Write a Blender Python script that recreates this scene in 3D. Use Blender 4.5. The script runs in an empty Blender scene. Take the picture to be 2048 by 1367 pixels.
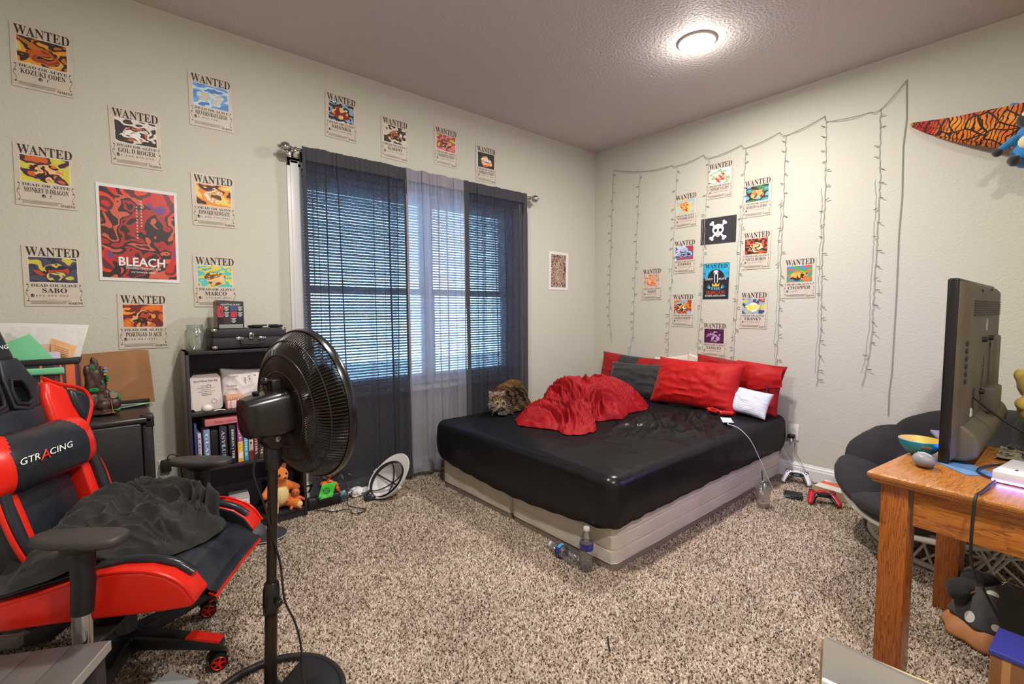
import bpy, bmesh, math, random
import numpy as np
from mathutils import Vector, Matrix, Euler, noise

random.seed(7)
PI = math.pi
SC = bpy.context.scene
COL = SC.collection

# ------------------------------------------------------------------ camera
CAM_F, CAM_YAW, CAM_PITCH, CAM_ROLL, CAM_H = 941.87, 0.8668, 0.065887, -0.002769, 1.20
cam_d = bpy.data.cameras.new('camera')
cam = bpy.data.objects.new('camera', cam_d)
COL.objects.link(cam)
cam_d.sensor_width = 36.0
cam_d.lens = CAM_F / 2048 * 36.0
cam_d.clip_start = 0.05
_f = Vector((math.cos(CAM_PITCH) * math.cos(CAM_YAW), math.cos(CAM_PITCH) * math.sin(CAM_YAW), -math.sin(CAM_PITCH)))
_r = Vector((math.sin(CAM_YAW), -math.cos(CAM_YAW), 0))
_u = _r.cross(_f)
_c, _s = math.cos(CAM_ROLL), math.sin(CAM_ROLL)
_R, _U = _c * _r + _s * _u, -_s * _r + _c * _u
cam.matrix_world = Matrix(((_R.x, _U.x, -_f.x, 0), (_R.y, _U.y, -_f.y, 0), (_R.z, _U.z, -_f.z, CAM_H), (0, 0, 0, 1)))
SC.camera = cam

# ------------------------------------------------------------------ exposure, sky, lamps
SC.view_settings.view_transform = 'Standard'
SC.view_settings.look = 'None'
SC.view_settings.gamma = 1.0
SC.view_settings.use_curve_mapping = False
SC.view_settings.exposure = 0.2
SC.cycles.max_bounces = 10
SC.cycles.transparent_max_bounces = 24
SC.cycles.diffuse_bounces = 5
SC.cycles.sample_clamp_indirect = 4.0
SC.cycles.caustics_reflective = False
SC.cycles.caustics_refractive = False

world = bpy.data.worlds.new('world')
SC.world = world
world.use_nodes = True
_wn = world.node_tree.nodes
_wn['Background'].inputs[0].default_value = (0.40, 0.68, 1.0, 1)
_wn['Background'].inputs[1].default_value = 19.0

LAMP_SPOTS = [(2.64, 1.457), (0.78, 1.457), (0.78, -0.35)]
LAMP_POWER = [41, 31, 47]
CEIL = 2.745
for (lx, ly), pw in zip(LAMP_SPOTS, LAMP_POWER):
    ld = bpy.data.lights.new('ceiling_lamp_light', 'AREA')
    ld.shape = 'DISK'
    ld.size = 0.15
    ld.energy = pw
    ld.color = (1.0, 0.962, 0.905)
    lo = bpy.data.objects.new('ceiling_lamp_light', ld)
    lo.location = (lx, ly, CEIL - 0.037)
    COL.objects.link(lo)
    pd = bpy.data.lights.new('ceiling_lamp_glow', 'POINT')
    pd.energy = pw * 0.10
    pd.color = ld.color
    pd.shadow_soft_size = 0.03
    po = bpy.data.objects.new('ceiling_lamp_glow', pd)
    po.location = (lx, ly, CEIL - 0.075)
    COL.objects.link(po)

# ------------------------------------------------------------------ helpers: materials
MATS = {}


def sock(node, *names):
    for n in names:
        if n in node.inputs:
            return node.inputs[n]


def mat(name, col=(0.5, 0.5, 0.5), rough=0.6, metal=0.0, spec=0.5, trans=0.0, coat=0.0, emit=None, estr=0.0, sheen=0.0, alpha=1.0, ior=1.45,
        noise_amt=0.0, noise_scale=30.0, bump=0.0, bump_scale=200.0, col2=None, rough_var=0.0):
    if name in MATS:
        return MATS[name]
    m = bpy.data.materials.new(name)
    m.use_nodes = True
    nt = m.node_tree
    b = nt.nodes['Principled BSDF']
    b.inputs['Base Color'].default_value = (*col, 1)
    b.inputs['Roughness'].default_value = rough
    b.inputs['Metallic'].default_value = metal
    sock(b, 'Specular IOR Level', 'Specular').default_value = spec
    sock(b, 'Transmission Weight', 'Transmission').default_value = trans
    sock(b, 'Coat Weight', 'Clearcoat').default_value = coat
    sock(b, 'Sheen Weight', 'Sheen').default_value = sheen
    b.inputs['IOR'].default_value = ior
    b.inputs['Alpha'].default_value = alpha
    if emit:
        sock(b, 'Emission Color', 'Emission').default_value = (*emit, 1)
        b.inputs['Emission Strength'].default_value = estr
    if noise_amt or col2 or rough_var:
        tc = nt.nodes.new('ShaderNodeTexCoord')
        nz = nt.nodes.new('ShaderNodeTexNoise')
        nz.inputs['Scale'].default_value = noise_scale
        nz.inputs['Detail'].default_value = 5
        nt.links.new(tc.outputs['Object'], nz.inputs['Vector'])
        if noise_amt or col2:
            rp = nt.nodes.new('ShaderNodeValToRGB')
            c2 = col2 or tuple(min(1, c * (1 + noise_amt)) for c in col)
            c1 = col if col2 else tuple(c * (1 - noise_amt) for c in col)
            rp.color_ramp.elements[0].position = 0.33
            rp.color_ramp.elements[0].color = (*c1, 1)
            rp.color_ramp.elements[1].position = 0.67
            rp.color_ramp.elements[1].color = (*c2, 1)
            nt.links.new(nz.outputs['Fac'], rp.inputs['Fac'])
            nt.links.new(rp.outputs['Color'], b.inputs['Base Color'])
        if rough_var:
            mr = nt.nodes.new('ShaderNodeMapRange')
            mr.inputs['To Min'].default_value = max(0.02, rough - rough_var)
            mr.inputs['To Max'].default_value = min(1, rough + rough_var)
            nt.links.new(nz.outputs['Fac'], mr.inputs['Value'])
            nt.links.new(mr.outputs['Result'], b.inputs['Roughness'])
    if bump:
        add_bump(m, bump, bump_scale)
    MATS[name] = m
    return m


def add_bump(m, strength, scale, detail=3.0, dist=0.002, stretch=None):
    nt = m.node_tree
    b = nt.nodes['Principled BSDF']
    tc = nt.nodes.new('ShaderNodeTexCoord')
    nz = nt.nodes.new('ShaderNodeTexNoise')
    nz.inputs['Scale'].default_value = scale
    nz.inputs['Detail'].default_value = detail
    vec = tc.outputs['Object']
    if stretch:
        mp = nt.nodes.new('ShaderNodeMapping')
        mp.inputs['Scale'].default_value = stretch
        nt.links.new(vec, mp.inputs['Vector'])
        vec = mp.outputs['Vector']
    nt.links.new(vec, nz.inputs['Vector'])
    bp = nt.nodes.new('ShaderNodeBump')
    bp.inputs['Strength'].default_value = strength
    bp.inputs['Distance'].default_value = dist
    nt.links.new(nz.outputs['Fac'], bp.inputs['Height'])
    nt.links.new(bp.outputs['Normal'], b.inputs['Normal'])


def picture_mat(name, inner, outer, seed, scale=3.4, radius=0.58, rough=0.55, stretch=(1, 1, 1)):
    """Flat print of soft colour patches: one palette gathers about the middle, another about the edges."""
    m = bpy.data.materials.new(name)
    m.use_nodes = True
    nt = m.node_tree
    b = nt.nodes['Principled BSDF']
    b.inputs['Roughness'].default_value = rough
    N, L = nt.nodes.new, nt.links.new
    tc = N('ShaderNodeTexCoord')
    sub = N('ShaderNodeVectorMath'); sub.operation = 'SUBTRACT'; sub.inputs[1].default_value = (0.5, 0.42, 0.5)
    L(tc.outputs['Generated'], sub.inputs[0])
    mul = N('ShaderNodeVectorMath'); mul.operation = 'MULTIPLY'; mul.inputs[1].default_value = (1.0, 1.0, 0.0)
    L(sub.outputs[0], mul.inputs[0])
    off = N('ShaderNodeVectorMath'); off.operation = 'MULTIPLY_ADD'
    off.inputs[1].default_value = stretch
    off.inputs[2].default_value = (seed * 3.7, seed * 1.9, seed * 0.77)
    L(mul.outputs[0], off.inputs[0])
    n1 = N('ShaderNodeTexNoise'); n1.inputs['Scale'].default_value = scale; n1.inputs['Detail'].default_value = 1.5
    n1.inputs['Distortion'].default_value = 0.9
    n2 = N('ShaderNodeTexNoise'); n2.inputs['Scale'].default_value = scale * 0.8; n2.inputs['Detail'].default_value = 1.0
    L(off.outputs[0], n1.inputs['Vector']); L(off.outputs[0], n2.inputs['Vector'])
    ln = N('ShaderNodeVectorMath'); ln.operation = 'LENGTH'
    L(mul.outputs[0], ln.inputs[0])

    def ramp(cols):
        r = N('ShaderNodeValToRGB')
        cr = r.color_ramp
        cr.interpolation = 'CONSTANT'
        n = len(cols)
        while len(cr.elements) < n:
            cr.elements.new(0.5)
        for i, c in enumerate(cols):
            cr.elements[i].position = 0.0 if i == 0 else 0.33 + 0.34 * (i - 0.5) / max(1, n - 1)
            cr.elements[i].color = (*c, 1)
        return r
    r1, r2 = ramp(inner), ramp(outer)
    L(n1.outputs['Fac'], r1.inputs['Fac']); L(n2.outputs['Fac'], r2.inputs['Fac'])
    ad = N('ShaderNodeMath'); ad.operation = 'MULTIPLY_ADD'; ad.inputs[1].default_value = 0.55; ad.inputs[2].default_value = 0.0
    L(n2.outputs['Fac'], ad.inputs[0])
    s2 = N('ShaderNodeMath'); s2.operation = 'ADD'
    L(ln.outputs['Value'], s2.inputs[0]); L(ad.outputs[0], s2.inputs[1])
    gt = N('ShaderNodeMath'); gt.operation = 'GREATER_THAN'; gt.inputs[1].default_value = radius
    L(s2.outputs[0], gt.inputs[0])
    mx = N('ShaderNodeMix'); mx.data_type = 'RGBA'
    L(gt.outputs[0], mx.inputs[0]); L(r1.outputs['Color'], mx.inputs[6]); L(r2.outputs['Color'], mx.inputs[7])
    L(mx.outputs[2], b.inputs['Base Color'])
    return m


def lin(r, g, b):
    """sRGB 0-255 to linear"""
    return tuple((c / 255 / 12.92) if c <= 10 else ((c / 255 + 0.055) / 1.055) ** 2.4 for c in (r, g, b))


# ------------------------------------------------------------------ helpers: meshes
class MB:
    def __init__(self):
        self.v, self.f, self.m = [], [], []

    def add(self, verts, faces, mi=0, M=None):
        o = len(self.v)
        for p in verts:
            p = Vector(p)
            self.v.append(tuple(M @ p) if M is not None else tuple(p))
        for f in faces:
            self.f.append(tuple(i + o for i in f))
            self.m.append(mi)
        return self

    def box(self, c, s, M=None, mi=0, taper=1.0):
        x, y, z = s[0] / 2, s[1] / 2, s[2] / 2
        t = taper
        vs = [(-x, -y, -z), (x, -y, -z), (x, y, -z), (-x, y, -z), (-x * t, -y * t, z), (x * t, -y * t, z), (x * t, y * t, z), (-x * t, y * t, z)]
        T = Matrix.Translation(c) @ M.to_4x4() if M is not None else Matrix.Translation(c)
        return self.add(vs, [(3, 2, 1, 0), (4, 5, 6, 7), (0, 1, 5, 4), (1, 2, 6, 5), (2, 3, 7, 6), (3, 0, 4, 7)], mi, T)

    def tube(self, pts, r, n=8, closed=False, mi=0, cap=True):
        pts = [Vector(p) for p in pts]
        k = len(pts)
        rr = r if isinstance(r, (list, tuple)) else [r] * k
        vs, fs = [], []
        prev = None
        for i, p in enumerate(pts):
            a = pts[(i - 1) % k] if (i > 0 or closed) else p
            c = pts[(i + 1) % k] if (i < k - 1 or closed) else p
            t = (c - a)
            t = t.normalized() if t.length > 1e-9 else Vector((0, 0, 1))
            if prev is None:
                up = Vector((0, 0, 1)) if abs(t.z) < 0.9 else Vector((1, 0, 0))
                nrm = (up - t * up.dot(t)).normalized()
            else:
                nrm = prev - t * prev.dot(t)
                nrm = nrm.normalized() if nrm.length > 1e-6 else prev
            prev = nrm
            bn = t.cross(nrm)
            for j in range(n):
                a_ = 2 * PI * j / n
                vs.append(p + (nrm * math.cos(a_) + bn * math.sin(a_)) * rr[i])
        for i in range(k if closed else k - 1):
            for j in range(n):
                a0, a1 = i * n + j, i * n + (j + 1) % n
                b0, b1 = ((i + 1) % k) * n + j, ((i + 1) % k) * n + (j + 1) % n
                fs.append((a0, a1, b1, b0))
        if cap and not closed:
            fs.append(tuple(reversed(range(n))))
            fs.append(tuple(range((k - 1) * n, k * n)))
        return self.add(vs, fs, mi)

    def lathe(self, prof, n=24, M=None, mi=0, cap=True):
        """prof: (radius, z) from bottom to top"""
        vs, fs = [], []
        for r, z in prof:
            for j in range(n):
                a = 2 * PI * j / n
                vs.append((r * math.cos(a), r * math.sin(a), z))
        k = len(prof)
        for i in range(k - 1):
            for j in range(n):
                fs.append((i * n + j, i * n + (j + 1) % n, (i + 1) * n + (j + 1) % n, (i + 1) * n + j))
        if cap:
            if prof[0][0] > 1e-6:
                fs.append(tuple(reversed(range(n))))
            if prof[-1][0] > 1e-6:
                fs.append(tuple(range((k - 1) * n, k * n)))
        return self.add(vs, fs, mi, M)

    def prism(self, poly, h, M=None, mi=0):
        """poly: (x, y) counter-clockwise, from z=0 to z=h"""
        k = len(poly)
        vs = [(x, y, 0) for x, y in poly] + [(x, y, h) for x, y in poly]
        fs = [tuple(reversed(range(k))), tuple(range(k, 2 * k))]
        fs += [(i, (i + 1) % k, k + (i + 1) % k, k + i) for i in range(k)]
        return self.add(vs, fs, mi, M)

    def grid(self, nu, nv, fn, mi=0, closed_u=False):
        vs = [fn(i / (nu if closed_u else nu - 1), j / (nv - 1)) for j in range(nv) for i in range(nu)]
        fs = []
        for j in range(nv - 1):
            for i in range(nu if closed_u else nu - 1):
                i2 = (i + 1) % nu
                fs.append((j * nu + i, j * nu + i2, (j + 1) * nu + i2, (j + 1) * nu + i))
        return self.add(vs, fs, mi)

    def ball(self, c, r, n=16, M=None, mi=0):
        """c centre, r radius or three radii"""
        rx, ry, rz = r if isinstance(r, (list, tuple)) else (r, r, r)
        vs, fs = [(0, 0, -rz)], []
        h = n // 2
        for i in range(1, h):
            t = -PI / 2 + PI * i / h
            for j in range(n):
                a = 2 * PI * j / n
                vs.append((rx * math.cos(t) * math.cos(a), ry * math.cos(t) * math.sin(a), rz * math.sin(t)))
        vs.append((0, 0, rz))
        top = len(vs) - 1
        for j in range(n):
            fs.append((0, 1 + (j + 1) % n, 1 + j))
            fs.append((top, top - n + j, top - n + (j + 1) % n))
        for i in range(h - 2):
            for j in range(n):
                a, b = 1 + i * n + j, 1 + i * n + (j + 1) % n
                fs.append((a, b, b + n, a + n))
        T = Matrix.Translation(c)
        if M is not None:
            T = T @ M.to_4x4()
        return self.add(vs, fs, mi, T)

    def mesh(self, name):
        me = bpy.data.meshes.new(name)
        me.from_pydata(self.v, [], self.f)
        me.polygons.foreach_set('material_index', self.m)
        return me

    def build(self, name, mats, parent=None, smooth=False, bevel=0, seg=2, sub=0, loc=None, rot=None, angle=35, weld=False):
        me = self.mesh(name)
        for mm in (mats if isinstance(mats, (list, tuple)) else [mats]):
            me.materials.append(mm)
        if smooth or bevel or sub:
            me.polygons.foreach_set('use_smooth', [True] * len(me.polygons))
        o = bpy.data.objects.new(name, me)
        COL.objects.link(o)
        if parent is not None:
            o.parent = parent
        if loc is not None:
            o.location = loc
        if rot is not None:
            o.rotation_euler = rot
        if weld:
            w = o.modifiers.new('weld', 'WELD'); w.merge_threshold = 1e-5
        if bevel:
            b = o.modifiers.new('bevel', 'BEVEL')
            b.width = bevel; b.segments = seg; b.limit_method = 'ANGLE'; b.angle_limit = math.radians(angle)
            b.harden_normals = False
        if sub:
            s = o.modifiers.new('sub', 'SUBSURF'); s.levels = sub; s.render_levels = sub
        if smooth and not sub and not bevel:
            try:
                me.set_sharp_from_angle(angle=math.radians(50))
            except Exception:
                pass
        return o


def blob(name, mats, parent, balls, voxel=0.006, smooth=6, loc=None, rot=None, n=14):
    """One continuous skin around overlapping ellipsoids: (centre, radii[, rotation matrix])"""
    mb = MB()
    for b in balls:
        mb.ball(b[0], b[1], n, b[2] if len(b) > 2 else None)
    o = mb.build(name, mats, parent, smooth=True, loc=loc, rot=rot)
    rm = o.modifiers.new('remesh', 'REMESH'); rm.mode = 'VOXEL'; rm.voxel_size = voxel; rm.use_smooth_shade = True
    if smooth:
        s = o.modifiers.new('smooth', 'SMOOTH'); s.iterations = smooth; s.factor = 0.5
    return o


def limb(p0, r0, p1, r1, n=6):
    p0, p1 = Vector(p0), Vector(p1)
    return [(p0.lerp(p1, i / (n - 1)), r0 + (r1 - r0) * i / (n - 1)) for i in range(n)]


def tag(o, label=None, cat=None, group=None, kind=None):
    if label:
        o['label'] = label
    if cat:
        o['category'] = cat
    if group:
        o['group'] = group
    if kind:
        o['kind'] = kind
    return o


def thing(name, label, cat, loc=(0, 0, 0), rotz=0.0, group=None, rot=None):
    o = bpy.data.objects.new(name, None)
    o.empty_display_size = 0.05
    COL.objects.link(o)
    o.location = loc
    o.rotation_euler = rot if rot is not None else (0, 0, rotz)
    return tag(o, label, cat, group)


def copy_obj(o, parent=None, loc=None, rot=None):
    c = o.copy()
    COL.objects.link(c)
    if parent is not None:
        c.parent = parent
    if loc is not None:
        c.location = loc
    if rot is not None:
        c.rotation_euler = rot
    return c


def rotm(axis, deg):
    return Matrix.Rotation(math.radians(deg), 3, axis)


def smooth_path(pts, n=8):
    """Catmull-Rom through the points"""
    P = [Vector(p) for p in pts]
    P = [P[0] * 2 - P[1]] + P + [P[-1] * 2 - P[-2]]
    out = []
    for i in range(1, len(P) - 2):
        for k in range(n):
            t = k / n
            a, b, c, d = P[i - 1], P[i], P[i + 1], P[i + 2]
            out.append(0.5 * ((2 * b) + (c - a) * t + (2 * a - 5 * b + 4 * c - d) * t * t + (3 * b - a - 3 * c + d) * t ** 3))
    out.append(P[-2])
    return out


_text_cache = {}


def text_geo(s, serif=False):
    """vertices and faces of flat lettering, scaled to height 1 and starting at 0, 0; also its width"""
    key = (s, serif)
    if key in _text_cache:
        return _text_cache[key]
    body = s
    if serif:
        body = ''.join(chr(0x1D400 + ord(c) - 65) if 'A' <= c <= 'Z' else chr(0x1D41A + ord(c) - 97) if 'a' <= c <= 'z' else chr(0x1D7CE + ord(c) - 48) if '0' <= c <= '9' else c for c in s)
    cu = bpy.data.curves.new('lettering', 'FONT')
    cu.body = body
    cu.resolution_u = 2
    ob = bpy.data.objects.new('lettering', cu)
    COL.objects.link(ob)
    me = bpy.data.meshes.new_from_object(ob.evaluated_get(bpy.context.evaluated_depsgraph_get()))
    vs = np.array([v.co[:2] for v in me.vertices]).reshape(-1, 2)
    fs = [tuple(p.vertices) for p in me.polygons]
    bpy.data.objects.remove(ob)
    bpy.data.curves.remove(cu)
    bpy.data.meshes.remove(me)
    lo, hi = vs.min(0), vs.max(0)
    hgt = max(hi[1] - lo[1], 1e-6)
    vs = (vs - lo) / hgt
    _text_cache[key] = (vs, fs, (hi[0] - lo[0]) / hgt)
    return _text_cache[key]


def put_text(mb, s, x0, x1, y0, y1, serif=False, mi=0, z=0.0, fit=True, M=None, skew=0.0):
    """lettering in the rectangle x0..x1, y0..y1 of the local xy plane"""
    vs, fs, w = text_geo(s, serif)
    h = y1 - y0
    sx = (x1 - x0) / w if fit else h
    if not fit:
        x0 = (x0 + x1) / 2 - w * h / 2
    mb.add([(x0 + v[0] * sx + skew * v[1] * h, y0 + v[1] * h, z) for v in vs], fs, mi, M)


# ------------------------------------------------------------------ setting
XB, YW = 3.71, 3.09          # bed wall, window wall
XL, YN = -1.05, -1.35        # walls behind the camera
WX0, WX1, WZ0, WZ1 = 0.925, 2.63, 0.62, 2.075    # window opening


def paint_mat(name, col, bscale, bstr, dist):
    m = mat(name, col, rough=0.62, spec=0.3)
    add_bump(m, bstr, bscale, 4, dist)
    return m


m_wall = paint_mat('wall_paint', lin(199, 196, 183), 85, 0.55, 0.004)
m_ceil = paint_mat('ceiling_paint', lin(204, 196, 190), 62, 0.8, 0.010)
m_white = mat('white_trim_paint', lin(222, 222, 222), 0.35)

mb = MB()
d = 0.14
for x0, x1, z0, z1 in ((XL, WX0, 0, CEIL), (WX1, XB, 0, CEIL), (WX0, WX1, 0, WZ0), (WX0, WX1, WZ1, CEIL)):
    mb.box(((x0 + x1) / 2, YW + d / 2, (z0 + z1) / 2), (x1 - x0, d, z1 - z0))
tag(mb.build('wall_back', m_wall), kind='structure')
tag(MB().box((XB + 0.06, (YN + YW) / 2 + 0.07, CEIL / 2), (0.12, YW - YN + 0.38, CEIL)).build('wall_right', m_wall), kind='structure')
tag(MB().box((XL - 0.06, (YN + YW) / 2 + 0.07, CEIL / 2), (0.12, YW - YN + 0.38, CEIL)).build('wall_left', m_wall), kind='structure')
tag(MB().box(((XL + XB) / 2, YN - 0.06, CEIL / 2), (XB - XL, 0.12, CEIL)).build('wall_front', m_wall), kind='structure')
tag(MB().box(((XL + XB) / 2, (YN + YW) / 2, CEIL + 0.06), (XB - XL + 0.3, YW - YN + 0.4, 0.12)).build('ceiling', m_ceil), kind='structure')


def carpet_mat(name, island):
    m = bpy.data.materials.new(name)
    m.use_nodes = True
    nt = m.node_tree
    b = nt.nodes['Principled BSDF']
    b.inputs['Roughness'].default_value = 0.95
    sock(b, 'Specular IOR Level', 'Specular').default_value = 0.1
    N, L = nt.nodes.new, nt.links.new
    rp = N('ShaderNodeValToRGB')
    cr = rp.color_ramp
    cols = [(0.0, lin(50, 40, 34)), (0.20, lin(86, 70, 59)), (0.40, lin(148, 129, 112)), (0.64, lin(180, 162, 145)), (0.88, lin(212, 198, 182))]
    while len(cr.elements) < len(cols):
        cr.elements.new(0.5)
    for e, (p, c) in zip(cr.elements, cols):
        e.position = p; e.color = (*c, 1)
    if island:
        g = N('ShaderNodeNewGeometry')
        L(g.outputs['Random Per Island'], rp.inputs['Fac'])
    else:
        tc = N('ShaderNodeTexCoord'); vo = N('ShaderNodeTexNoise'); vo.inputs['Scale'].default_value = 160
        L(tc.outputs['Object'], vo.inputs['Vector']); L(vo.outputs['Fac'], rp.inputs['Fac'])
    # worn, darker paths across the pile
    tc2 = N('ShaderNodeTexCoord'); n2 = N('ShaderNodeTexNoise'); n2.inputs['Scale'].default_value = 2.6; n2.inputs['Detail'].default_value = 4
    L(tc2.outputs['Object'], n2.inputs['Vector'])
    mr = N('ShaderNodeMapRange'); mr.inputs['From Min'].default_value = 0.3; mr.inputs['From Max'].default_value = 0.65
    mr.inputs['To Min'].default_value = 0.82; mr.inputs['To Max'].default_value = 1.08
    L(n2.outputs['Fac'], mr.inputs['Value'])
    mx = N('ShaderNodeVectorMath'); mx.operation = 'SCALE'
    L(rp.outputs['Color'], mx.inputs[0]); L(mr.outputs['Result'], mx.inputs['Scale'])
    L(mx.outputs[0], b.inputs['Base Color'])
    return m


m_carpet = carpet_mat('carpet_backing', False)
m_pile = carpet_mat('carpet_pile_yarn', True)
fl = MB().box(((XL + XB) / 2, (YN + YW) / 2, -0.053), (XB - XL + 0.3, YW - YN + 0.4, 0.10)).build('floor', m_carpet)
tag(fl, kind='structure')


def carpet_pile():
    rng = np.random.default_rng(3)
    step = 0.0066
    xs, ys = np.meshgrid(np.arange(-0.45, XB - 0.01, step), np.arange(-0.12, YW - 0.01, step))
    x, y = xs.ravel(), ys.ravel()
    dep = x * 0.647 + y * 0.762
    lat = x * 0.762 - y * 0.647
    keep = (dep > 0.75) & (np.abs(lat) < dep * 1.16 + 0.25) & ~((x > 1.75) & (y > 1.36) & (y < 2.7)) & (rng.random(len(x)) > 0.04 + 0.35 * (dep > 2.9))
    x, y = x[keep], y[keep]
    n = len(x)
    x = x + rng.uniform(-.5, .5, n) * step
    y = y + rng.uniform(-.5, .5, n) * step
    h = rng.uniform(0.006, 0.012, n)
    w = rng.uniform(0.0026, 0.0043, n)
    a = rng.uniform(0, 2 * np.pi, n)
    lean = rng.uniform(0.003, 0.010, n)
    la = rng.uniform(0, 2 * np.pi, n)
    V = np.zeros((n, 4, 3), np.float32)
    for k in range(3):
        V[:, k, 0] = x + w * np.cos(a + k * 2.094)
        V[:, k, 1] = y + w * np.sin(a + k * 2.094)
        V[:, k, 2] = -0.004
    V[:, 3, 0] = x + lean * np.cos(la)
    V[:, 3, 1] = y + lean * np.sin(la)
    V[:, 3, 2] = -0.004 + h
    base = (np.arange(n) * 4)[:, None, None]
    F = (base + np.array([[0, 1, 3], [1, 2, 3], [2, 0, 3]])[None]).reshape(-1)
    me = bpy.data.meshes.new('carpet_pile')
    me.vertices.add(n * 4)
    me.vertices.foreach_set('co', V.ravel())
    me.loops.add(n * 9)
    me.loops.foreach_set('vertex_index', F.astype(np.int32))
    me.polygons.add(n * 3)
    me.polygons.foreach_set('loop_start', np.arange(0, n * 9, 3, dtype=np.int32))
    me.update(calc_edges=True)
    me.materials.append(m_pile)
    o = bpy.data.objects.new('carpet_pile', me)
    COL.objects.link(o)
    tag(o, 'speckled beige and brown carpet pile covering the floor', 'carpet', kind='stuff')


carpet_pile()


# baseboards: a stepped profile
def baseboard(name, p0, p1, nrm):
    p0, p1, nrm = Vector(p0), Vector(p1), Vector(nrm)
    prof = [(0, 0), (0.016, 0), (0.016, 0.075), (0.012, 0.084), (0.012, 0.094), (0.007, 0.100), (0.005, 0.108), (0, 0.110)]
    vs = [p0 + nrm * a + Vector((0, 0, z)) for a, z in prof] + [p1 + nrm * a + Vector((0, 0, z)) for a, z in prof]
    k = len(prof)
    fs = [(i, i + 1, k + i + 1, k + i) for i in range(k - 1)] + [tuple(range(k)), tuple(reversed(range(k, 2 * k)))]
    tag(MB().add(vs, fs).build(name, m_white), kind='structure')


baseboard('baseboard_right', (XB, YN, 0), (XB, YW, 0), (-1, 0, 0))
baseboard('baseboard_back', (XB, YW, 0), (XL, YW, 0), (0, -1, 0))
baseboard('baseboard_left', (XL, YW, 0), (XL, YN, 0), (1, 0, 0))
baseboard('baseboard_front', (XL, YN, 0), (XB, YN, 0), (0, 1, 0))

# window: white lining of the opening, two double-hung units and a stool
m_vinyl = mat('white_vinyl', lin(226, 229, 233), 0.35)
m_glass = bpy.data.materials.new('window_glass')
m_glass.use_nodes = True
_nt = m_glass.node_tree
_nt.nodes.remove(_nt.nodes['Principled BSDF'])
_t = _nt.nodes.new('ShaderNodeBsdfTransparent'); _g = _nt.nodes.new('ShaderNodeBsdfGlossy'); _x = _nt.nodes.new('ShaderNodeMixShader'); _fr = _nt.nodes.new('ShaderNodeFresnel')
_g.inputs['Roughness'].default_value = 0.02
_t.inputs[0].default_value = (0.93, 0.97, 0.97, 1)
_nt.links.new(_fr.outputs[0], _x.inputs[0]); _nt.links.new(_t.outputs[0], _x.inputs[1]); _nt.links.new(_g.outputs[0], _x.inputs[2])
_nt.links.new(_x.outputs[0], _nt.nodes['Material Output'].inputs[0])

mb = MB()
for x0, x1, z0, z1 in ((0.842, 0.925, WZ0 - 0.02, WZ1 + 0.055), (WX1, WX1 + 0.05, WZ0 - 0.02, WZ1 + 0.055), (0.842, WX1 + 0.05, WZ1, WZ1 + 0.055)):
    mb.box(((x0 + x1) / 2, YW - 0.006, (z0 + z1) / 2), (x1 - x0, 0.014, z1 - z0))
    ins = 0.018
    mb.box(((x0 + x1) / 2, YW - 0.011, (z0 + z1) / 2), (max(0.012, x1 - x0 - 2 * ins), 0.016, max(0.012, z1 - z0 - 2 * ins)))
tag(mb.build('trim_1', m_white, bevel=0.003), kind='structure')
tag(MB().box(((WX0 + WX1) / 2, YW + 0.035, WZ0 + 0.012), (WX1 - WX0 + 0.03, 0.17, 0.026)).build('trim_2', m_white, bevel=0.006), kind='structure')
XM = 1.85
for n, (x0, x1) in enumerate(((WX0, XM), (XM, WX1))):
    w = bpy.data.objects.new('window_%d' % (n + 1), None)
    COL.objects.link(w)
    tag(w, kind='structure')
    w.location = ((x0 + x1) / 2, YW + 0.10, WZ0)
    W, Hh = x1 - x0, WZ1 - WZ0
    mb = MB()
    for c, s in (((-W / 2 + 0.015, 0, Hh / 2), (0.030, 0.07, Hh)), ((W / 2 - 0.015, 0, Hh / 2), (0.030, 0.07, Hh)), ((0, 0, Hh - 0.022), (W, 0.07, 0.044)), ((0, 0, 0.03), (W, 0.07, 0.06))):
        mb.box(c, s)
    mb.build('window_frame', m_vinyl, w, bevel=0.003)
    for z0, z1, yo in ((0.06, Hh * 0.5 + 0.02, -0.012), (Hh * 0.5 - 0.02, Hh - 0.044, 0.012)):
        sm = MB()
        zc, hh = (z0 + z1) / 2, z1 - z0
        for c, s in (((-W / 2 + 0.044, yo, zc), (0.028, 0.03, hh)), ((W / 2 - 0.044, yo, zc), (0.028, 0.03, hh)), ((0, yo, z1 - 0.02), (W - 0.07, 0.03, 0.04)), ((0, yo, z0 + 0.02), (W - 0.07, 0.03, 0.04))):
            sm.box(c, s)
        so = sm.build('sash', m_vinyl, w, bevel=0.002)
        MB().box((0, yo, zc), (W - 0.10, 0.004, hh - 0.06)).build('pane', m_glass, so)

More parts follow.
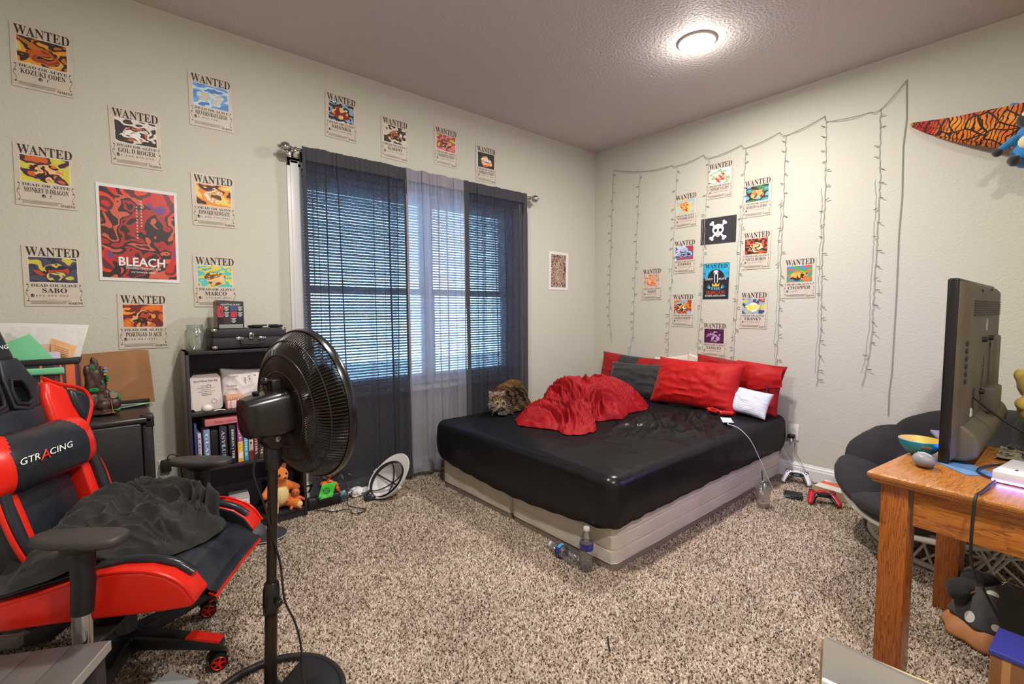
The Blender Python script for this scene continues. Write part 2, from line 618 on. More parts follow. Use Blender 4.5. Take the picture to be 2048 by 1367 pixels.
# mini blinds
m_slat = mat('blind_slat_white', lin(205, 210, 215), 0.5)
PITCH = 0.0196
for n, (x0, x1) in enumerate(((WX0 + 0.008, XM - 0.003), (XM + 0.003, WX1 - 0.008))):
    bl = thing('mini_blind', ['white mini blind on the left half of the window behind the sheer curtains',
                              'white mini blind on the right half of the window behind the sheer curtains'][n], 'blind',
               ((x0 + x1) / 2, YW + 0.030, WZ0), group='lowered mini blinds')
    W = x1 - x0
    top = WZ1 - WZ0 - 0.003
    MB().box((0, 0, top - 0.018), (W, 0.032, 0.034)).build('headrail', m_slat, bl, bevel=0.003)
    # one curved slat, tilted, copied
    def slat_fn(u, v):
        a = (v - 0.5) * 0.024
        c = -3.2 * a * a
        t = math.radians(33)
        return ((u - 0.5) * W, a * math.cos(t) - c * math.sin(t) * 0, -a * math.sin(t) + c)
    s0 = MB().grid(2, 4, slat_fn).build('slat', m_slat, bl, smooth=True)
    z = top - 0.045
    s0.location = (0, 0, z)
    z -= PITCH
    while z > 0.062:
        copy_obj(s0, bl, (0, 0, z), (math.radians(random.uniform(-4, 4)), random.uniform(-0.0012, 0.0012), 0))
        z -= PITCH
    MB().box((0, 0, 0.050), (W, 0.026, 0.013)).build('bottom_rail', m_slat, bl, bevel=0.003)
    for fx in (-0.36, 0.36):
        cm = MB()
        for yy in (-0.0135, 0.0135):
            cm.tube([(fx * W, yy, 0.05), (fx * W, yy, top - 0.03)], 0.0008, 4)
        cm.build('ladder_cord', m_slat, bl)
    MB().tube([(-W / 2 + 0.06, -0.022, top - 0.03), (-W / 2 + 0.058, -0.026, top - 0.75)], 0.0035, 6).build('wand', mat('clear_wand', lin(200, 205, 210), 0.2, alpha=0.7), bl)

# pale ground outside, seen only in slits between the slats
tag(MB().box((1.7, 9.0, -0.5), (30, 11.5, 0.1)).build('ground_outside', mat('pale_concrete', lin(150, 156, 160), 0.9, noise_amt=0.15, noise_scale=3)), kind='structure')


# ------------------------------------------------------------------ curtains
def sheer_mat(name, col, weave, t, tl):
    m = bpy.data.materials.new(name)
    m.use_nodes = True
    nt = m.node_tree
    nt.nodes.remove(nt.nodes['Principled BSDF'])
    N, L = nt.nodes.new, nt.links.new
    out = nt.nodes['Material Output']
    df = N('ShaderNodeBsdfDiffuse'); df.inputs[0].default_value = (*col, 1)
    tr = N('ShaderNodeBsdfTranslucent'); tr.inputs[0].default_value = (*tl, 1)
    tp = N('ShaderNodeBsdfTransparent')
    m1 = N('ShaderNodeMixShader'); m1.inputs[0].default_value = 0.35
    L(df.outputs[0], m1.inputs[1]); L(tr.outputs[0], m1.inputs[2])
    # openness: the thread weave closes up where the cloth turns away from the ray
    lw = N('ShaderNodeLayerWeight'); lw.inputs[0].default_value = 0.5
    pw = N('ShaderNodeMath'); pw.operation = 'POWER'; pw.inputs[1].default_value = 1.5
    inv = N('ShaderNodeMath'); inv.operation = 'SUBTRACT'; inv.inputs[0].default_value = 1.0
    L(lw.outputs['Facing'], inv.inputs[1]); L(inv.outputs[0], pw.inputs[0])
    tc = N('ShaderNodeTexCoord')
    mp = N('ShaderNodeMapping'); mp.inputs['Scale'].default_value = (420, 40, 60)
    nz = N('ShaderNodeTexNoise'); nz.inputs['Scale'].default_value = 1.0; nz.inputs['Detail'].default_value = 2
    mp2 = N('ShaderNodeMapping'); mp2.inputs['Scale'].default_value = (50, 40, 420)
    nz2 = N('ShaderNodeTexNoise'); nz2.inputs['Scale'].default_value = 1.0; nz2.inputs['Detail'].default_value = 2
    for a, b in ((mp, nz), (mp2, nz2)):
        L(tc.outputs['Object'], a.inputs[0]); L(a.outputs[0], b.inputs['Vector'])
    ad = N('ShaderNodeMath'); ad.operation = 'ADD'
    L(nz.outputs['Fac'], ad.inputs[0]); L(nz2.outputs['Fac'], ad.inputs[1])
    mr = N('ShaderNodeMapRange'); mr.inputs['From Min'].default_value = 0.6; mr.inputs['From Max'].default_value = 1.4
    mr.inputs['To Min'].default_value = max(0, t - weave); mr.inputs['To Max'].default_value = t + weave
    L(ad.outputs[0], mr.inputs['Value'])
    mu = N('ShaderNodeMath'); mu.operation = 'MULTIPLY'
    L(mr.outputs['Result'], mu.inputs[0]); L(pw.outputs[0], mu.inputs[1])
    m2 = N('ShaderNodeMixShader')
    L(mu.outputs[0], m2.inputs[0]); L(m1.outputs[0], m2.inputs[1]); L(tp.outputs[0], m2.inputs[2])
    L(m2.outputs[0], out.inputs[0])
    return m


m_black_sheer = sheer_mat('black_sheer_cloth', lin(62, 62, 70), 0.10, 0.17, lin(62, 64, 76))
m_grey_sheer = sheer_mat('grey_sheer_cloth', lin(150, 148, 158), 0.12, 0.42, lin(190, 194, 214))
m_black_hem = mat('black_curtain_hem', lin(60, 60, 66), 0.9)
m_grey_hem = mat('grey_curtain_hem', lin(134, 130, 140), 0.9)
ROD_Y, ROD_Z = YW - 0.085, 2.158


def curtain(label, x0, x1, seed, mm, hem, full=1.0, flare=0.0, calm=None, pleats=()):
    rnd = random.Random(seed)
    w = x1 - x0
    fr = [rnd.uniform(0.75, 1.25) for _ in range(4)]
    ph = [rnd.uniform(0, 6.28) for _ in range(4)]
    nx = int(w * 330)

    def depth(u, v):      # v 0 bottom, 1 top
        amp = 0.012 + 0.010 * (1 - v)
        q = u + 0.012 * math.sin(3 * v + ph[3]) + 0.03 * (noise.noise((u * 3, v * 1.3, seed)))
        k = w / 0.5 * full
        s = math.sin(2 * PI * q * 5.2 * fr[0] * k + ph[0]) + 0.6 * math.sin(2 * PI * q * 8.7 * fr[1] * k + ph[1]) + 0.35 * math.sin(2 * PI * q * 2.3 * fr[2] * k + ph[2])
        if calm:
            s *= calm(u)
        s = s * (0.75 + 0.5 * noise.noise((u * 4 + 7, v * 2.2, seed * 1.7)))
        if v > 0.93:
            amp *= 0.55 + 0.45 * (1 - v) / 0.07
            s += 0.5 * math.sin(2 * PI * q * 27 * k)
        return amp * s

    def fn(u, v):
        z = 0.035 + (ROD_Z + 0.022 - 0.035) * v
        x = x0 + w * u + flare * (u - 0.5) * (1 - v)
        for pu, ps, pd in pleats:      # cloth folded over on itself: three layers deep
            t = (u - pu - pd * (1 - v) - 0.006 * math.sin(5 * v + pu * 40)) * w / ps
            if abs(t) < 3:
                x -= 2.1 * ps * t * math.exp(-t * t)
        y = ROD_Y - 0.016 + depth(u, v) - 0.015 * (1 - v)
        z += 0.006 * noise.noise((u * 9, 3, seed)) * (v > 0.99) + (1 - v) * 0.015 * noise.noise((u * 5, 1, seed))
        return (x, y, z)
    root = thing('curtain', label, 'curtain', ((x0 + x1) / 2, ROD_Y, 0), group='sheer curtain panels on the rod')
    off = Matrix.Translation((-(x0 + x1) / 2, -ROD_Y, 0))
    g = MB().grid(nx, 46, fn)
    g.v = [tuple(off @ Vector(p)) for p in g.v]
    g.build('panel', mm, root, smooth=True)
    # rod pocket and bottom hem: the doubled cloth
    p = MB().grid(nx, 5, lambda u, v: tuple(Vector(fn(u, 0.962 + 0.038 * v)) + Vector((0, -0.003, 0))))
    p.grid(nx, 3, lambda u, v: tuple(Vector(fn(u, 0.962 + 0.038 * v)) + Vector((0, 0.05, 0))))
    p.v = [tuple(off @ Vector(q)) for q in p.v]
    p.build('rod_pocket', hem, root, smooth=True)
    h = MB().grid(nx, 3, lambda u, v: tuple(Vector(fn(u, 0.03 * v)) + Vector((0, -0.002, 0))))
    h.v = [tuple(off @ Vector(q)) for q in h.v]
    h.build('hem', hem, root, smooth=True)
    s = MB()
    for ue in (0.0, 1.0):
        s.grid(3, 46, lambda u, v, ue=ue: tuple(Vector(fn(ue + (0.022 if ue == 0 else -0.022) / w * 0.9 * u, v)) + Vector((0, -0.0025, 0))))
    s.v = [tuple(off @ Vector(q)) for q in s.v]
    s.build('side_hem', hem, root, smooth=True)
    return root


curtain('black sheer curtain panel at the window end nearest the bookshelf, behind the fan', 0.905, 1.585, 11, m_black_sheer, m_black_hem, 0.60,
        calm=lambda u: 0.30 + 0.5 * min(1, max(0, (u - 0.6) * 4)) + 0.3 * (u < 0.1), pleats=((0.11, 0.007, 0.02), (0.20, 0.013, 0.01), (0.31, 0.012, 0.03), (0.655, 0.008, 0.0), (0.735, 0.008, 0.01), (0.81, 0.022, 0.0), (0.91, 0.011, -0.02)))
curtain('grey sheer curtain panel hanging between the two black panels', 1.575, 2.075, 5, m_grey_sheer, m_grey_hem, 0.62, pleats=((0.26, 0.008, 0.03), (0.40, 0.012, 0.02), (0.52, 0.018, 0.03), (0.66, 0.010, 0.05), (0.80, 0.014, 0.03), (0.91, 0.010, 0.0)))
curtain('black sheer curtain panel at the window end nearest the bed and the cat', 2.06, 2.705, 23, m_black_sheer, m_black_hem, 0.62,
        calm=lambda u: 0.5 + 0.4 * (u < 0.25), pleats=((0.05, 0.02, 0.0), (0.20, 0.008, 0.0), (0.33, 0.008, 0.01), (0.46, 0.012, 0.06), (0.62, 0.012, 0.02), (0.76, 0.010, -0.03), (0.94, 0.020, 0.0)))

m_chrome = mat('polished_nickel', lin(190, 188, 186), 0.14, metal=1.0)
rod = thing('curtain_rod', 'polished metal curtain rod with round knob ends above the window', 'curtain rod', (1.79, ROD_Y, ROD_Z))
MB().tube([(-0.93, 0, 0), (0.98, 0, 0)], 0.0095, 12).build('pole', m_chrome, rod, smooth=True)
for sgn, xe in ((-1, -0.93), (1, 0.98)):
    T = Matrix.Translation((xe, 0, 0)) @ Matrix.Rotation(sgn * PI / 2, 4, 'Y')
    prof = [(0.0095, -0.02), (0.014, -0.018), (0.014, -0.008), (0.009, -0.004), (0.009, 0.006), (0.015, 0.010), (0.015, 0.014)]
    for i in range(13):
        t = -PI / 2 + 0.35 + (PI - 0.35) * i / 12
        prof.append((0.030 * math.cos(t) + (0.003 if i % 2 else 0), 0.043 + 0.030 * math.sin(t)))
    prof += [(0.009, 0.075), (0.009, 0.083), (0.0, 0.086)]
    MB().lathe(prof, 20, T).build('finial', m_chrome, rod, smooth=True)
    bm_ = MB().box((xe - sgn * 0.012, 0.045, -0.005), (0.012, 0.085, 0.014)).box((xe - sgn * 0.012, 0.081, -0.012), (0.024, 0.008, 0.05)).box((xe - sgn * 0.012, 0, -0.010), (0.012, 0.026, 0.01))
    bm_.build('bracket', m_chrome, rod, bevel=0.002)

# ------------------------------------------------------------------ ceiling lamp fittings
m_lens = mat('lamp_lens_lit', (1, 1, 1), 0.4, emit=(1.0, 0.96, 0.9), estr=9.0)
m_fit = mat('lamp_ring_white', lin(190, 182, 172), 0.45)
for i, (lx, ly) in enumerate(LAMP_SPOTS):
    t = thing('ceiling_light', ['lit round flush ceiling light over the bed', 'lit round flush ceiling light over the gaming chair', 
                                'lit round flush ceiling light behind the viewer'][i], 'ceiling light', (lx, ly, CEIL), group='round flush ceiling lights')
    MB().lathe([(0.108, 0), (0.107, -0.006), (0.100, -0.011), (0.092, -0.011), (0.091, -0.002)], 40, cap=False).build('trim_ring', m_fit, t, smooth=True)
    MB().lathe([(0.0, -0.034), (0.045, -0.0325), (0.070, -0.026), (0.084, -0.016), (0.0905, -0.006)], 40, cap=False).build('lens', m_lens, t, smooth=True)
# ------------------------------------------------------------------ paper on the walls
m_paper = mat('poster_paper', lin(203, 192, 178), 0.42, spec=0.4, noise_amt=0.05, noise_scale=18)
m_paper_w = mat('white_paper', lin(226, 224, 222), 0.5)
m_ink = mat('brown_black_ink', lin(44, 33, 30), 0.6)
m_ink_w = mat('white_ink', lin(232, 232, 230), 0.6)
m_ink_b = mat('black_ink', lin(30, 30, 32), 0.6)
PW, PH = 0.203, 0.280
Z1, Z2 = 0.0009, 0.0015


def place(o, wall, a, z, tilt):
    if wall == 'b':
        o.location = (a, YW - 0.003, z)
        o.rotation_euler = Euler((PI / 2, math.radians(tilt), 0), 'XYZ')
    else:
        o.location = (XB - 0.003, a, z)
        o.rotation_euler = (Matrix.Rotation(-PI / 2, 3, 'Z') @ Euler((PI / 2, math.radians(tilt), 0), 'XYZ').to_matrix()).to_euler()


def sheet(name, w, h, m, label, cat, group, wall, a, z, tilt, seed):
    def fn(u, v):
        c = 0.0005 * noise.noise((u * 2.2 + seed, v * 2.2, seed * 3.1)) + 0.0004 * (abs(u - .5) * 2) ** 6 * (abs(v - .5) * 2) ** 6
        return ((u - .5) * w, (v - .5) * h, 0.0009 + c * 0.35)
    g = MB().grid(9, 11, fn)
    g.box((0, 0, 0.0), (w * 0.995, h * 0.995, 0.0008))
    o = g.build(name, m, None, smooth=True)
    tag(o, label, cat, group)
    place(o, wall, a, z, tilt)
    return o


def scroll(mb, x, y0, y1, side):
    h = y1 - y0
    pts = []
    for i in range(15):
        t = i / 14
        pts.append((x + side * (0.0045 * math.sin(t * 9.0)), y0 + h * t, Z2))
    mb.tube(smooth_path(pts, 2), 0.00055, 4)
    for cy, s in ((y0 + h * 0.03, 1), (y0 + h * 0.62, -1), (y0 + h * 0.97, -1)):
        mb.tube([(x + side * (0.001 + 0.0032 * (1 - k / 14) * math.cos(k * 0.75)), cy + s * 0.0032 * (1 - k / 14) * math.sin(k * 0.75), Z2) for k in range(12)], 0.0006, 4)


def wanted(wall, a, z, tilt, who, price, label, inner, outer, seed, pw=0.163, glare=0):
    o = sheet('wanted_poster', PW, PH, m_paper, label, 'poster', 'wanted posters on the walls', wall, a, z, tilt, seed)
    top = PH / 2
    hd = MB()
    put_text(hd, 'WANTED', -0.089, 0.093, top - 0.050, top - 0.008, True, 0, Z2)
    hd.build('heading', m_ink, o)
    MB().box((0, top - 0.054 - 0.0575, Z1 + 0.0003), (pw + 0.004, 0.119, 0.0006)).build('picture_border', m_ink_w, o)
    p = MB().box((0, top - 0.054 - 0.0575, Z1 + 0.0006), (pw, 0.115, 0.0008))
    p.build('picture', picture_mat('poster_picture_%d' % seed, inner, outer, seed), o)
    tx = MB()
    put_text(tx, 'DEAD OR ALIVE', -0.078, 0.080, top - 0.190, top - 0.178, True, 0, Z2)
    full = 0.148 if len(who) > 7 else 0.020 * len(who) + 0.004
    put_text(tx, who, -full / 2, full / 2, top - 0.218, top - 0.196, True, 0, Z2)
    if price == '?':
        put_text(tx, '฿ ?', -0.016, 0.016, top - 0.238, top - 0.222, True, 0, Z2)
    else:
        put_text(tx, '฿', -0.080, -0.068, top - 0.241, top - 0.222, False, 0, Z2)
        k = len(price) * 0.0098
        put_text(tx, ' '.join(price), -0.064, -0.064 + k, top - 0.236, top - 0.227, False, 0, Z2)
    put_text(tx, 'MARINE', 0.044, 0.096, top - 0.272, top - 0.261, True, 0, Z2)
    for i in range(4):
        tx.box((-0.022, top - 0.2555 - i * 0.0042, Z2), (0.118 if i else 0.150, 0.0011, 0.0002))
    tx.build('lettering', m_ink, o)
    sc = MB()
    scroll(sc, -0.091, top - 0.258, top - 0.178, 1)
    scroll(sc, 0.091, top - 0.254, top - 0.178, -1)
    sc.build('scroll_border', m_ink, o)
    return o


L_ = lin
SK1, SK2, SK3 = L_(214, 130, 60), L_(226, 164, 96), L_(238, 196, 140)
BLK, WHT = L_(34, 26, 28), L_(232, 232, 228)
WP = [
    ('b', -0.187, 2.347, 0.6, 'KOZUKI ODEN', '?', 'wanted poster with amber and brown picture, highest of the column by the photo edge',
     [L_(140, 55, 15), L_(196, 84, 14), BLK, L_(222, 120, 20)], [L_(206, 202, 120), L_(226, 150, 30), L_(48, 34, 26), L_(190, 110, 20)]),
    ('b', -0.202, 1.824, 0.5, 'MONKEY D DRAGON', '?', 'wanted poster with yellow, purple and orange picture, second down the column by the photo edge',
     [SK1, L_(236, 190, 130), L_(40, 20, 26), L_(222, 104, 30)], [L_(214, 204, 60), L_(206, 196, 70), L_(70, 26, 60), L_(206, 96, 28)]),
    ('b', -0.197, 1.368, 0, 'SABO', '602,000,000-', 'wanted poster with dark slate blue picture above the pile of papers',
     [L_(54, 52, 70), L_(214, 190, 100), L_(34, 30, 44), L_(190, 60, 30)], [L_(62, 60, 84), L_(46, 44, 62), L_(70, 68, 92), L_(204, 190, 60)]),
    ('b', 0.136, 2.072, -0.6, 'GOL D ROGER', '5,564,800,000-', 'wanted poster with white topped dark brown picture above the red film poster',
     [SK1, WHT, BLK, L_(206, 98, 50)], [L_(52, 36, 34), L_(40, 30, 32), L_(222, 214, 204), L_(60, 42, 40)]),
    ('b', 0.468, 2.341, 0, 'SILVERS RAYLEIGH', '0,000,000-', 'glossy wanted poster with sky blue picture, nearest the ceiling beside the window',
     [L_(222, 182, 140), L_(200, 220, 232), L_(170, 196, 214), L_(226, 190, 150)], [L_(84, 142, 208), L_(106, 162, 220), L_(206, 222, 232), L_(70, 128, 200)]),
    ('b', 0.461, 1.811, -0.5, 'EDWARD NEWGATE', '5,046,000,000-', 'wanted poster with cream, brown and flame orange picture, right of the red film poster',
     [L_(120, 66, 32), L_(232, 226, 222), SK2, L_(100, 44, 26)], [L_(226, 196, 130), L_(60, 30, 24), L_(236, 140, 30), L_(230, 206, 110)]),
    ('b', 0.451, 1.368, 0, 'MARCO', '1,374,000,000-', 'wanted poster with turquoise and yellow picture, partly behind the black box',
     [SK3, L_(228, 180, 120), L_(110, 66, 40), L_(226, 190, 60)], [L_(56, 170, 178), L_(226, 200, 70), L_(84, 190, 190), L_(230, 206, 80)]),
    ('b', 0.126, 1.152, 0.6, 'PORTGAS D ACE', '550,000,000-', 'wanted poster with orange and dark red picture above the cardboard sheet',
     [SK2, L_(226, 160, 90), BLK, L_(190, 60, 36)], [L_(222, 118, 30), L_(206, 94, 26), L_(110, 30, 26), L_(236, 150, 50)]),
    ('b', 1.185, 2.444, 0.9, 'SHANKS', '4,048,900,000-', 'wanted poster with dark red and yellow picture, first of four above the curtain rod',
     [L_(222, 180, 90), L_(230, 196, 110), L_(130, 24, 26), L_(170, 30, 26)], [L_(60, 40, 44), L_(140, 170, 196), L_(40, 34, 44), L_(206, 220, 226)]),
    ('b', 1.558, 2.392, 0.9, 'KAIDO', '4,611,100,000-', 'wanted poster with almost black picture, second of four above the curtain rod',
     [L_(60, 44, 34), L_(206, 110, 40), L_(40, 32, 28), L_(222, 216, 196)], [L_(46, 40, 36), L_(58, 44, 40), L_(214, 204, 180), L_(40, 36, 34)]),
    ('b', 1.975, 2.429, 0.4, 'CHARLOTTE LINLIN', '4,388,000,000-', 'wanted poster with pink and crimson picture, third of four above the curtain rod',
     [L_(226, 186, 140), L_(214, 130, 110), L_(110, 40, 30), L_(232, 200, 170)], [L_(198, 70, 80), L_(222, 130, 130), L_(160, 60, 60), L_(212, 190, 60)]),
    ('b', 2.353, 2.375, 0, 'MARSHALL D TEACH', '3,996,000,000-', 'wanted poster with orange on black picture, last of four above the curtain rod',
     [L_(214, 110, 24), L_(230, 140, 40), L_(232, 226, 210), L_(190, 40, 26)], [L_(30, 22, 20), L_(46, 30, 24), L_(34, 60, 40), L_(40, 28, 24)]),
    ('r', 1.827, 2.227, 0.8, 'MONKEY D LUFFY', '3,000,000,000-', 'wanted poster with white and green picture, topmost among the hanging lights',
     [L_(236, 230, 220), L_(206, 50, 36), L_(240, 214, 180), L_(240, 236, 226)], [L_(222, 232, 214), L_(236, 236, 230), L_(150, 184, 120), L_(214, 222, 206)]),
    ('r', 1.540, 2.039, 0, 'RORONOA ZORO', '1,111,000,000-', 'wanted poster with tan picture edged in blue and green, right of the skull print',
     [L_(226, 150, 80), L_(230, 170, 110), L_(96, 44, 26), L_(214, 130, 66)], [L_(84, 150, 206), L_(60, 130, 66), L_(40, 30, 30), L_(110, 170, 214)]),
    ('r', 2.113, 2.038, 0, 'VINSMOKE SANJI', '1,032,000,000-', 'wanted poster with golden yellow and pale blue picture, left of the skull print',
     [L_(232, 190, 110), L_(230, 180, 100), L_(206, 40, 36), L_(236, 200, 140)], [L_(226, 184, 90), L_(150, 190, 214), L_(230, 196, 110), L_(170, 204, 222)]),
    ('r', 1.535, 1.650, 0.4, 'NICO ROBIN', '930,000,000-', 'wanted poster with black, red and peach picture, right of the blue music style poster',
     [L_(236, 190, 140), L_(240, 204, 160), L_(50, 34, 34), L_(226, 176, 120)], [L_(200, 50, 34), L_(40, 30, 32), L_(222, 90, 40), L_(46, 34, 34)]),
    ('r', 2.116, 1.655, 0, 'JIMBEI', '1,100,000,000-', 'wanted poster with lavender grey picture, left of the blue music style poster',
     [L_(150, 160, 200), L_(176, 184, 214), L_(40, 40, 60), L_(140, 150, 196)], [L_(180, 190, 220), L_(196, 204, 226), L_(90, 98, 150), L_(190, 50, 44)]),
    ('r', 2.427, 1.438, -0.6, 'NAMI', '366,000,000-', 'wanted poster with soft peach and orange hair coloured picture, nearest the room corner',
     [L_(232, 180, 140), L_(226, 150, 100), L_(206, 110, 60), L_(236, 196, 160)], [L_(214, 140, 90), L_(196, 190, 190), L_(226, 164, 110), L_(150, 160, 180)]),
    ('r', 1.236, 1.426, -0.8, 'CHOPPER', '1,000-', 'wanted poster with bright orange, blue and green picture, nearest the television',
     [L_(232, 150, 50), L_(236, 170, 70), L_(60, 30, 24), L_(240, 196, 60)], [L_(226, 84, 40), L_(70, 130, 196), L_(80, 150, 80), L_(230, 110, 50)]),
    ('r', 2.121, 1.202, 0, 'GOD USOPP', '500,000,000-', 'wanted poster with red and gold picture, left column, directly above the pillows',
     [L_(196, 60, 30), L_(226, 160, 60), L_(60, 30, 26), L_(232, 226, 214)], [L_(150, 170, 196), L_(206, 130, 40), L_(170, 60, 36), L_(170, 186, 206)]),
    ('r', 1.542, 1.202, 0.3, 'FRANKY', '394,000,000-', 'wanted poster with yellow, orange and white picture below the black and red haired one',
     [L_(222, 206, 70), L_(230, 214, 90), L_(232, 232, 228), L_(222, 90, 40)], [L_(226, 100, 44), L_(60, 70, 90), L_(150, 170, 190), L_(212, 200, 60)]),
    ('r', 1.842, 0.964, 0.6, 'YAMATO', '-700,000,000-', 'wanted poster with deep purple picture, lowest one just above the red pillows',
     [L_(120, 40, 110), L_(190, 150, 196), L_(60, 16, 50), L_(150, 60, 140)], [L_(74, 20, 60), L_(58, 14, 48), L_(96, 30, 84), L_(66, 18, 54)]),
]
for i, w in enumerate(WP):
    wanted(w[0], w[1], w[2], w[3], w[4], w[5], w[6], w[7], w[8], i + 1)

# red film poster
o = sheet('film_poster', 0.322, 0.474, m_paper_w, 'large red and black film poster with white border and white title', 'poster', None, 'b', 0.128, 1.592, 0.6, 40)
mr_ = picture_mat('red_film_picture', [L_(58, 26, 30), L_(170, 40, 32), L_(44, 24, 28), L_(206, 92, 70), L_(60, 28, 32)],
                  [L_(216, 36, 26), L_(52, 26, 30), L_(226, 60, 36), L_(96, 30, 40), L_(200, 34, 26), L_(110, 60, 130)], 41, 3.0, 0.78, 0.35, (1, 1.4, 1))
MB().box((0, 0.0, Z1 + 0.0005), (0.298, 0.442, 0.0008)).build('picture', mr_, o)
tx = MB()
put_text(tx, 'BLEACH', -0.085, 0.100, -0.160, -0.117, False, 0, 0.0022)
for k, ch in enumerate('BLEACH'):
    pass
put_text(tx, 'BLEACH', -0.0838, 0.1012, -0.1588, -0.1158, False, 0, 0.0021)
put_text(tx, 'BLEACH', -0.0862, 0.0988, -0.1612, -0.1182, False, 0, 0.0020)
tx.build('title_lettering', m_ink_w, o)
tx = MB()
put_text(tx, 'THOUSAND-YEAR BLOOD WAR', -0.062, 0.082, -0.176, -0.164, False, 0, 0.0022, skew=0.2)
put_text(tx, 'OCTOBER 2022', -0.038, 0.060, -0.194, -0.186, True, 0, 0.0022)
tx.build('subtitle_lettering', m_ink_w, o)
tx = MB()
for cx, ys in ((0.010, range(0, 9)), (-0.008, range(2, 13))):
    for k in ys:
        y = 0.168 - k * 0.0155
        tx.box((cx, y, 0.0021), (0.008, 0.0016, 0.0003)).box((cx, y + 0.004, 0.0021), (0.0065, 0.0014, 0.0003)).box((cx + 0.001, y + 0.001, 0.0021), (0.0014, 0.009, 0.0003))
tx.build('lettering', m_ink_w, o)

# sepia art print near the corner
o = sheet('art_print', 0.262, 0.350, m_paper_w, 'sepia art print with wide white border near the room corner', 'art print', None, 'b', 3.191, 1.569, 0.3, 44)
MB().box((0, 0.0, Z1 + 0.0005), (0.196, 0.300, 0.0008)).build('picture', picture_mat('sepia_picture', [L_(196, 170, 148), L_(96, 66, 58), L_(214, 190, 164), L_(130, 98, 86), L_(180, 150, 130)],
                [L_(110, 80, 70), L_(190, 160, 140), L_(76, 54, 50), L_(206, 180, 156)], 45, 13, 0.6), o)

# black print with skull and crossed bones
m_flag = mat('black_print', lin(54, 52, 56), 0.45)
o = sheet('skull_print', 0.286, 0.206, m_flag, 'black print with white skull and crossed bones amid the posters', 'poster', None, 'r', 1.83, 1.835, 0.7, 46)
bn = MB()
for sg in (1, -1):
    a = sg * 0.86
    ca, sa = math.cos(a), math.sin(a)
    def P(x, y, ca=ca, sa=sa):
        return (x * ca - y * sa, x * sa + y * ca - 0.002, 0.0021)
    q = [P(-.078, -.0075), P(.078, -.0075), P(.078, .0075), P(-.078, .0075)]
    bn.add(q, [(0, 1, 2, 3)])
    for ex in (-.080, .080):
        for ey in (-.009, .009):
            c = P(ex, ey)
            bn.add([(c[0] + 0.0115 * math.cos(k * PI / 8), c[1] + 0.0115 * math.sin(k * PI / 8), 0.0022) for k in range(16)], [tuple(range(16))])
bn.build('crossed_bones', m_ink_w, o)
sk = MB()
pts = []
for k in range(28):
    t = 2 * PI * k / 28
    x, y = 0.047 * math.cos(t), 0.043 * math.sin(t) + 0.006
    if math.sin(t) < -0.55:
        x *= 0.62
        y -= 0.016
    pts.append((x, y, 0.0027))
sk.add(pts, [tuple(range(28))])
sk.build('skull', m_ink_w, o)
ey = MB()
for sx in (-1, 1):
    ey.add([(sx * 0.019 + 0.0125 * math.cos(k * PI / 9), 0.000 + 0.0135 * math.sin(k * PI / 9), 0.0031) for k in range(18)], [tuple(range(18))])
ey.add([(-0.005, -0.024, 0.0031), (0.005, -0.024, 0.0031), (0, -0.013, 0.0031)], [(0, 1, 2)])
for k in range(5):
    ey.box((-0.018 + k * 0.009, -0.043, 0.0031), (0.0015, 0.012, 0.0002))
ey.box((0, -0.043, 0.0031), (0.046, 0.0014, 0.0002))
ey.build('skull_features', m_ink_b, o)

# blue and black music style poster
m_bp = mat('black_poster', lin(36, 38, 46), 0.45)
o = sheet('concert_poster', 0.210, 0.285, m_bp, 'black and cyan concert style poster with white and red lettering below the skull print', 'poster', None, 'r', 1.838, 1.434, 0.5, 47)
top = 0.285 / 2
m_cy = mat('cyan_print', lin(44, 164, 206), 0.5, noise_amt=0.25, noise_scale=60)
m_rd = mat('red_print', lin(214, 74, 48), 0.5)
m_gd = mat('gold_print', lin(224, 176, 66), 0.5)
g = MB()
ring = []
for k in range(41):
    t = PI * k / 40
    r = 0.066 + 0.006 * (k % 2)
    ring.append((r * math.cos(t), top - 0.118 + r * math.sin(t)))
poly = [(-0.102, top - 0.135), (-0.102, top - 0.004), (0.102, top - 0.004), (0.102, top - 0.135)]
vs = [(0.102, top - 0.118, Z2)] + [(x, y, Z2) for x, y in ring] + [(-0.102, top - 0.118, Z2), (-0.102, top - 0.004, Z2), (0.102, top - 0.004, Z2)]
g.add(vs, [tuple(range(len(vs)))])
g.build('cyan_panel', m_cy, o)
t1 = MB()
put_text(t1, 'WANTED', -0.090, 0.092, top - 0.040, top - 0.010, True, 0, 0.0021)
t1.build('heading', m_ink_b, o)
t2 = MB()
put_text(t2, 'DEAD!', -0.086, -0.024, top - 0.134, top - 0.117, False, 0, 0.0024)
put_text(t2, 'ALIVE', 0.022, 0.086, top - 0.134, top - 0.117, False, 0, 0.0024)
t2.add([(0.020 * math.cos(k * PI / 10), top - 0.072 + 0.017 * math.sin(k * PI / 10), 0.0023) for k in range(20)], [tuple(range(20))])
t2.box((-0.010, top - 0.112, 0.0022), (0.006, 0.085, 0.0002)).box((0.014, top - 0.112, 0.0022), (0.006, 0.085, 0.0002))
t2.build('lettering', m_ink_w, o)
t2 = MB()
put_text(t2, '฿383,000,000-', -0.084, 0.088, top - 0.268, top - 0.250, False, 0, 0.0024)
t2.build('price_lettering', m_ink_w, o)
t3 = MB()
put_text(t3, 'SKBROOK', -0.078, 0.080, top - 0.246, top - 0.218, False, 0, 0.0024)
t3.build('red_lettering', m_rd, o)
t4 = MB()
put_text(t4, 'THE', -0.040, 0.040, top - 0.213, top - 0.190, True, 0, 0.0026)
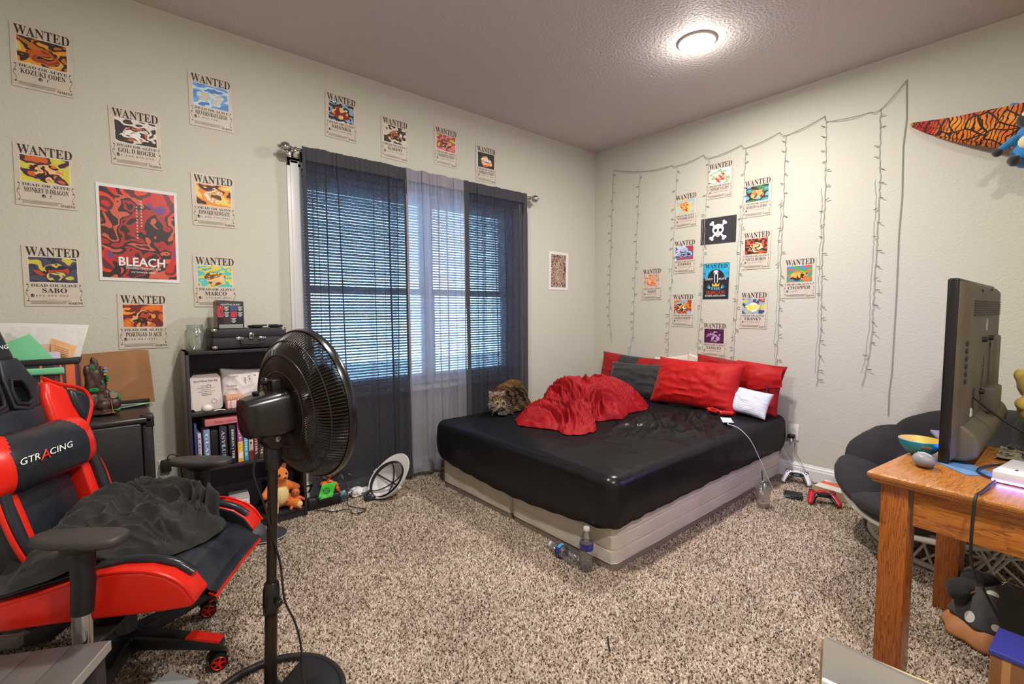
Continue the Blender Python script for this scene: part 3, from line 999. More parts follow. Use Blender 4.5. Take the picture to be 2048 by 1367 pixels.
for sx in (-1, 1):
    for k in range(4):
        t4.add([(sx * 0.045, top - 0.205 + k * 0.004, 0.0023), (sx * (0.080 - k * 0.006), top - 0.190 + k * 0.010, 0.0023), (sx * 0.045, top - 0.198 + k * 0.004, 0.0023)], [(0, 1, 2) if sx < 0 else (2, 1, 0)])
t4.build('cyan_lettering', mat('pale_cyan_print', lin(120, 200, 224), 0.5), o)
c5 = MB()
c5.add([(-0.028, top - 0.185, 0.0025), (0.028, top - 0.185, 0.0025), (0.034, top - 0.158, 0.0025), (0.014, top - 0.172, 0.0025), (0.002, top - 0.152, 0.0025), (-0.010, top - 0.172, 0.0025), (-0.030, top - 0.158, 0.0025)], [tuple(range(7))])
c5.build('crown', m_gd, o)

# ------------------------------------------------------------------ hanging light strings on the bed wall
m_wire = mat('clear_grey_wire', lin(176, 172, 164), 0.35, spec=0.6)
m_led = mat('light_socket_grey', lin(104, 100, 94), 0.35)
m_wire_d = mat('dark_lead', lin(150, 146, 138), 0.45)
# strands: (y at top, z top, y bottom, z bottom)
STR = [[(2.863, 2.524), (2.88, 1.887), (2.89, 1.495), (2.896, 1.181), (2.861, 0.888)], [(2.564, 2.438), (2.588, 1.97), (2.608, 1.381), (2.613, 0.981), (2.663, 0.775)], [(2.194, 2.419), (2.215, 1.809), (2.236, 1.275), (2.255, 0.766)], [(1.915, 2.414), (1.937, 2.019), (1.945, 1.622), (1.954, 1.218), (1.981, 0.805)], [(1.63, 2.416), (1.643, 1.922), (1.656, 1.514), (1.672, 1.031), (1.677, 0.794)], [(1.353, 2.435), (1.356, 1.878), (1.36, 1.417), (1.363, 0.947), (1.367, 0.612)], [(1.107, 2.465), (1.098, 2.053), (1.097, 1.476), (1.09, 1.109), (1.101, 0.676)], [(0.815, 2.442), (0.801, 1.992), (0.801, 1.524), (0.807, 0.948), (0.841, 0.707)]]
sl = thing('string_lights', 'unlit icicle string lights draped across the wall over the bed', 'string lights', (XB, 1.6, 2.3))


def sw(y, z, dx=0.006):
    return (-dx, y - 1.6, z - 2.3)


rnd = random.Random(9)
for k, pts in enumerate(STR):
    P = [Vector((p[0], p[1])) for p in pts]
    n = max(8, int((P[0] - P[-1]).length / 0.022))
    path = []
    acc = [0.0]
    for a, b in zip(P[:-1], P[1:]):
        acc.append(acc[-1] + (b - a).length)
    for i in range(n + 1):
        s = acc[-1] * i / n
        j = max(q for q in range(len(acc) - 1) if acc[q] <= s + 1e-9)
        q = P[j].lerp(P[j + 1], (s - acc[j]) / max(1e-9, acc[j + 1] - acc[j]))
        path.append((q.x + rnd.uniform(-.004, .004), q.y))
    tw = MB()
    tw.tube([sw(y + 0.0018 * math.sin(i * 1.3), z, 0.006 + 0.0018 * math.cos(i * 1.3)) for i, (y, z) in enumerate(path)], 0.0011, 5)
    tw.tube([sw(y - 0.0018 * math.sin(i * 1.3), z, 0.006 - 0.0018 * math.cos(i * 1.3)) for i, (y, z) in enumerate(path)], 0.0011, 5)
    tw.build('strand', m_wire, sl)
    L = acc[-1]
    z = 0.05
    i = 0
    while z < L - 0.02:
        idx = min(n, int(z / L * n))
        y, zz = path[idx]
        up = rnd.choice((-1, 1))
        ang = rnd.uniform(-0.7, 0.5)
        ln = rnd.uniform(0.022, 0.034)
        e = Vector(sw(y + up * ln * math.cos(ang), zz + ln * math.sin(ang), rnd.uniform(0.008, 0.024)))
        s0 = Vector(sw(y, zz, 0.008))
        d_ = (e - s0)
        b = MB()
        b.tube([s0, s0 + d_ * 0.35, s0 + d_ * 0.36, s0 + d_ * 0.85, e], [0.0010, 0.0012, 0.0026, 0.0023, 0.0010], 6)
        b.build('bulb', m_led, sl)
        z += rnd.uniform(0.065, 0.105)
        i += 1
    # the loose return wire beside some strands
    if k in (3, 4, 5, 6, 7):
        rt = [sw(y + 0.018 + 0.012 * noise.noise((i * 0.13, k, 2)), z, 0.004) for i, (y, z) in enumerate(path)][int(n * 0.25):int(n * 0.97)]
        MB().tube(rt, 0.0011, 4).build('return_wire', m_wire, sl)
for hp in [[(2.863, 2.534), (2.512, 2.445), (2.245, 2.435), (2.194, 2.419), (1.966, 2.452), (1.915, 2.414), (1.666, 2.45), (1.63, 2.42), (1.397, 2.469), (1.353, 2.435), (1.117, 2.496), (1.103, 2.456), (0.867, 2.443), (0.815, 2.442), (0.694, 2.577)]]:
    for off in (0.0, 0.010):
        pts = []
        for (y0, z0), (y1, z1) in zip(hp[:-1], hp[1:]):
            for i in range(9):
                t = i / 9
                sag = -4 * t * (1 - t) * (0.006 + off * 1.2)
                pts.append(sw(y0 + (y1 - y0) * t, z0 + (z1 - z0) * t + sag, 0.006 + off * 0.3))
        pts.append(sw(*hp[-1]))
        MB().tube(pts, 0.0012, 5).build('lead_wire', m_wire_d, sl)
    for (y, z) in hp:
        MB().ball(sw(y, z, 0.006), 0.0040, 8).build('wall_hook', mat('clear_hook', lin(190, 188, 184), 0.3), sl)
tl = MB().tube([sw(y, z, 0.006) for y, z in [(0.694, 2.577), (0.685, 2.35), (0.695, 2.188), (0.688, 1.892), (0.694, 1.659), (0.691, 1.316), (0.693, 0.982), (0.694, 0.806), (0.702, 0.696), (0.701, 0.537)]], 0.0022, 6)
tl.build('power_lead', mat('pale_lead', lin(150, 146, 138), 0.4), sl, smooth=True)

# ------------------------------------------------------------------ bed
def bake(o):
    """make the modified shape the mesh itself"""
    dg = bpy.context.evaluated_depsgraph_get()
    me = bpy.data.meshes.new_from_object(o.evaluated_get(dg))
    o.modifiers.clear()
    o.data = me
    return me


def frame(loc, x, y):
    x, y = Vector(x).normalized(), Vector(y)
    z = x.cross(y).normalized()
    y = z.cross(x)
    return Matrix(((x.x, y.x, z.x, loc[0]), (x.y, y.y, z.y, loc[1]), (x.z, y.z, z.z, loc[2]), (0, 0, 0, 1)))


def fbm(p, o=3):
    s, a, t = 0.0, 1.0, 0.0
    p = Vector(p)
    for _ in range(o):
        s += a * noise.noise(p)
        t += a
        p = p * 2.03 + Vector((3.1, 1.7, 5.3))
        a *= 0.5
    return s / t


def ridge(p):
    return 1 - min(1, abs(noise.noise(Vector(p))) * 2.6)


def rrect(w, l, r, n):
    """n points round a rounded rectangle, with outward normals"""
    out = []
    seg = [(w - 2 * r), (PI / 2 * r), (l - 2 * r), (PI / 2 * r)] * 2
    per = sum(seg)
    for i in range(n):
        s = per * i / n
        k = 0
        while s > seg[k]:
            s -= seg[k]
            k += 1
        # start at lower left, going right
        hw, hl = w / 2 - r, l / 2 - r
        if k == 0: p, a = Vector((-hw + s, -hl - r)), -PI / 2
        elif k == 1: a = -PI / 2 + s / r; p = Vector((hw + r * math.cos(a), -hl + r * math.sin(a)))
        elif k == 2: p, a = Vector((hw + r, -hl + s)), 0
        elif k == 3: a = s / r; p = Vector((hw + r * math.cos(a), hl + r * math.sin(a)))
        elif k == 4: p, a = Vector((hw - s, hl + r)), PI / 2
        elif k == 5: a = PI / 2 + s / r; p = Vector((-hw + r * math.cos(a), hl + r * math.sin(a)))
        elif k == 6: p, a = Vector((-hw - r, hl - s)), PI
        else: a = PI + s / r; p = Vector((-hw + r * math.cos(a), -hl + r * math.sin(a)))
        out.append((p, Vector((math.cos(a), math.sin(a))), s))
    return out


m_box = mat('box_spring_ticking', lin(196, 186, 174), 0.75, noise_amt=0.06, noise_scale=9, bump=0.25, bump_scale=260)
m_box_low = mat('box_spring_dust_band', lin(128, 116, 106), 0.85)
m_seam = mat('box_spring_piping', lin(206, 200, 190), 0.7)
BX0, BX1, BY0, BY1, BH = 1.700, 3.632, 1.287, 2.748, 0.232
for k, (y0, y1) in enumerate(((BY0, (BY0 + BY1) / 2 - 0.004), ((BY0 + BY1) / 2 + 0.004, BY1))):
    W, Lh = BX1 - BX0, y1 - y0
    bs = thing('box_spring', ['cream quilted box spring half on the carpet under the open side of the black mattress',
                              'cream quilted box spring half nearer the window under the black mattress'][k], 'box spring', ((BX0 + BX1) / 2, (y0 + y1) / 2, 0), group='split box spring')
    prof = [(0.005, 0.030), (0.0006, 0.036), (0.0003, 0.044), (0.0005, 0.088), (0.0008, 0.0945), (0.0036, 0.0970), (0.0008, 0.0995), (0.0005, 0.106), (0.0005, 0.158), (0.0008, 0.1645), (0.0036, 0.1670), (0.0008, 0.1695), (0.0005, 0.176), (0.001, 0.212), (0.004, 0.225), (0.016, BH)]
    ring = rrect(W, Lh, 0.030, 150)
    mb = MB()
    vs, fs = [], []
    n = len(ring)
    for i_, (ins, z) in enumerate(prof):
        for p, nn, s in ring:
            q = p - nn * (ins + 0.004 * fbm((p.x * 5, p.y * 5, z * 9 + k)))
            vs.append((q.x, q.y, z + 0.003 * noise.noise((p.x * 4, p.y * 4, i_))))
    for i_ in range(len(prof) - 1):
        for j in range(n):
            fs.append((i_ * n + j, i_ * n + (j + 1) % n, (i_ + 1) * n + (j + 1) % n, (i_ + 1) * n + j))
    fs.append(tuple(range((len(prof) - 1) * n, len(prof) * n)))
    mb.add(vs, fs)
    mb.build('cover', m_box, bs, smooth=True)
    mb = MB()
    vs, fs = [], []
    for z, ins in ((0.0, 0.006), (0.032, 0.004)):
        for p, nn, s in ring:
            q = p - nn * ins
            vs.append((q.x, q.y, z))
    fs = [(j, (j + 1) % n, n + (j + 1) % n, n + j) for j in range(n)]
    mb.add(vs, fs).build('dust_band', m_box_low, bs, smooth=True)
    for z in (0.036, 0.226):
        MB().tube([(p.x - nn.x * 0.003, p.y - nn.y * 0.003, z) for p, nn, s in ring], 0.0035, 5, closed=True).build('piping', m_seam, bs, smooth=True)

m_satin = mat('black_satin', (0.009, 0.009, 0.0105), 0.27, spec=0.17)
add_bump(m_satin, 0.35, 7, 4, 0.012)
_nt = m_satin.node_tree
_gl = _nt.nodes.new('ShaderNodeBsdfGlossy'); _gl.inputs['Roughness'].default_value = 0.27
_mx = _nt.nodes.new('ShaderNodeMixShader')
_lw = _nt.nodes.new('ShaderNodeLayerWeight'); _lw.inputs[0].default_value = 0.5
_ma = _nt.nodes.new('ShaderNodeMath'); _ma.operation = 'MULTIPLY_ADD'; _ma.inputs[1].default_value = 0.055; _ma.inputs[2].default_value = 0.022
_nt.links.new(_lw.outputs['Facing'], _ma.inputs[0]); _nt.links.new(_ma.outputs[0], _mx.inputs[0])
_nt.links.new(_nt.nodes['Principled BSDF'].outputs[0], _mx.inputs[1]); _nt.links.new(_gl.outputs[0], _mx.inputs[2])
_nt.links.new(_nt.nodes['Bump'].outputs['Normal'], _gl.inputs['Normal'])
sock(_nt.nodes['Principled BSDF'], 'Specular IOR Level', 'Specular').default_value = 0.0
_nt.nodes['Principled BSDF'].inputs['Roughness'].default_value = 1.0
_nt.links.new(_mx.outputs[0], _nt.nodes['Material Output'].inputs[0])
MX0, MX1, MY0, MY1 = 1.655, 3.665, 1.255, 2.790
mat_ = thing('mattress', 'mattress under a shiny black satin fitted sheet, lying on the box springs', 'mattress', ((MX0 + MX1) / 2, (MY0 + MY1) / 2, 0.2))


def mattress_top(x, y):
    """height of the sheet at a world x, y, without the rounded edge"""
    cx, cy = (x - 2.65) / 1.0, (y - 2.02) / 0.77
    z = 0.462 + 0.014 * max(0, 1 - 0.5 * (cx * cx + cy * cy))
    # creases pulled from the pillows towards the open corner
    d = math.hypot((x - 2.75) / 0.62, (y - 1.62) / 0.36)
    w = max(0.0, 1 - d)
    a = 0.5
    u = (x * math.cos(a) + y * math.sin(a))
    v = (-x * math.sin(a) + y * math.cos(a))
    q = fbm((x * 2.1, y * 2.1, 4.0), 2)
    z += min(1, w * 1.6) * (0.034 * (ridge((u * 3.0 + q, v * 9.5 + 1.6 * q, 2.2)) ** 2) + 0.014 * ridge((u * 7, v * 19 + 2 * q, 8.1)) ** 2)
    w2 = max(0.0, 1 - math.hypot((x - 1.95) / 0.32, (y - 1.5) / 0.34))
    z += w2 * 0.014 * ridge((u * 7, v * 5 + q, 5.5)) ** 3
    z += 0.0035 * fbm((x * 6, y * 6, 1.0), 2)
    return z


def sheet_fn():
    W, Lh = MX1 - MX0, MY1 - MY0
    n, rings = 320, 84
    ring = rrect(W, Lh, 0.075, n)
    cx, cy = (MX0 + MX1) / 2, (MY0 + MY1) / 2
    vs, fs = [], []
    zb = 0.2
    RS = 0.055
    for i_ in range(rings + 1):
        t = i_ / rings
        for p, nn, s in ring:
            q = (p - nn * RS) * t
            e = (p - nn * RS - q).length
            z = mattress_top(q.x + cx, q.y + cy) - 0.010 * max(0, 1 - e / 0.16) ** 2
            vs.append((q.x, q.y, z - zb))
    arc = 7
    side = [(0.003, -0.095), (0.006, -0.13), (0.006, -0.165), (0.003, -0.195), (-0.002, -0.215), (-0.010, -0.232), (-0.022, -0.238)]
    for k_ in range(1, arc + 1):
        a_ = PI / 2 * k_ / arc
        for p, nn, s in ring:
            q = p - nn * RS * (1 - math.sin(a_))
            b_ = p - nn * RS
            vs.append((q.x, q.y, mattress_top(b_.x + cx, b_.y + cy) - 0.010 - RS * (1 - math.cos(a_)) - zb))
    for o_, dz in side:
        for j, (p, nn, s) in enumerate(ring):
            k = (dz + 0.068) / -0.17
            foot = max(0.0, -nn.x) * (1 - ((p.y) / (Lh / 2)) ** 2)
            sag = -(0.062 * foot) * k - 0.016 * max(0, k)
            corner = math.exp(-((abs(p.x) - W / 2) ** 2 + (abs(p.y) - Lh / 2) ** 2) / 0.03)
            fold = 0.006 * corner * math.sin(j * 1.15) * min(1, k) + 0.004 * fbm((p.x * 7, p.y * 7, dz * 6), 2)
            wav = (0.006 * fbm((p.x * 9 + 3, p.y * 9, 0.5)) + 0.003 * math.sin(j * 0.9)) * max(0, k - 0.6) * 2
            q = p + nn * (o_ + fold)
            b_ = p - nn * RS
            vs.append((q.x, q.y, mattress_top(b_.x + cx, b_.y + cy) + dz + sag + wav - zb + 0.002))
    rings += arc
    tot = rings + 1 + len(side)
    for i_ in range(tot - 1):
        for j in range(n):
            fs.append((i_ * n + j, i_ * n + (j + 1) % n, (i_ + 1) * n + (j + 1) % n, (i_ + 1) * n + j))
    fs = [f if i >= n else (f[0], f[2], f[3]) for i, f in enumerate(fs)]
    vs[:n] = [(vs[0][0], vs[0][1], vs[0][2])] * n
    # outward winding: rings run counter-clockwise, outer ring last
    fs = [tuple(reversed(f)) for f in fs]
    return vs, fs


vs, fs = sheet_fn()
fit = MB().add(vs, fs)
fo = fit.build('fitted_sheet', m_satin, mat_, smooth=False)
fo.data.polygons.foreach_set('use_smooth', [True] * len(fo.data.polygons))
MB().box((0, 0, 0.110), (MX1 - MX0 - 0.12, MY1 - MY0 - 0.12, 0.13)).build('core', mat('mattress_ticking', lin(200, 196, 190), 0.8), mat_, bevel=0.03)

# crumpled red comforter
m_red = mat('red_cotton', lin(146, 9, 16), 0.66, spec=0.3, sheen=0.08, noise_amt=0.10, noise_scale=7, bump=0.12, bump_scale=420)
m_blackc = mat('black_cotton', lin(34, 34, 36), 0.75, sheen=0.2, bump=0.15, bump_scale=420)


def poly_radius(poly, c, ang):
    d = Vector((math.cos(ang), math.sin(ang)))
    best = 0.05
    for i in range(len(poly)):
        a = Vector(poly[i]) - Vector(c)
        b = Vector(poly[(i + 1) % len(poly)]) - Vector(c)
        e = b - a
        den = d.x * e.y - d.y * e.x
        if abs(den) < 1e-9:
            continue
        t = (a.x * e.y - a.y * e.x) / den
        s = (a.x * d.y - a.y * d.x) / den
        if t > 0 and -1e-6 <= s <= 1 + 1e-6:
            best = max(best, t)
    return best


def heap(poly, c, base, height, fold, nr=90, na=230, power=2.2, lip=0.03, seed=0.0, ruf=None):
    """A heaped cloth over a footprint: world verts in rings, faces"""
    R = [poly_radius(poly, c, 2 * PI * j / na) for j in range(na)]
    R = [(R[j - 2] + 2 * R[j - 1] + 3 * R[j] + 2 * R[(j + 1) % na] + R[(j + 2) % na]) / 9 for j in range(na)]
    vs, fs = [], []
    for i in range(nr + 1):
        t = i / nr
        for j in range(na):
            a = 2 * PI * j / na
            if t <= 0.94:
                rho = t / 0.94
                x = c[0] + math.cos(a) * R[j] * rho
                y = c[1] + math.sin(a) * R[j] * rho
                prof = (1 - rho ** power)
                edge = min(1, (1 - rho) * 7)
                f = fold(x, y, a, rho)
                z = base(x, y) + lip * (1 - (1 - edge) ** 2) + height(x, y) * prof + f * (0.35 + 0.65 * edge) * (0.3 + 0.7 * min(1, prof * 2))
            else:
                k = (t - 0.94) / 0.06
                rr = R[j] * (1 - 0.05 * k)
                x = c[0] + math.cos(a) * rr
                y = c[1] + math.sin(a) * rr
                z = base(x, y) + 0.002 - 0.002 * k
            vs.append((x, y, z))
    for i in range(nr):
        for j in range(na):
            f = (i * na + j, i * na + (j + 1) % na, (i + 1) * na + (j + 1) % na, (i + 1) * na + j)
            fs.append((f[0], f[3], f[2], f[1]))
    vs[:na] = [vs[0]] * na
    fs = [f if i >= na else (f[0], f[1], f[2]) for i, f in enumerate(fs)]
    return vs, fs


CP = [(2.20, 2.40), (2.03, 2.37), (1.93, 2.22), (1.98, 2.06), (2.03, 1.96), (1.98, 1.87), (2.05, 1.80), (2.18, 1.79), (2.27, 1.86), (2.33, 1.97), (2.44, 1.93), (2.50, 1.84), (2.62, 1.90), (2.72, 1.95), (2.95, 1.95),
      (3.08, 2.02), (3.12, 2.20), (3.02, 2.42), (2.75, 2.58), (2.52, 2.58), (2.36, 2.48)]
CPC = (2.50, 2.18)


def com_h(x, y):
    g = lambda cx, cy, sx, sy, h: h * math.exp(-((x - cx) / sx) ** 2 - ((y - cy) / sy) ** 2)
    return 0.085 + g(2.48, 2.42, 0.22, 0.18, 0.075) + g(2.9, 2.14, 0.30, 0.18, 0.085) + g(2.15, 1.95, 0.15, 0.15, 0.03) + g(2.65, 2.3, 0.3, 0.2, 0.055) + g(2.12, 2.22, 0.14, 0.14, 0.02)


def com_f(x, y, a, rho):
    q1 = fbm((x * 1.5, y * 1.5, 2.0), 2)
    q2 = fbm((x * 1.3 + 9, y * 1.3, 7.0), 2)
    th = 0.75 + 2.0 * q2
    u = x * math.cos(th) + y * math.sin(th)
    v = -x * math.sin(th) + y * math.cos(th)
    r1 = ridge((u * 0.9 + q1 * 1.2, v * 3.6 + q2 * 1.6, 1.0)) ** 1.4
    r2 = ridge((u * 2.2 + q2 * 1.8, v * 7.5 + q1 * 2.0, 5.0)) ** 2.2
    r3 = fbm((x * 9 + q1 * 3, y * 9 + q2 * 3, 3.0), 2)
    r4 = ridge((u * 6 + q2 * 2.5, v * 17 + q1 * 3.0, 9.0)) ** 2
    r5 = ridge((x * 8 + 3 * q1, y * 8 + 3 * q2, 4.0)) ** 3
    return 0.088 * r1 + 0.034 * r2 + 0.012 * r4 + 0.014 * r5 + 0.004 * r3 - 0.055


m_com = mat('crimson_cotton', lin(144, 9, 19), 0.66, spec=0.3)
add_bump(m_com, 0.75, 11, 6, 0.016)
com = thing('comforter', 'crumpled red comforter with a black lining edge heaped on the black sheet', 'comforter', (CPC[0], CPC[1], 0.46))
vs, fs = heap(CP, CPC, lambda x, y: mattress_top(x, y) + 0.003, com_h, com_f, nr=120, na=300)
T = Matrix.Translation((-CPC[0], -CPC[1], -0.46))
cb = MB().add(vs, fs, 0, T)
co = cb.build('cover', m_com, com)
co.data.polygons.foreach_set('use_smooth', [True] * len(co.data.polygons))
# black lining showing where the far edge is turned back
def lin_fn(u, v):
    x = 2.38 + 0.20 * u + 0.03 * noise.noise((u * 4, v * 3, 2))
    y = 2.485 - 0.03 * u - 0.11 * v
    rr = 0.045
    a = PI * v
    b = mattress_top(x, y) + 0.145 - 0.07 * (u - 0.6) ** 2 * 4
    return (x - CPC[0], y - CPC[1], b - 0.46 + rr * math.sin(a) + 0.012 * fbm((u * 5, v * 6, 3)) - 0.03 * (1 - math.sin(a)))


MB().grid(24, 16, lin_fn).build('turned_lining', m_blackc, com, smooth=True)
for k in range(3):      # long rolled folds lying over the heap
    p0 = [((2.02, 2.30), (2.12, 2.12), (2.22, 1.95), (2.24, 1.86)), ((2.30, 2.42), (2.50, 2.26), (2.66, 2.10), (2.70, 1.98)), ((2.62, 2.45), (2.82, 2.30), (3.00, 2.20), (3.08, 2.10))][k]


def pillow(name, mats, parent, w, h, t, wr=0.01, seed=0, nu=46, nv=34, mi=None, sag=0.0):
    mb = MB()
    for sgn in (1, -1):
        def fn(u, v, sgn=sgn):
            a, b = 2 * u - 1, 2 * v - 1
            pu = (1 - abs(a) ** 3.0)
            pv = (1 - abs(b) ** 3.0)
            th = t * 0.5 * (max(0, pu) ** 0.55) * (max(0, pv) ** 0.55)
            pin = 1 - 0.07 * (1 - pu) * 0 - 0.05 * (b * b) * (1 - abs(a)) * 0
            ex = 1 - 0.06 * (1 - abs(b) ** 2)
            ey = 1 - 0.07 * (1 - abs(a) ** 2)
            x = a * w / 2 * (ex + 0.06 * abs(b) ** 4 * 0)
            y = b * h / 2 * ey
            n_ = fbm((x * 7 + seed, y * 7, sgn + seed), 3)
            r_ = ridge((x * 5 + 2 * n_, y * 12 + seed, seed * 2.0)) ** 2
            z = sgn * (th + (wr * n_ + wr * 0.8 * (r_ - 0.4)) * min(1, th / (0.3 * t)))
            return (x, y - sag * (pu * pv) * 0.02, z)
        o = len(mb.v)
        mb.grid(nu, nv, fn)
        if sgn < 0:
            nf = (nu - 1) * (nv - 1)
            for i in range(len(mb.f) - nf, len(mb.f)):
                mb.f[i] = tuple(reversed(mb.f[i]))
    if mi:
        k = 0
        for s in range(2):
            for j in range(nv - 1):
                for i in range(nu - 1):
                    mb.m[k] = mi(i / (nu - 1), j / (nv - 1))
                    k += 1
    return mb.build(name, mats, parent, smooth=True, weld=True)


def lean(o, loc, yaw, tilt, roll=0):
    """stand a pillow against the bed wall: its face looks to -x, its top leans by tilt towards the wall"""
    o.matrix_world = Matrix.Translation(loc) @ Matrix.Rotation(math.radians(yaw), 4, 'Z') @ Matrix(((0, 0, -1, 0), (-1, 0, 0, 0), (0, 1, 0, 0), (0, 0, 0, 1))) @ Matrix.Rotation(math.radians(roll), 4, 'Z') @ Matrix.Rotation(math.radians(-tilt), 4, 'X')


m_cream = mat('cream_pillow', lin(214, 200, 184), 0.8, bump=0.3, bump_scale=60)
m_red2 = mat('bright_red_jersey', lin(170, 10, 9), 0.6, spec=0.3, sheen=0.06, noise_amt=0.07, noise_scale=9, bump=0.15, bump_scale=500)
p = pillow('pillow', [m_red, m_blackc], None, 0.70, 0.34, 0.17, 0.012, 1.0, mi=lambda u, v: 1 if 0.30 < u < 0.60 else 0)
lean(p, (3.560, 2.515, 0.632), 4, 14, -3)
tag(p, 'red pillow with a wide black stripe, against the wall by the corner', 'pillow', 'bed pillows')
p = pillow('pillow', m_blackc, None, 0.60, 0.32, 0.14, 0.016, 2.0)
lean(p, (3.395, 2.33, 0.605), 6, 26, 1)
tag(p, 'plain black pillow in front of the striped red one', 'pillow', 'bed pillows')
p = pillow('pillow', m_red2, None, 0.67, 0.38, 0.18, 0.014, 3.0)
lean(p, (3.325, 1.79, 0.648), 3, 24, -1)
tag(p, 'big bright red pillow standing in the middle of the bed head', 'pillow', 'bed pillows')
p = pillow('pillow', m_red, None, 0.68, 0.37, 0.15, 0.018, 4.0)
lean(p, (3.560, 1.60, 0.648), -2, 12, -4)
tag(p, 'darker red pillow with black piping behind the bright red one, nearest the outlet', 'pillow', 'bed pillows')
pp = [(-0.33 * 0.96, -0.2, 0.005), (-0.31, 0.0, 0.005), (-0.32, 0.2, 0.005)]
fl_ = MB().grid(22, 14, lambda u, v: (0.32 - 0.30 * u + 0.02 * v, 0.175 - 0.14 * v - 0.10 * u * v, 0.085 - 0.02 * abs(u - .5) + 0.022 * math.sin(PI * v) + 0.02 * fbm((u * 4, v * 4, 6)) - 0.05 * (1 - u) ** 3))
fl_.build('turned_flap', m_red2, p, smooth=True)
bp_ = MB().tube(smooth_path([(0.262, 0.10, 0.064), (0.262, 0.02, 0.066), (0.264, -0.08, 0.062), (0.268, -0.165, 0.036)], 5), 0.005, 6)
bp_.build('piping', m_blackc, p, smooth=True)
p = pillow('pillow', m_cream, None, 0.34, 0.34, 0.06, 0.01, 5.0)
lean(p, (3.668, 2.17, 0.645), 6, 2, 8)
tag(p, 'cream pillow corner peeping out beside the striped red pillow', 'pillow', 'bed pillows')
p = pillow('pillow', m_cream, None, 0.30, 0.34, 0.05, 0.01, 6.0)
lean(p, (3.676, 1.92, 0.655), 2, 2, -8)
tag(p, 'cream pillow corner peeping out above the bright red pillow', 'pillow', 'bed pillows')
# small ticking-striped cushion
m_tick = mat('ticking_stripe', lin(214, 216, 222), 0.8)
_nt = m_tick.node_tree
_w = _nt.nodes.new('ShaderNodeTexWave'); _w.wave_type = 'BANDS'; _w.bands_direction = 'Y'; _w.inputs['Scale'].default_value = 28; _w.inputs['Distortion'].default_value = 0.4
_tc = _nt.nodes.new('ShaderNodeTexCoord'); _rp = _nt.nodes.new('ShaderNodeValToRGB')
_rp.color_ramp.elements[0].position = 0.0; _rp.color_ramp.elements[0].color = (*lin(150, 154, 168), 1)
_rp.color_ramp.elements[1].position = 0.22; _rp.color_ramp.elements[1].color = (*lin(218, 220, 228), 1)
_nt.links.new(_tc.outputs['Object'], _w.inputs['Vector']); _nt.links.new(_w.outputs['Fac'], _rp.inputs['Fac']); _nt.links.new(_rp.outputs['Color'], _nt.nodes['Principled BSDF'].inputs['Base Color'])
p = pillow('cushion', m_tick, None, 0.29, 0.20, 0.09, 0.008, 7.0)
lean(p, (3.345, 1.415, 0.566), 8, 36, -8)
tag(p, 'small pale cushion with fine grey stripes lying against the red pillows', 'cushion')

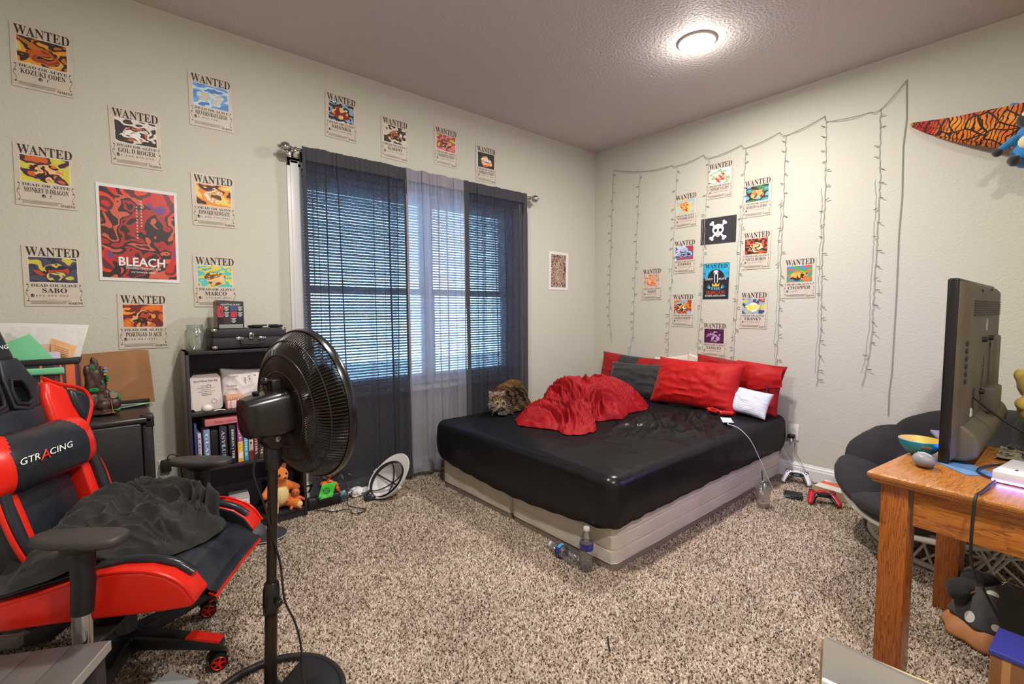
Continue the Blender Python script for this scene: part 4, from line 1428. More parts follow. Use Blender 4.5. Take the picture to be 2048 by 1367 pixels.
# ------------------------------------------------------------------ cat
def cat():
    root = thing('cat', 'long haired brown tabby cat crouching on the black sheet by the window', 'cat', (2.165, 2.615, 0.480), 0)
    root.scale = (1.12, 1.12, 1.08)
    R = rotm
    balls = []
    balls += limb((0.13, 0.07, 0.085), 0.080, (-0.03, 0.0, 0.082), 0.070, 7)       # trunk
    balls.append(((0.115, 0.07, 0.090), (0.095, 0.080, 0.088)))
    balls.append(((0.03, 0.03, 0.088), (0.088, 0.070, 0.080)))
    balls.append(((-0.07, -0.03, 0.075), (0.062, 0.058, 0.070)))                    # chest
    balls += limb((-0.075, -0.035, 0.085), 0.052, (-0.125, -0.07, 0.090), 0.044, 4)  # neck
    balls.append(((-0.135, -0.085, 0.088), (0.047, 0.044, 0.042)))                  # head
    balls.append(((-0.150, -0.112, 0.073), (0.024, 0.020, 0.017)))                  # muzzle
    balls.append(((-0.172, -0.085, 0.074), (0.020, 0.020, 0.020)))                  # cheeks
    balls.append(((-0.112, -0.108, 0.074), (0.020, 0.020, 0.020)))
    for s in (0, 1):       # ears
        b = Vector((-0.163, -0.072, 0.118)) if s == 0 else Vector((-0.112, -0.094, 0.118))
        d = Vector((-0.010, 0.006, 0.034)) if s == 0 else Vector((0.012, -0.002, 0.034))
        for k in range(7):
            t = k / 6
            balls.append((b + d * t, (0.018 * (1 - t) + 0.0035, 0.008 * (1 - t) + 0.003, 0.010), R('Z', 35)))
    for fx, fy in ((-0.105, -0.095), (-0.050, -0.085)):   # front legs and paws
        balls += limb((fx + 0.03, fy + 0.05, 0.05), 0.026, (fx + 0.005, fy + 0.012, 0.018), 0.017, 4)
        balls.append(((fx - 0.005, fy - 0.005, 0.013), (0.018, 0.022, 0.013)))
    balls += limb((0.10, -0.005, 0.06), 0.048, (0.06, -0.055, 0.022), 0.022, 5)      # thigh to hind foot
    balls.append(((0.035, -0.062, 0.013), (0.030, 0.015, 0.013)))
    balls += limb((0.20, 0.09, 0.05), 0.028, (0.16, -0.02, 0.022), 0.020, 7)         # tail round the side
    balls += limb((0.16, -0.02, 0.022), 0.020, (0.09, -0.06, 0.02), 0.015, 6)
    m = mat('cat_fur', (0.2, 0.15, 0.1), 0.85, spec=0.2)
    b = blob('body', m, root, balls, voxel=0.0045, smooth=3, n=12)
    me = bake(b)
    nt = m.node_tree
    at = nt.nodes.new('ShaderNodeVertexColor'); at.layer_name = 'fur'
    nt.links.new(at.outputs['Color'], nt.nodes['Principled BSDF'].inputs['Base Color'])
    H = Vector((-0.140, -0.098, 0.088))
    fwd = Vector((-0.35, -0.93, -0.1)).normalized()
    side = Vector((0.93, -0.35, 0)).normalized()
    up = side.cross(fwd)
    if up.z < 0:
        up = -up
    dark, brown, tan, cream, orange = [Vector(lin(*c)) for c in ((30, 25, 23), (92, 74, 56), (148, 122, 92), (206, 188, 160), (168, 120, 66))]

    def colour(p):
        q = fbm((p.x * 26, p.y * 26, p.z * 34), 3)
        st = math.sin((p.x * 95 + p.y * 30 + p.z * 40) + 6 * q)
        if p.x > -0.095:
            k = 0.5 + 0.5 * st
            c = dark.lerp(brown, min(1, k * 1.5)) if k < 0.55 else brown.lerp(tan, (k - 0.55) * 2.2)
            if p.z > 0.13:
                c = c.lerp(orange, min(1, (p.z - 0.13) * 22) * (0.55 + 0.45 * q))
            if p.z < 0.06:
                c = c.lerp(tan, 0.25)
            return c
        d = p - H
        fx, fu, ff = d.dot(side), d.dot(up), d.dot(fwd)
        c = brown.lerp(tan, 0.5 + 0.5 * q)
        if fu > 0.012:       # forehead stripes
            c = dark.lerp(tan, 1.0 if abs(math.sin(fx * 260)) > 0.75 else 0.15)
        for ex in (-0.0185, 0.0185):     # pale rings round the eyes
            r = math.hypot(fx - ex, fu - 0.004)
            if 0.007 < r < 0.0115:
                c = c.lerp(cream, 0.75)
        if abs(fx) < 0.006 and -0.016 < fu < 0.006:
            c = orange.lerp(tan, 0.3)
        if fu < -0.014 and abs(fx) < 0.016:
            c = Vector(lin(226, 216, 206))
        if abs(fx) > 0.030 and fu < 0.01:
            c = c.lerp(Vector(lin(150, 146, 146)), 0.5) if q > 0 else c.lerp(dark, 0.4)
        if p.z > 0.128:
            c = c.lerp(Vector(lin(190, 160, 150)), 0.6)
        if p.z < 0.05:
            c = c.lerp(Vector(lin(120, 116, 118)), 0.5)
        return c
    ca = me.color_attributes.new('fur', 'FLOAT_COLOR', 'POINT')
    cols = []
    for v in me.vertices:
        cols.append(colour(v.co))
    ca.data.foreach_set('color', [x for c in cols for x in (c[0], c[1], c[2], 1)])
    # fur: fine tufts over the skin
    rnd = random.Random(4)
    vs, fs, fc = [], [], []
    for i, v in enumerate(me.vertices):
        p = v.co
        face = (p - H).dot(fwd) > 0.008 and (p - H).length < 0.055
        for _ in range(1 if face else 2):
            nrm = v.normal
            back = Vector((0.7, 0.25, -0.45)) if p.x > -0.09 else Vector((0.5 * (p - H).dot(side) * 20, 0.2, -0.8))
            ln = rnd.uniform(0.003, 0.006) if face else rnd.uniform(0.010, 0.022)
            d = (nrm * 0.55 + back * 0.7 + Vector((rnd.uniform(-.4, .4), rnd.uniform(-.4, .4), rnd.uniform(-.3, .3)))).normalized() * ln
            if p.z + d.z < 0.002:
                d.z = 0.002 - p.z
            w = d.cross(nrm)
            w = (w.normalized() if w.length > 1e-6 else Vector((1, 0, 0))) * rnd.uniform(0.0007, 0.0014)
            j = rnd.uniform(-0.002, 0.002)
            o = len(vs)
            q = p + Vector((j, rnd.uniform(-.002, .002), 0))
            vs += [q - w, q + w, q + d * 0.6 + nrm * 0.003 + w * 0.5, q + d]
            fs += [(o, o + 1, o + 2), (o, o + 2, o + 3)]
            c = cols[i] * rnd.uniform(0.65, 1.35)
            fc += [c * 0.8, c * 0.8, c, c * 1.15]
    fm = MB().add(vs, fs)
    fo = fm.build('fur', m, root)
    ca = fo.data.color_attributes.new('fur', 'FLOAT_COLOR', 'POINT')
    ca.data.foreach_set('color', [x for c in fc for x in (min(1, c[0]), min(1, c[1]), min(1, c[2]), 1)])
    tag(fo, kind='stuff')
    m_eye = mat('cat_eye', lin(96, 104, 74), 0.1, coat=0.5)
    m_pup = mat('cat_pupil', (0.004, 0.004, 0.004), 0.08, coat=0.8)
    for ex in (-0.0185, 0.0185):
        c = H + side * ex + up * 0.004 + fwd * 0.0335
        e = MB().ball(c, 0.0078, 14).build('eye', m_eye, root, smooth=True)
        MB().ball(c + fwd * 0.0035, (0.0063, 0.0063, 0.0065), 12).build('pupil', m_pup, e, smooth=True)
    MB().ball(H + up * -0.013 + fwd * 0.047, (0.0055, 0.005, 0.004), 10).build('nose', mat('cat_nose', lin(170, 110, 90), 0.5), root, smooth=True)
    MB().tube([H + up * -0.022 + fwd * 0.042 + side * -0.009, H + up * -0.0195 + fwd * 0.046, H + up * -0.022 + fwd * 0.042 + side * 0.009], 0.0014, 5).build('mouth', mat('cat_mouth', lin(60, 36, 40), 0.6), root)
    m_wh = mat('whisker', lin(230, 226, 222), 0.4)
    for s in (-1, 1):
        for k in range(4):
            a = H + up * (-0.016 - 0.002 * k) + fwd * 0.041 + side * s * 0.012
            MB().tube(smooth_path([a, a + side * s * 0.022 + up * (0.004 - 0.007 * k), a + side * s * 0.045 + up * (0.0 - 0.016 * k)], 4), 0.0004, 4).build('whisker', m_wh, root)
    return root


cat()

# ------------------------------------------------------------------ bottles, cup, controllers and other things by the bed
def film_mat(name, tint, rough, blend, base=0.0):
    m = bpy.data.materials.new(name)
    m.use_nodes = True
    nt = m.node_tree
    nt.nodes.remove(nt.nodes['Principled BSDF'])
    t = nt.nodes.new('ShaderNodeBsdfTransparent'); g = nt.nodes.new('ShaderNodeBsdfGlossy'); x = nt.nodes.new('ShaderNodeMixShader'); lw = nt.nodes.new('ShaderNodeLayerWeight')
    t.inputs[0].default_value = (*tint, 1)
    g.inputs['Roughness'].default_value = rough
    lw.inputs[0].default_value = 0.5
    pw = nt.nodes.new('ShaderNodeMath'); pw.operation = 'POWER'; pw.inputs[1].default_value = 2.5
    nt.links.new(lw.outputs['Facing'], pw.inputs[0])
    mp = nt.nodes.new('ShaderNodeMath'); mp.operation = 'MULTIPLY_ADD'; mp.inputs[1].default_value = blend; mp.inputs[2].default_value = base + 0.03; mp.use_clamp = True
    nt.links.new(pw.outputs[0], mp.inputs[0])
    nt.links.new(mp.outputs[0], x.inputs[0]); nt.links.new(t.outputs[0], x.inputs[1]); nt.links.new(g.outputs[0], x.inputs[2])
    nt.links.new(x.outputs[0], nt.nodes['Material Output'].inputs[0])
    return m


m_pet = film_mat('clear_bottle_plastic', (0.90, 0.92, 0.945), 0.12, 0.6, 0.17)
m_water = film_mat('water', (0.80, 0.83, 0.86), 0.05, 0.5, 0.12)
m_cap = mat('white_cap', lin(222, 222, 230), 0.4, trans=0.2)
m_lab = mat('blue_label', lin(44, 50, 120), 0.4, noise_amt=0.5, noise_scale=60)
m_lab_l = mat('light_blue_print', lin(70, 170, 214), 0.4)
m_lab_g = mat('green_print', lin(104, 176, 50), 0.4)


def bottle(label, loc, rot, squash=1.0, water=0.0):
    t = thing('water_bottle', label, 'bottle', loc, rot=rot, group='plastic water bottles by the bed')
    prof = [(0.012, 0.004), (0.026, 0.0), (0.030, 0.005), (0.0315, 0.012)]
    for i in range(5):
        z = 0.02 + i * 0.013
        prof += [(0.0300, z), (0.0318, z + 0.005), (0.0318, z + 0.008)]
    prof += [(0.0315, 0.090), (0.0318, 0.095), (0.0318, 0.128), (0.0318, 0.133), (0.029, 0.148), (0.022, 0.164), (0.014, 0.178), (0.0125, 0.182), (0.0125, 0.192)]
    shell = MB().lathe(prof, 28, cap=False)
    if squash != 1.0:
        shell.v = [(x * (1 - (1 - squash) * math.exp(-((z - 0.075) / 0.03) ** 2)), y, z) for x, y, z in shell.v]
    shell.build('shell', m_pet, t, smooth=True)
    MB().lathe([(0.0322, 0.096), (0.0323, 0.098), (0.0323, 0.126), (0.0322, 0.128)], 28, cap=False).build('label', m_lab, t, smooth=True)
    for a0, mm, w in ((-2.0, m_lab_l, 0.34), (-1.45, mat('pale_print', lin(150, 190, 220), 0.4), 0.17), (-1.0, m_lab_g, 0.17)):
        MB().grid(8, 6, lambda u, v, a0=a0, w=w: (0.0326 * math.cos(a0 + (u - .5) * 2 * w), 0.0326 * math.sin(a0 + (u - .5) * 2 * w), 0.112 + (v - .5) * 0.020 * math.sqrt(max(0.04, 1 - (2 * u - 1) ** 2 * (0.9 if w < 0.3 else 0.2))))).build('label_print', mm, t)
    MB().lathe([(0.0142, 0.184), (0.0148, 0.186), (0.0148, 0.197), (0.0138, 0.199), (0.0, 0.199)], 24).build('cap', m_cap, t, smooth=True)
    if water:
        MB().lathe([(0.010, 0.006), (0.0255, 0.002), (0.0290, 0.010), (0.0292, water), (0.0, water)], 28).build('water', m_water, t, smooth=True)
    return t


bottle('clear water bottle with blue label standing on the carpet against the box spring', (1.635, 1.395, 0.001), (0, 0, math.radians(210)), water=0.045)
bottle('clear crumpled water bottle with blue label lying on its side on the carpet', (1.618, 1.432, 0.033), (math.radians(-91), 0, math.radians(-4)), squash=0.75)

# iced drink cup
cup = thing('drink_cup', 'clear plastic iced drink cup with domed lid and green straw, beside the bed', 'cup', (2.985, 1.150, 0.001))
m_cup = film_mat('clear_cup_plastic', (0.95, 0.955, 0.95), 0.35, 0.5, 0.26)
m_lid = film_mat('clear_lid_plastic', (0.97, 0.97, 0.97), 0.10, 0.5, 0.04)
b_ = MB().lathe([(0.029, 0.004), (0.031, 0.0), (0.033, 0.004), (0.0435, 0.118), (0.046, 0.120), (0.046, 0.123), (0.0425, 0.122), (0.032, 0.006), (0.0, 0.006)], 32, cap=False)
b_.build('cup_body', m_cup, cup, smooth=True)
MB().lathe([(0.0465, 0.121), (0.049, 0.123), (0.049, 0.128), (0.044, 0.131), (0.043, 0.142), (0.036, 0.160), (0.022, 0.172), (0.011, 0.175)], 32, cap=False).build('dome_lid', m_lid, cup, smooth=True)
MB().lathe([(0.0, 0.007), (0.0318, 0.007), (0.0336, 0.030), (0.0, 0.032)], 28, cap=False).build('milky_drink', mat('milky_drink', lin(190, 160, 132), 0.4), cup, smooth=True)
MB().tube([(0.010, 0.0, 0.012), (-0.012, 0.006, 0.225)], 0.0038, 10).build('straw', mat('green_straw', lin(16, 96, 64), 0.35), cup, smooth=True)
ic = MB()
for k in range(9):
    ic.box((random.uniform(-.016, .016), random.uniform(-.016, .016), 0.045 + 0.007 * k), (0.016, 0.016, 0.013), Euler((random.uniform(0, 3), random.uniform(0, 3), 0)).to_matrix())
ic.build('ice', mat('ice_cubes', lin(224, 222, 216), 0.3), cup, bevel=0.002)


def controller(label, loc, rotz, col, grip, tilt=0.0):
    t = thing('game_controller', label, 'game controller', loc, rot=(tilt, 0, rotz), group='game controllers')
    m_c = mat('controller_' + grip, col, 0.4)
    m_k = mat('controller_black', lin(26, 26, 30), 0.35)
    balls = []
    for s in (-1, 1):
        balls.append(((s * 0.052, 0.012, 0.026), (0.026, 0.026, 0.019)))
        balls += [((s * (0.055 + 0.020 * k / 5), 0.005 - 0.062 * k / 5, 0.025 - 0.006 * k / 5), (0.021 - 0.004 * k / 5, 0.021 - 0.002 * k / 5, 0.018 - 0.003 * k / 5)) for k in range(6)]
    balls += [((x, 0.010, 0.026), (0.024, 0.024, 0.016)) for x in (-0.03, -0.015, 0, 0.015, 0.03)]
    blob('shell', m_c, t, balls, voxel=0.004, smooth=4, n=12)
    # the dark middle spine, sticks, pad and buttons
    mid = [((x, -0.004 - 0.002 * abs(x) / 0.03, 0.036), (0.020, 0.019, 0.008)) for x in (-0.028, -0.012, 0, 0.012, 0.028)]
    for s in (-1, 1):
        mid += [((s * (0.036 + 0.026 * k / 4), -0.010 - 0.048 * k / 4, 0.033 - 0.010 * k / 4), (0.010, 0.012, 0.008)) for k in range(5)]
    blob('centre_panel', m_k, t, mid, voxel=0.004, smooth=3, n=12)
    for s in (-1, 1):
        MB().lathe([(0.0065, 0.040), (0.0055, 0.047), (0.0095, 0.050), (0.0098, 0.053), (0.006, 0.052), (0, 0.0515)], 18, Matrix.Translation((s * 0.026, -0.010, 0))).build('thumb_stick', m_k, t, smooth=True)
        MB().box((s * 0.055, 0.034, 0.031), (0.026, 0.010, 0.010)).build('trigger', m_k, t, bevel=0.003)
    MB().box((0, 0.020, 0.0425), (0.040, 0.022, 0.003)).build('touch_pad', m_c, t, bevel=0.001)
    for k in range(4):
        a = k * PI / 2
        MB().lathe([(0.0042, 0.042), (0.0040, 0.0465), (0, 0.047)], 12, Matrix.Translation((0.056 + 0.0105 * math.cos(a), 0.014 + 0.0105 * math.sin(a), 0))).build('button', m_k, t, smooth=True)
        MB().box((-0.056 + 0.009 * math.cos(a), 0.014 + 0.009 * math.sin(a), 0.0445), (0.007, 0.007, 0.004)).build('direction_button', m_k, t, bevel=0.001)
    return t


controller('white game controller on the carpet against the baseboard under the outlet', (3.600, 1.170, 0.030), math.radians(-74), lin(214, 214, 220), 'white', 0.5)
controller('red game controller on the carpet in front of the book', (3.330, 0.935, 0.026), math.radians(-62), lin(186, 24, 44), 'crimson', 0.42)
controller('red game controller lying on the bed beside the striped cushion', (3.17, 1.545, 0.478), math.radians(70), lin(196, 34, 34), 'red')

# phone with a lit screen and its white charging cable
ph = thing('phone', 'phone with lit screen lying on the bed near the edge', 'phone', (3.02, 1.40, 0.484), math.radians(-58))
MB().box((0, 0, 0), (0.072, 0.15, 0.009)).build('phone_body', mat('phone_black', lin(20, 20, 24), 0.2), ph, bevel=0.004)
m_scr = picture_mat('phone_screen', [lin(150, 180, 220), lin(220, 225, 235), lin(90, 110, 170)], [lin(60, 80, 140), lin(200, 210, 230), lin(120, 140, 190)], 60, 9)
_b = m_scr.node_tree.nodes['Principled BSDF']
_b.inputs['Emission Strength'].default_value = 0.7
_l = [l for l in m_scr.node_tree.links if l.to_socket == _b.inputs['Base Color']][0]
m_scr.node_tree.links.new(_l.from_socket, sock(_b, 'Emission Color', 'Emission'))
MB().box((0, 0, 0.0048), (0.064, 0.140, 0.0006)).build('screen', m_scr, ph)
m_cable = mat('white_cable', lin(220, 220, 224), 0.4)
c = MB().tube(smooth_path([(2.950, 1.358, 0.488), (2.90, 1.335, 0.492), (2.92, 1.28, 0.474), (2.965, 1.225, 0.40), (3.04, 1.19, 0.26), (3.10, 1.16, 0.13), (3.15, 1.13, 0.03), (3.20, 1.12, 0.008), (3.26, 1.115, 0.006)], 8), 0.0022, 8)
c = c.build('charging_cable', m_cable, smooth=True)
tag(c, 'white cable hanging from the phone down the side of the bed', 'cable')

wal = thing('wallet', 'black leather wallet lying on the carpet between cup and red controller', 'wallet', (3.29, 1.085, 0.001), math.radians(-70))
m_lea = mat('black_leather', lin(30, 29, 29), 0.5, bump=0.3, bump_scale=300)
MB().box((0, 0, 0.006), (0.105, 0.078, 0.010)).build('back_cover', m_lea, wal, bevel=0.004)
MB().box((0.001, 0.003, 0.019), (0.104, 0.076, 0.009), rotm('X', 6)).build('front_cover', m_lea, wal, bevel=0.004)
MB().box((-0.035, 0.0, 0.0128), (0.03, 0.072, 0.003)).build('card', mat('silver_card', lin(170, 170, 172), 0.3), wal)

# book box lying by the baseboard: a thick book with an orange-topped cover
bk = thing('thick_book', 'thick book with orange and white cover lying by the baseboard', 'book', (3.525, 0.905, 0.001), math.radians(-99))
m_pages = mat('page_block', lin(196, 176, 152), 0.8, noise_amt=0.05, noise_scale=200)
MB().box((0, 0, 0.0275), (0.215, 0.150, 0.046)).build('pages', m_pages, bk)
MB().box((0, 0, 0.002), (0.222, 0.156, 0.003)).build('back_cover', m_paper_w, bk)
fcv = MB().box((0, 0.005, 0.0535), (0.222, 0.156, 0.0025), rotm('X', 3))
fcv.build('front_cover', mat('white_cover', lin(226, 214, 204), 0.4), bk)
MB().box((0, 0.030, 0.0565), (0.222, 0.050, 0.0008), rotm('X', 3)).build('cover_band', mat('orange_cover', lin(222, 96, 62), 0.4, noise_amt=0.25, noise_scale=30), bk)
MB().box((0, -0.0785, 0.0275), (0.222, 0.003, 0.052)).build('spine', mat('tan_spine', lin(176, 152, 120), 0.6), bk)
tx = MB()
for k in range(3):
    tx.box((0.0, 0.068 - 0.008 * k + 0.004, 0.0582), (0.16 - 0.03 * k, 0.0030, 0.0004), rotm('X', 3))
tx.build('cover_print', m_ink_b, bk)


def crumple(name, label, loc, r, m, seed, cat='wrapper', flat=0.45):
    mb = MB()
    mb.ball((0, 0, r * flat), (r, r * 0.8, r * flat), 18)
    vs = []
    for v in mb.v:
        d = Vector(v)
        k = 0.75 + 0.5 * ridge((d.x / r * 1.7 + seed, d.y / r * 1.7, d.z / r * 2.4))
        q = Vector((d.x * k, d.y * k, max(0.0, r * flat + (d.z - r * flat) * k)))
        vs.append(tuple(q))
    mb.v = vs
    o = mb.build(name, m, None)
    o.location = loc
    return tag(o, label, cat)


crumple('crumpled_wrapper', 'crumpled silver wrapper on the carpet at the end of the book', (3.505, 0.765, 0.001), 0.034, mat('foil', lin(200, 200, 202), 0.3, metal=0.7), 2.0)
# small black strip lying on the carpet in front
s_ = MB().tube([(0, 0, 0.004), (0.03, 0.002, 0.005), (0.075, -0.002, 0.004)], [0.003, 0.0035, 0.002], 8).build('black_strip', mat('black_plastic', lin(24, 24, 26), 0.4))
s_.location = (1.285, 0.985, 0.002)
s_.rotation_euler = (0, 0, math.radians(45))
tag(s_, 'short thin black plastic strip lying on the open carpet', 'plastic strip')


# outlets
def outlet(label, loc, rz):
    t = thing('wall_outlet', label, 'outlet', loc, rz, 'wall outlets')
    m_pl = mat('outlet_plate', lin(222, 220, 214), 0.35)
    MB().box((0, 0, 0), (0.071, 0.008, 0.116)).build('plate', m_pl, t, bevel=0.003)
    for s in (-1, 1):
        r = MB().lathe([(0.0165, 0.004), (0.0165, 0.0065), (0, 0.0065)], 24, Matrix.Translation((0, 0, s * 0.0195)) @ Matrix.Rotation(PI / 2, 4, 'X')).build('socket', m_pl, t, smooth=True)
        for x, w in ((-0.0058, 0.0018), (0.0058, 0.0018)):
            MB().box((x, -0.0068, s * 0.0195 + 0.004), (w, 0.001, 0.0075)).build('slot', m_ink_b, r)
        MB().lathe([(0.0022, 0.0066), (0.0022, 0.0072), (0, 0.0072)], 10, Matrix.Translation((0, 0, s * 0.0195 - 0.006)) @ Matrix.Rotation(PI / 2, 4, 'X')).build('ground_slot', m_ink_b, r)
    return t


outlet('white wall outlet with a black charger in it, between bed and round chair', (XB - 0.005, 1.236, 0.325), -PI / 2 + PI)
bpy.data.objects['wall_outlet'].rotation_euler = (0, 0, -PI / 2)
ch = thing('phone_charger', 'black phone charger plugged into the outlet beside the bed', 'charger', (XB - 0.012, 1.240, 0.298), -PI / 2)
MB().box((0, -0.018, 0), (0.044, 0.036, 0.030)).build('charger_body', mat('charger_black', lin(22, 22, 22), 0.45), ch, bevel=0.005)
MB().tube([(0.006, -0.03, -0.012), (0.008, -0.036, -0.022), (0.008, -0.036, -0.034)], 0.0045, 8).build('plug', m_cable, ch, smooth=True)
for k, (pts, m, lab) in enumerate((([(3.664, 1.250, 0.264), (3.655, 1.285, 0.215), (3.65, 1.235, 0.13), (3.645, 1.190, 0.055), (3.61, 1.20, 0.060), (3.56, 1.22, 0.012), (3.42, 1.16, 0.008), (3.31, 1.13, 0.008)], m_cable, 'thin white cable running from the charger to the carpet behind the wallet'),
                                   ([(3.686, 1.215, 0.264), (3.684, 1.212, 0.19), (3.682, 1.170, 0.12), (3.672, 1.140, 0.070)], mat('grey_cable', lin(120, 116, 110), 0.4), 'thin grey cable hanging from the charger down to the white controller'))):
    o = MB().tube(smooth_path(pts, 8), 0.0016, 6).build('power_cable', m, smooth=True)
    tag(o, lab, 'cable')

# ------------------------------------------------------------------ bookshelf
m_esp = mat('espresso_laminate', lin(44, 36, 42), 0.45, spec=0.5, noise_amt=0.12, noise_scale=14)
m_esp_side = mat('worn_laminate_side', lin(150, 146, 140), 0.5, noise_amt=0.08, noise_scale=12)
SX0, SX1, SY0, SY1, SH = 0.272, 0.832, 2.850, 3.072, 0.998
sh = thing('bookshelf', 'low dark brown three tier bookshelf against the wall left of the curtains', 'bookshelf', ((SX0 + SX1) / 2, (SY0 + SY1) / 2, 0))
W, D = SX1 - SX0, SY1 - SY0
for s in (-1, 1):
    sp = MB().box((s * (W / 2 - 0.008), 0, SH / 2), (0.016, D, SH)).build('side_panel', m_esp, sh, bevel=0.001)
    MB().box((s * (W / 2 + 0.0004), 0.006, SH / 2), (0.0012, D - 0.014, SH - 0.004)).build('outer_face', m_esp_side, sp)
    for z in (0.06, 0.385, 0.695, 0.985):
        for y in (-0.06, 0.06):
            MB().lathe([(0.004, 0), (0.0035, 0.001), (0, 0.001)], 10, Matrix.Translation((s * (W / 2 + 0.001), y, z)) @ Matrix.Rotation(s * PI / 2, 4, 'Y')).build('bolt', m_ink_b, sp)
for z, nm in ((0.047, 'bottom_shelf'), (0.378, 'shelf'), (0.672, 'shelf'), (SH - 0.008, 'top_board')):
    MB().box((0, 0, z), (W - 0.032 if nm != 'top_board' else W, D, 0.016)).build(nm, m_esp, sh, bevel=0.001)
MB().box((0, -D / 2 + 0.012, 0.019), (W - 0.032, 0.012, 0.038)).build('toe_kick', m_esp, sh)
MB().box((0, D / 2 - 0.003, SH / 2 + 0.02), (W - 0.03, 0.004, SH - 0.05)).build('back_panel', mat('shelf_back', lin(50, 40, 54), 0.55), sh)


def book(label, x, y, z, t, d, h, cover, title=None, tcol=None, tilt=0.0, extra=None, two=None):
    """standing, spine towards -y"""
    r = thing('book', label, 'book', (x, y, z), group='books on the middle shelf', rot=(0, math.radians(tilt), 0))
    m_c = mat('cover_%d_%d_%d' % cover, lin(*cover), 0.45)
    cv = MB().box((-t / 2 + 0.001, d / 2, h / 2), (0.002, d, h)).box((t / 2 - 0.001, d / 2, h / 2), (0.002, d, h)).box((0, 0.001, h / 2), (t, 0.003, h))
    cv.build('cover', m_c, r, bevel=0.0006)
    MB().box((0, d / 2 - 0.001, h / 2), (t - 0.0045, d - 0.008, h - 0.007)).build('pages', m_pages, r)
    if two:
        MB().box((0, -0.0009, h * two[1] / 2), (t * 0.995, 0.0008, h * two[1])).build('spine_panel', mat('spine_%d_%d_%d' % two[0], lin(*two[0]), 0.45), r)
    if title:
        mb = MB()
        M = Matrix.Translation((0, -0.0016, 0)) @ Matrix(((0, 1, 0, 0), (0, 0, -1, 0), (-1, 0, 0, 0), (0, 0, 0, 1)))
        put_text(mb, title, -h * 0.90, -h * 0.12, -t * 0.24, t * 0.22, True, 0, 0.0, M=M)
        mb.build('spine_lettering', mat('spine_ink_%d_%d_%d' % tcol, lin(*tcol), 0.5), r)
    if extra == 'sticker':
        MB().box((0, -0.0015, h * 0.17), (t * 0.75, 0.0008, 0.032)).build('sticker', m_paper_w, r)
    if extra == 'emblem':
        mb = MB().add([(-t * .3, -0.0015, h * .47), (t * .3, -0.0015, h * .47), (0, -0.0015, h * .56)], [(0, 1, 2)])
        mb.build('emblem', m_lab_l, r)
    return r


BZ = 0.3875
BY = 2.868
book('slim navy blue book at the far left end of the middle shelf', 0.302, BY, BZ, 0.010, 0.16, 0.238, (48, 70, 130))
book('thin lilac paperback with pale spine beside the slim navy book', 0.318, BY, BZ, 0.015, 0.14, 0.185, (196, 184, 200), 'LIGHT', (150, 40, 60))
book('light blue book titled Glass on the middle shelf', 0.350, BY, BZ, 0.027, 0.15, 0.200, (118, 142, 176), 'GLASS', (236, 238, 240))
book('dark book-shaped filler painted for the shaded gap between the blue book and the navy one', 0.386, BY + 0.02, BZ, 0.034, 0.14, 0.185, (26, 22, 26))  # dark block put in for the shade in a gap between books
book('navy book with small blue triangle emblem on its spine', 0.424, BY, BZ, 0.034, 0.15, 0.204, (34, 34, 50), 'ASYLUM', (190, 190, 200), extra='emblem')
book('black book titled Broken on the middle shelf', 0.466, BY, BZ, 0.031, 0.15, 0.205, (30, 26, 32), 'BROKEN | THR', (226, 226, 222))
book('magenta over yellow paperback with a white sticker', 0.502, BY, BZ, 0.026, 0.14, 0.212, (150, 40, 130), 'KEEPING', (240, 226, 160), extra='sticker', two=((226, 166, 50), 0.52))
book('bright sky blue paperback next to the yellow one', 0.5285, BY, BZ, 0.021, 0.14, 0.200, (70, 160, 196), 'SUMMER', (226, 234, 238))
book('cream paperback with dark red lower spine', 0.553, BY, BZ, 0.021, 0.14, 0.170, (206, 192, 172), 'KEN', (60, 40, 40), two=((120, 34, 40), 0.3))
book('maroon hardback half hidden by the fan pole', 0.578, BY, BZ, 0.024, 0.15, 0.178, (96, 36, 44), 'HISTORY', (220, 200, 190))
book('olive book at the right end of the row behind the fan', 0.604, BY, BZ, 0.022, 0.15, 0.185, (84, 82, 66), 'WITCH', (210, 206, 190))
# the book lying flat across the row
r = thing('book', 'pink book titled true colors lying flat on top of the row', 'book', (0.432, 2.868, 0.605), rotz=math.radians(2), group='books on the middle shelf')
m_pk = mat('pink_cover', lin(206, 120, 124), 0.45, noise_amt=0.12, noise_scale=8)
MB().box((0, 0.07, 0.0015), (0.175, 0.14, 0.003)).box((0, 0.07, 0.0345), (0.175, 0.14, 0.003)).box((0, 0.0, 0.018), (0.175, 0.003, 0.036)).build('cover', m_pk, r, bevel=0.0006)
MB().box((0, 0.072, 0.018), (0.168, 0.134, 0.030)).build('pages', m_pages, r)
mb = MB()
put_text(mb, 'true colors', -0.045, 0.055, 0.010, 0.024, True, 0, 0.0, M=Matrix.Translation((0, -0.0022, 0)) @ Matrix.Rotation(PI / 2, 4, 'X'))
mb.build('spine_lettering', mat('spine_rose', lin(150, 66, 84), 0.5), r)
# loose papers on the middle shelf
o = MB().grid(8, 8, lambda u, v: (0.08 * (u - .5), 0.1 * (v - .5), 0.012 + 0.010 * math.sin(5 * u + 3 * v))).build('crumpled_paper', mat('pinkish_paper', lin(206, 178, 170), 0.6), smooth=True)
o.location = (0.655, 2.92, BZ - 0.001)
tag(o, 'crumpled pinkish paper at the right of the middle shelf', 'paper')

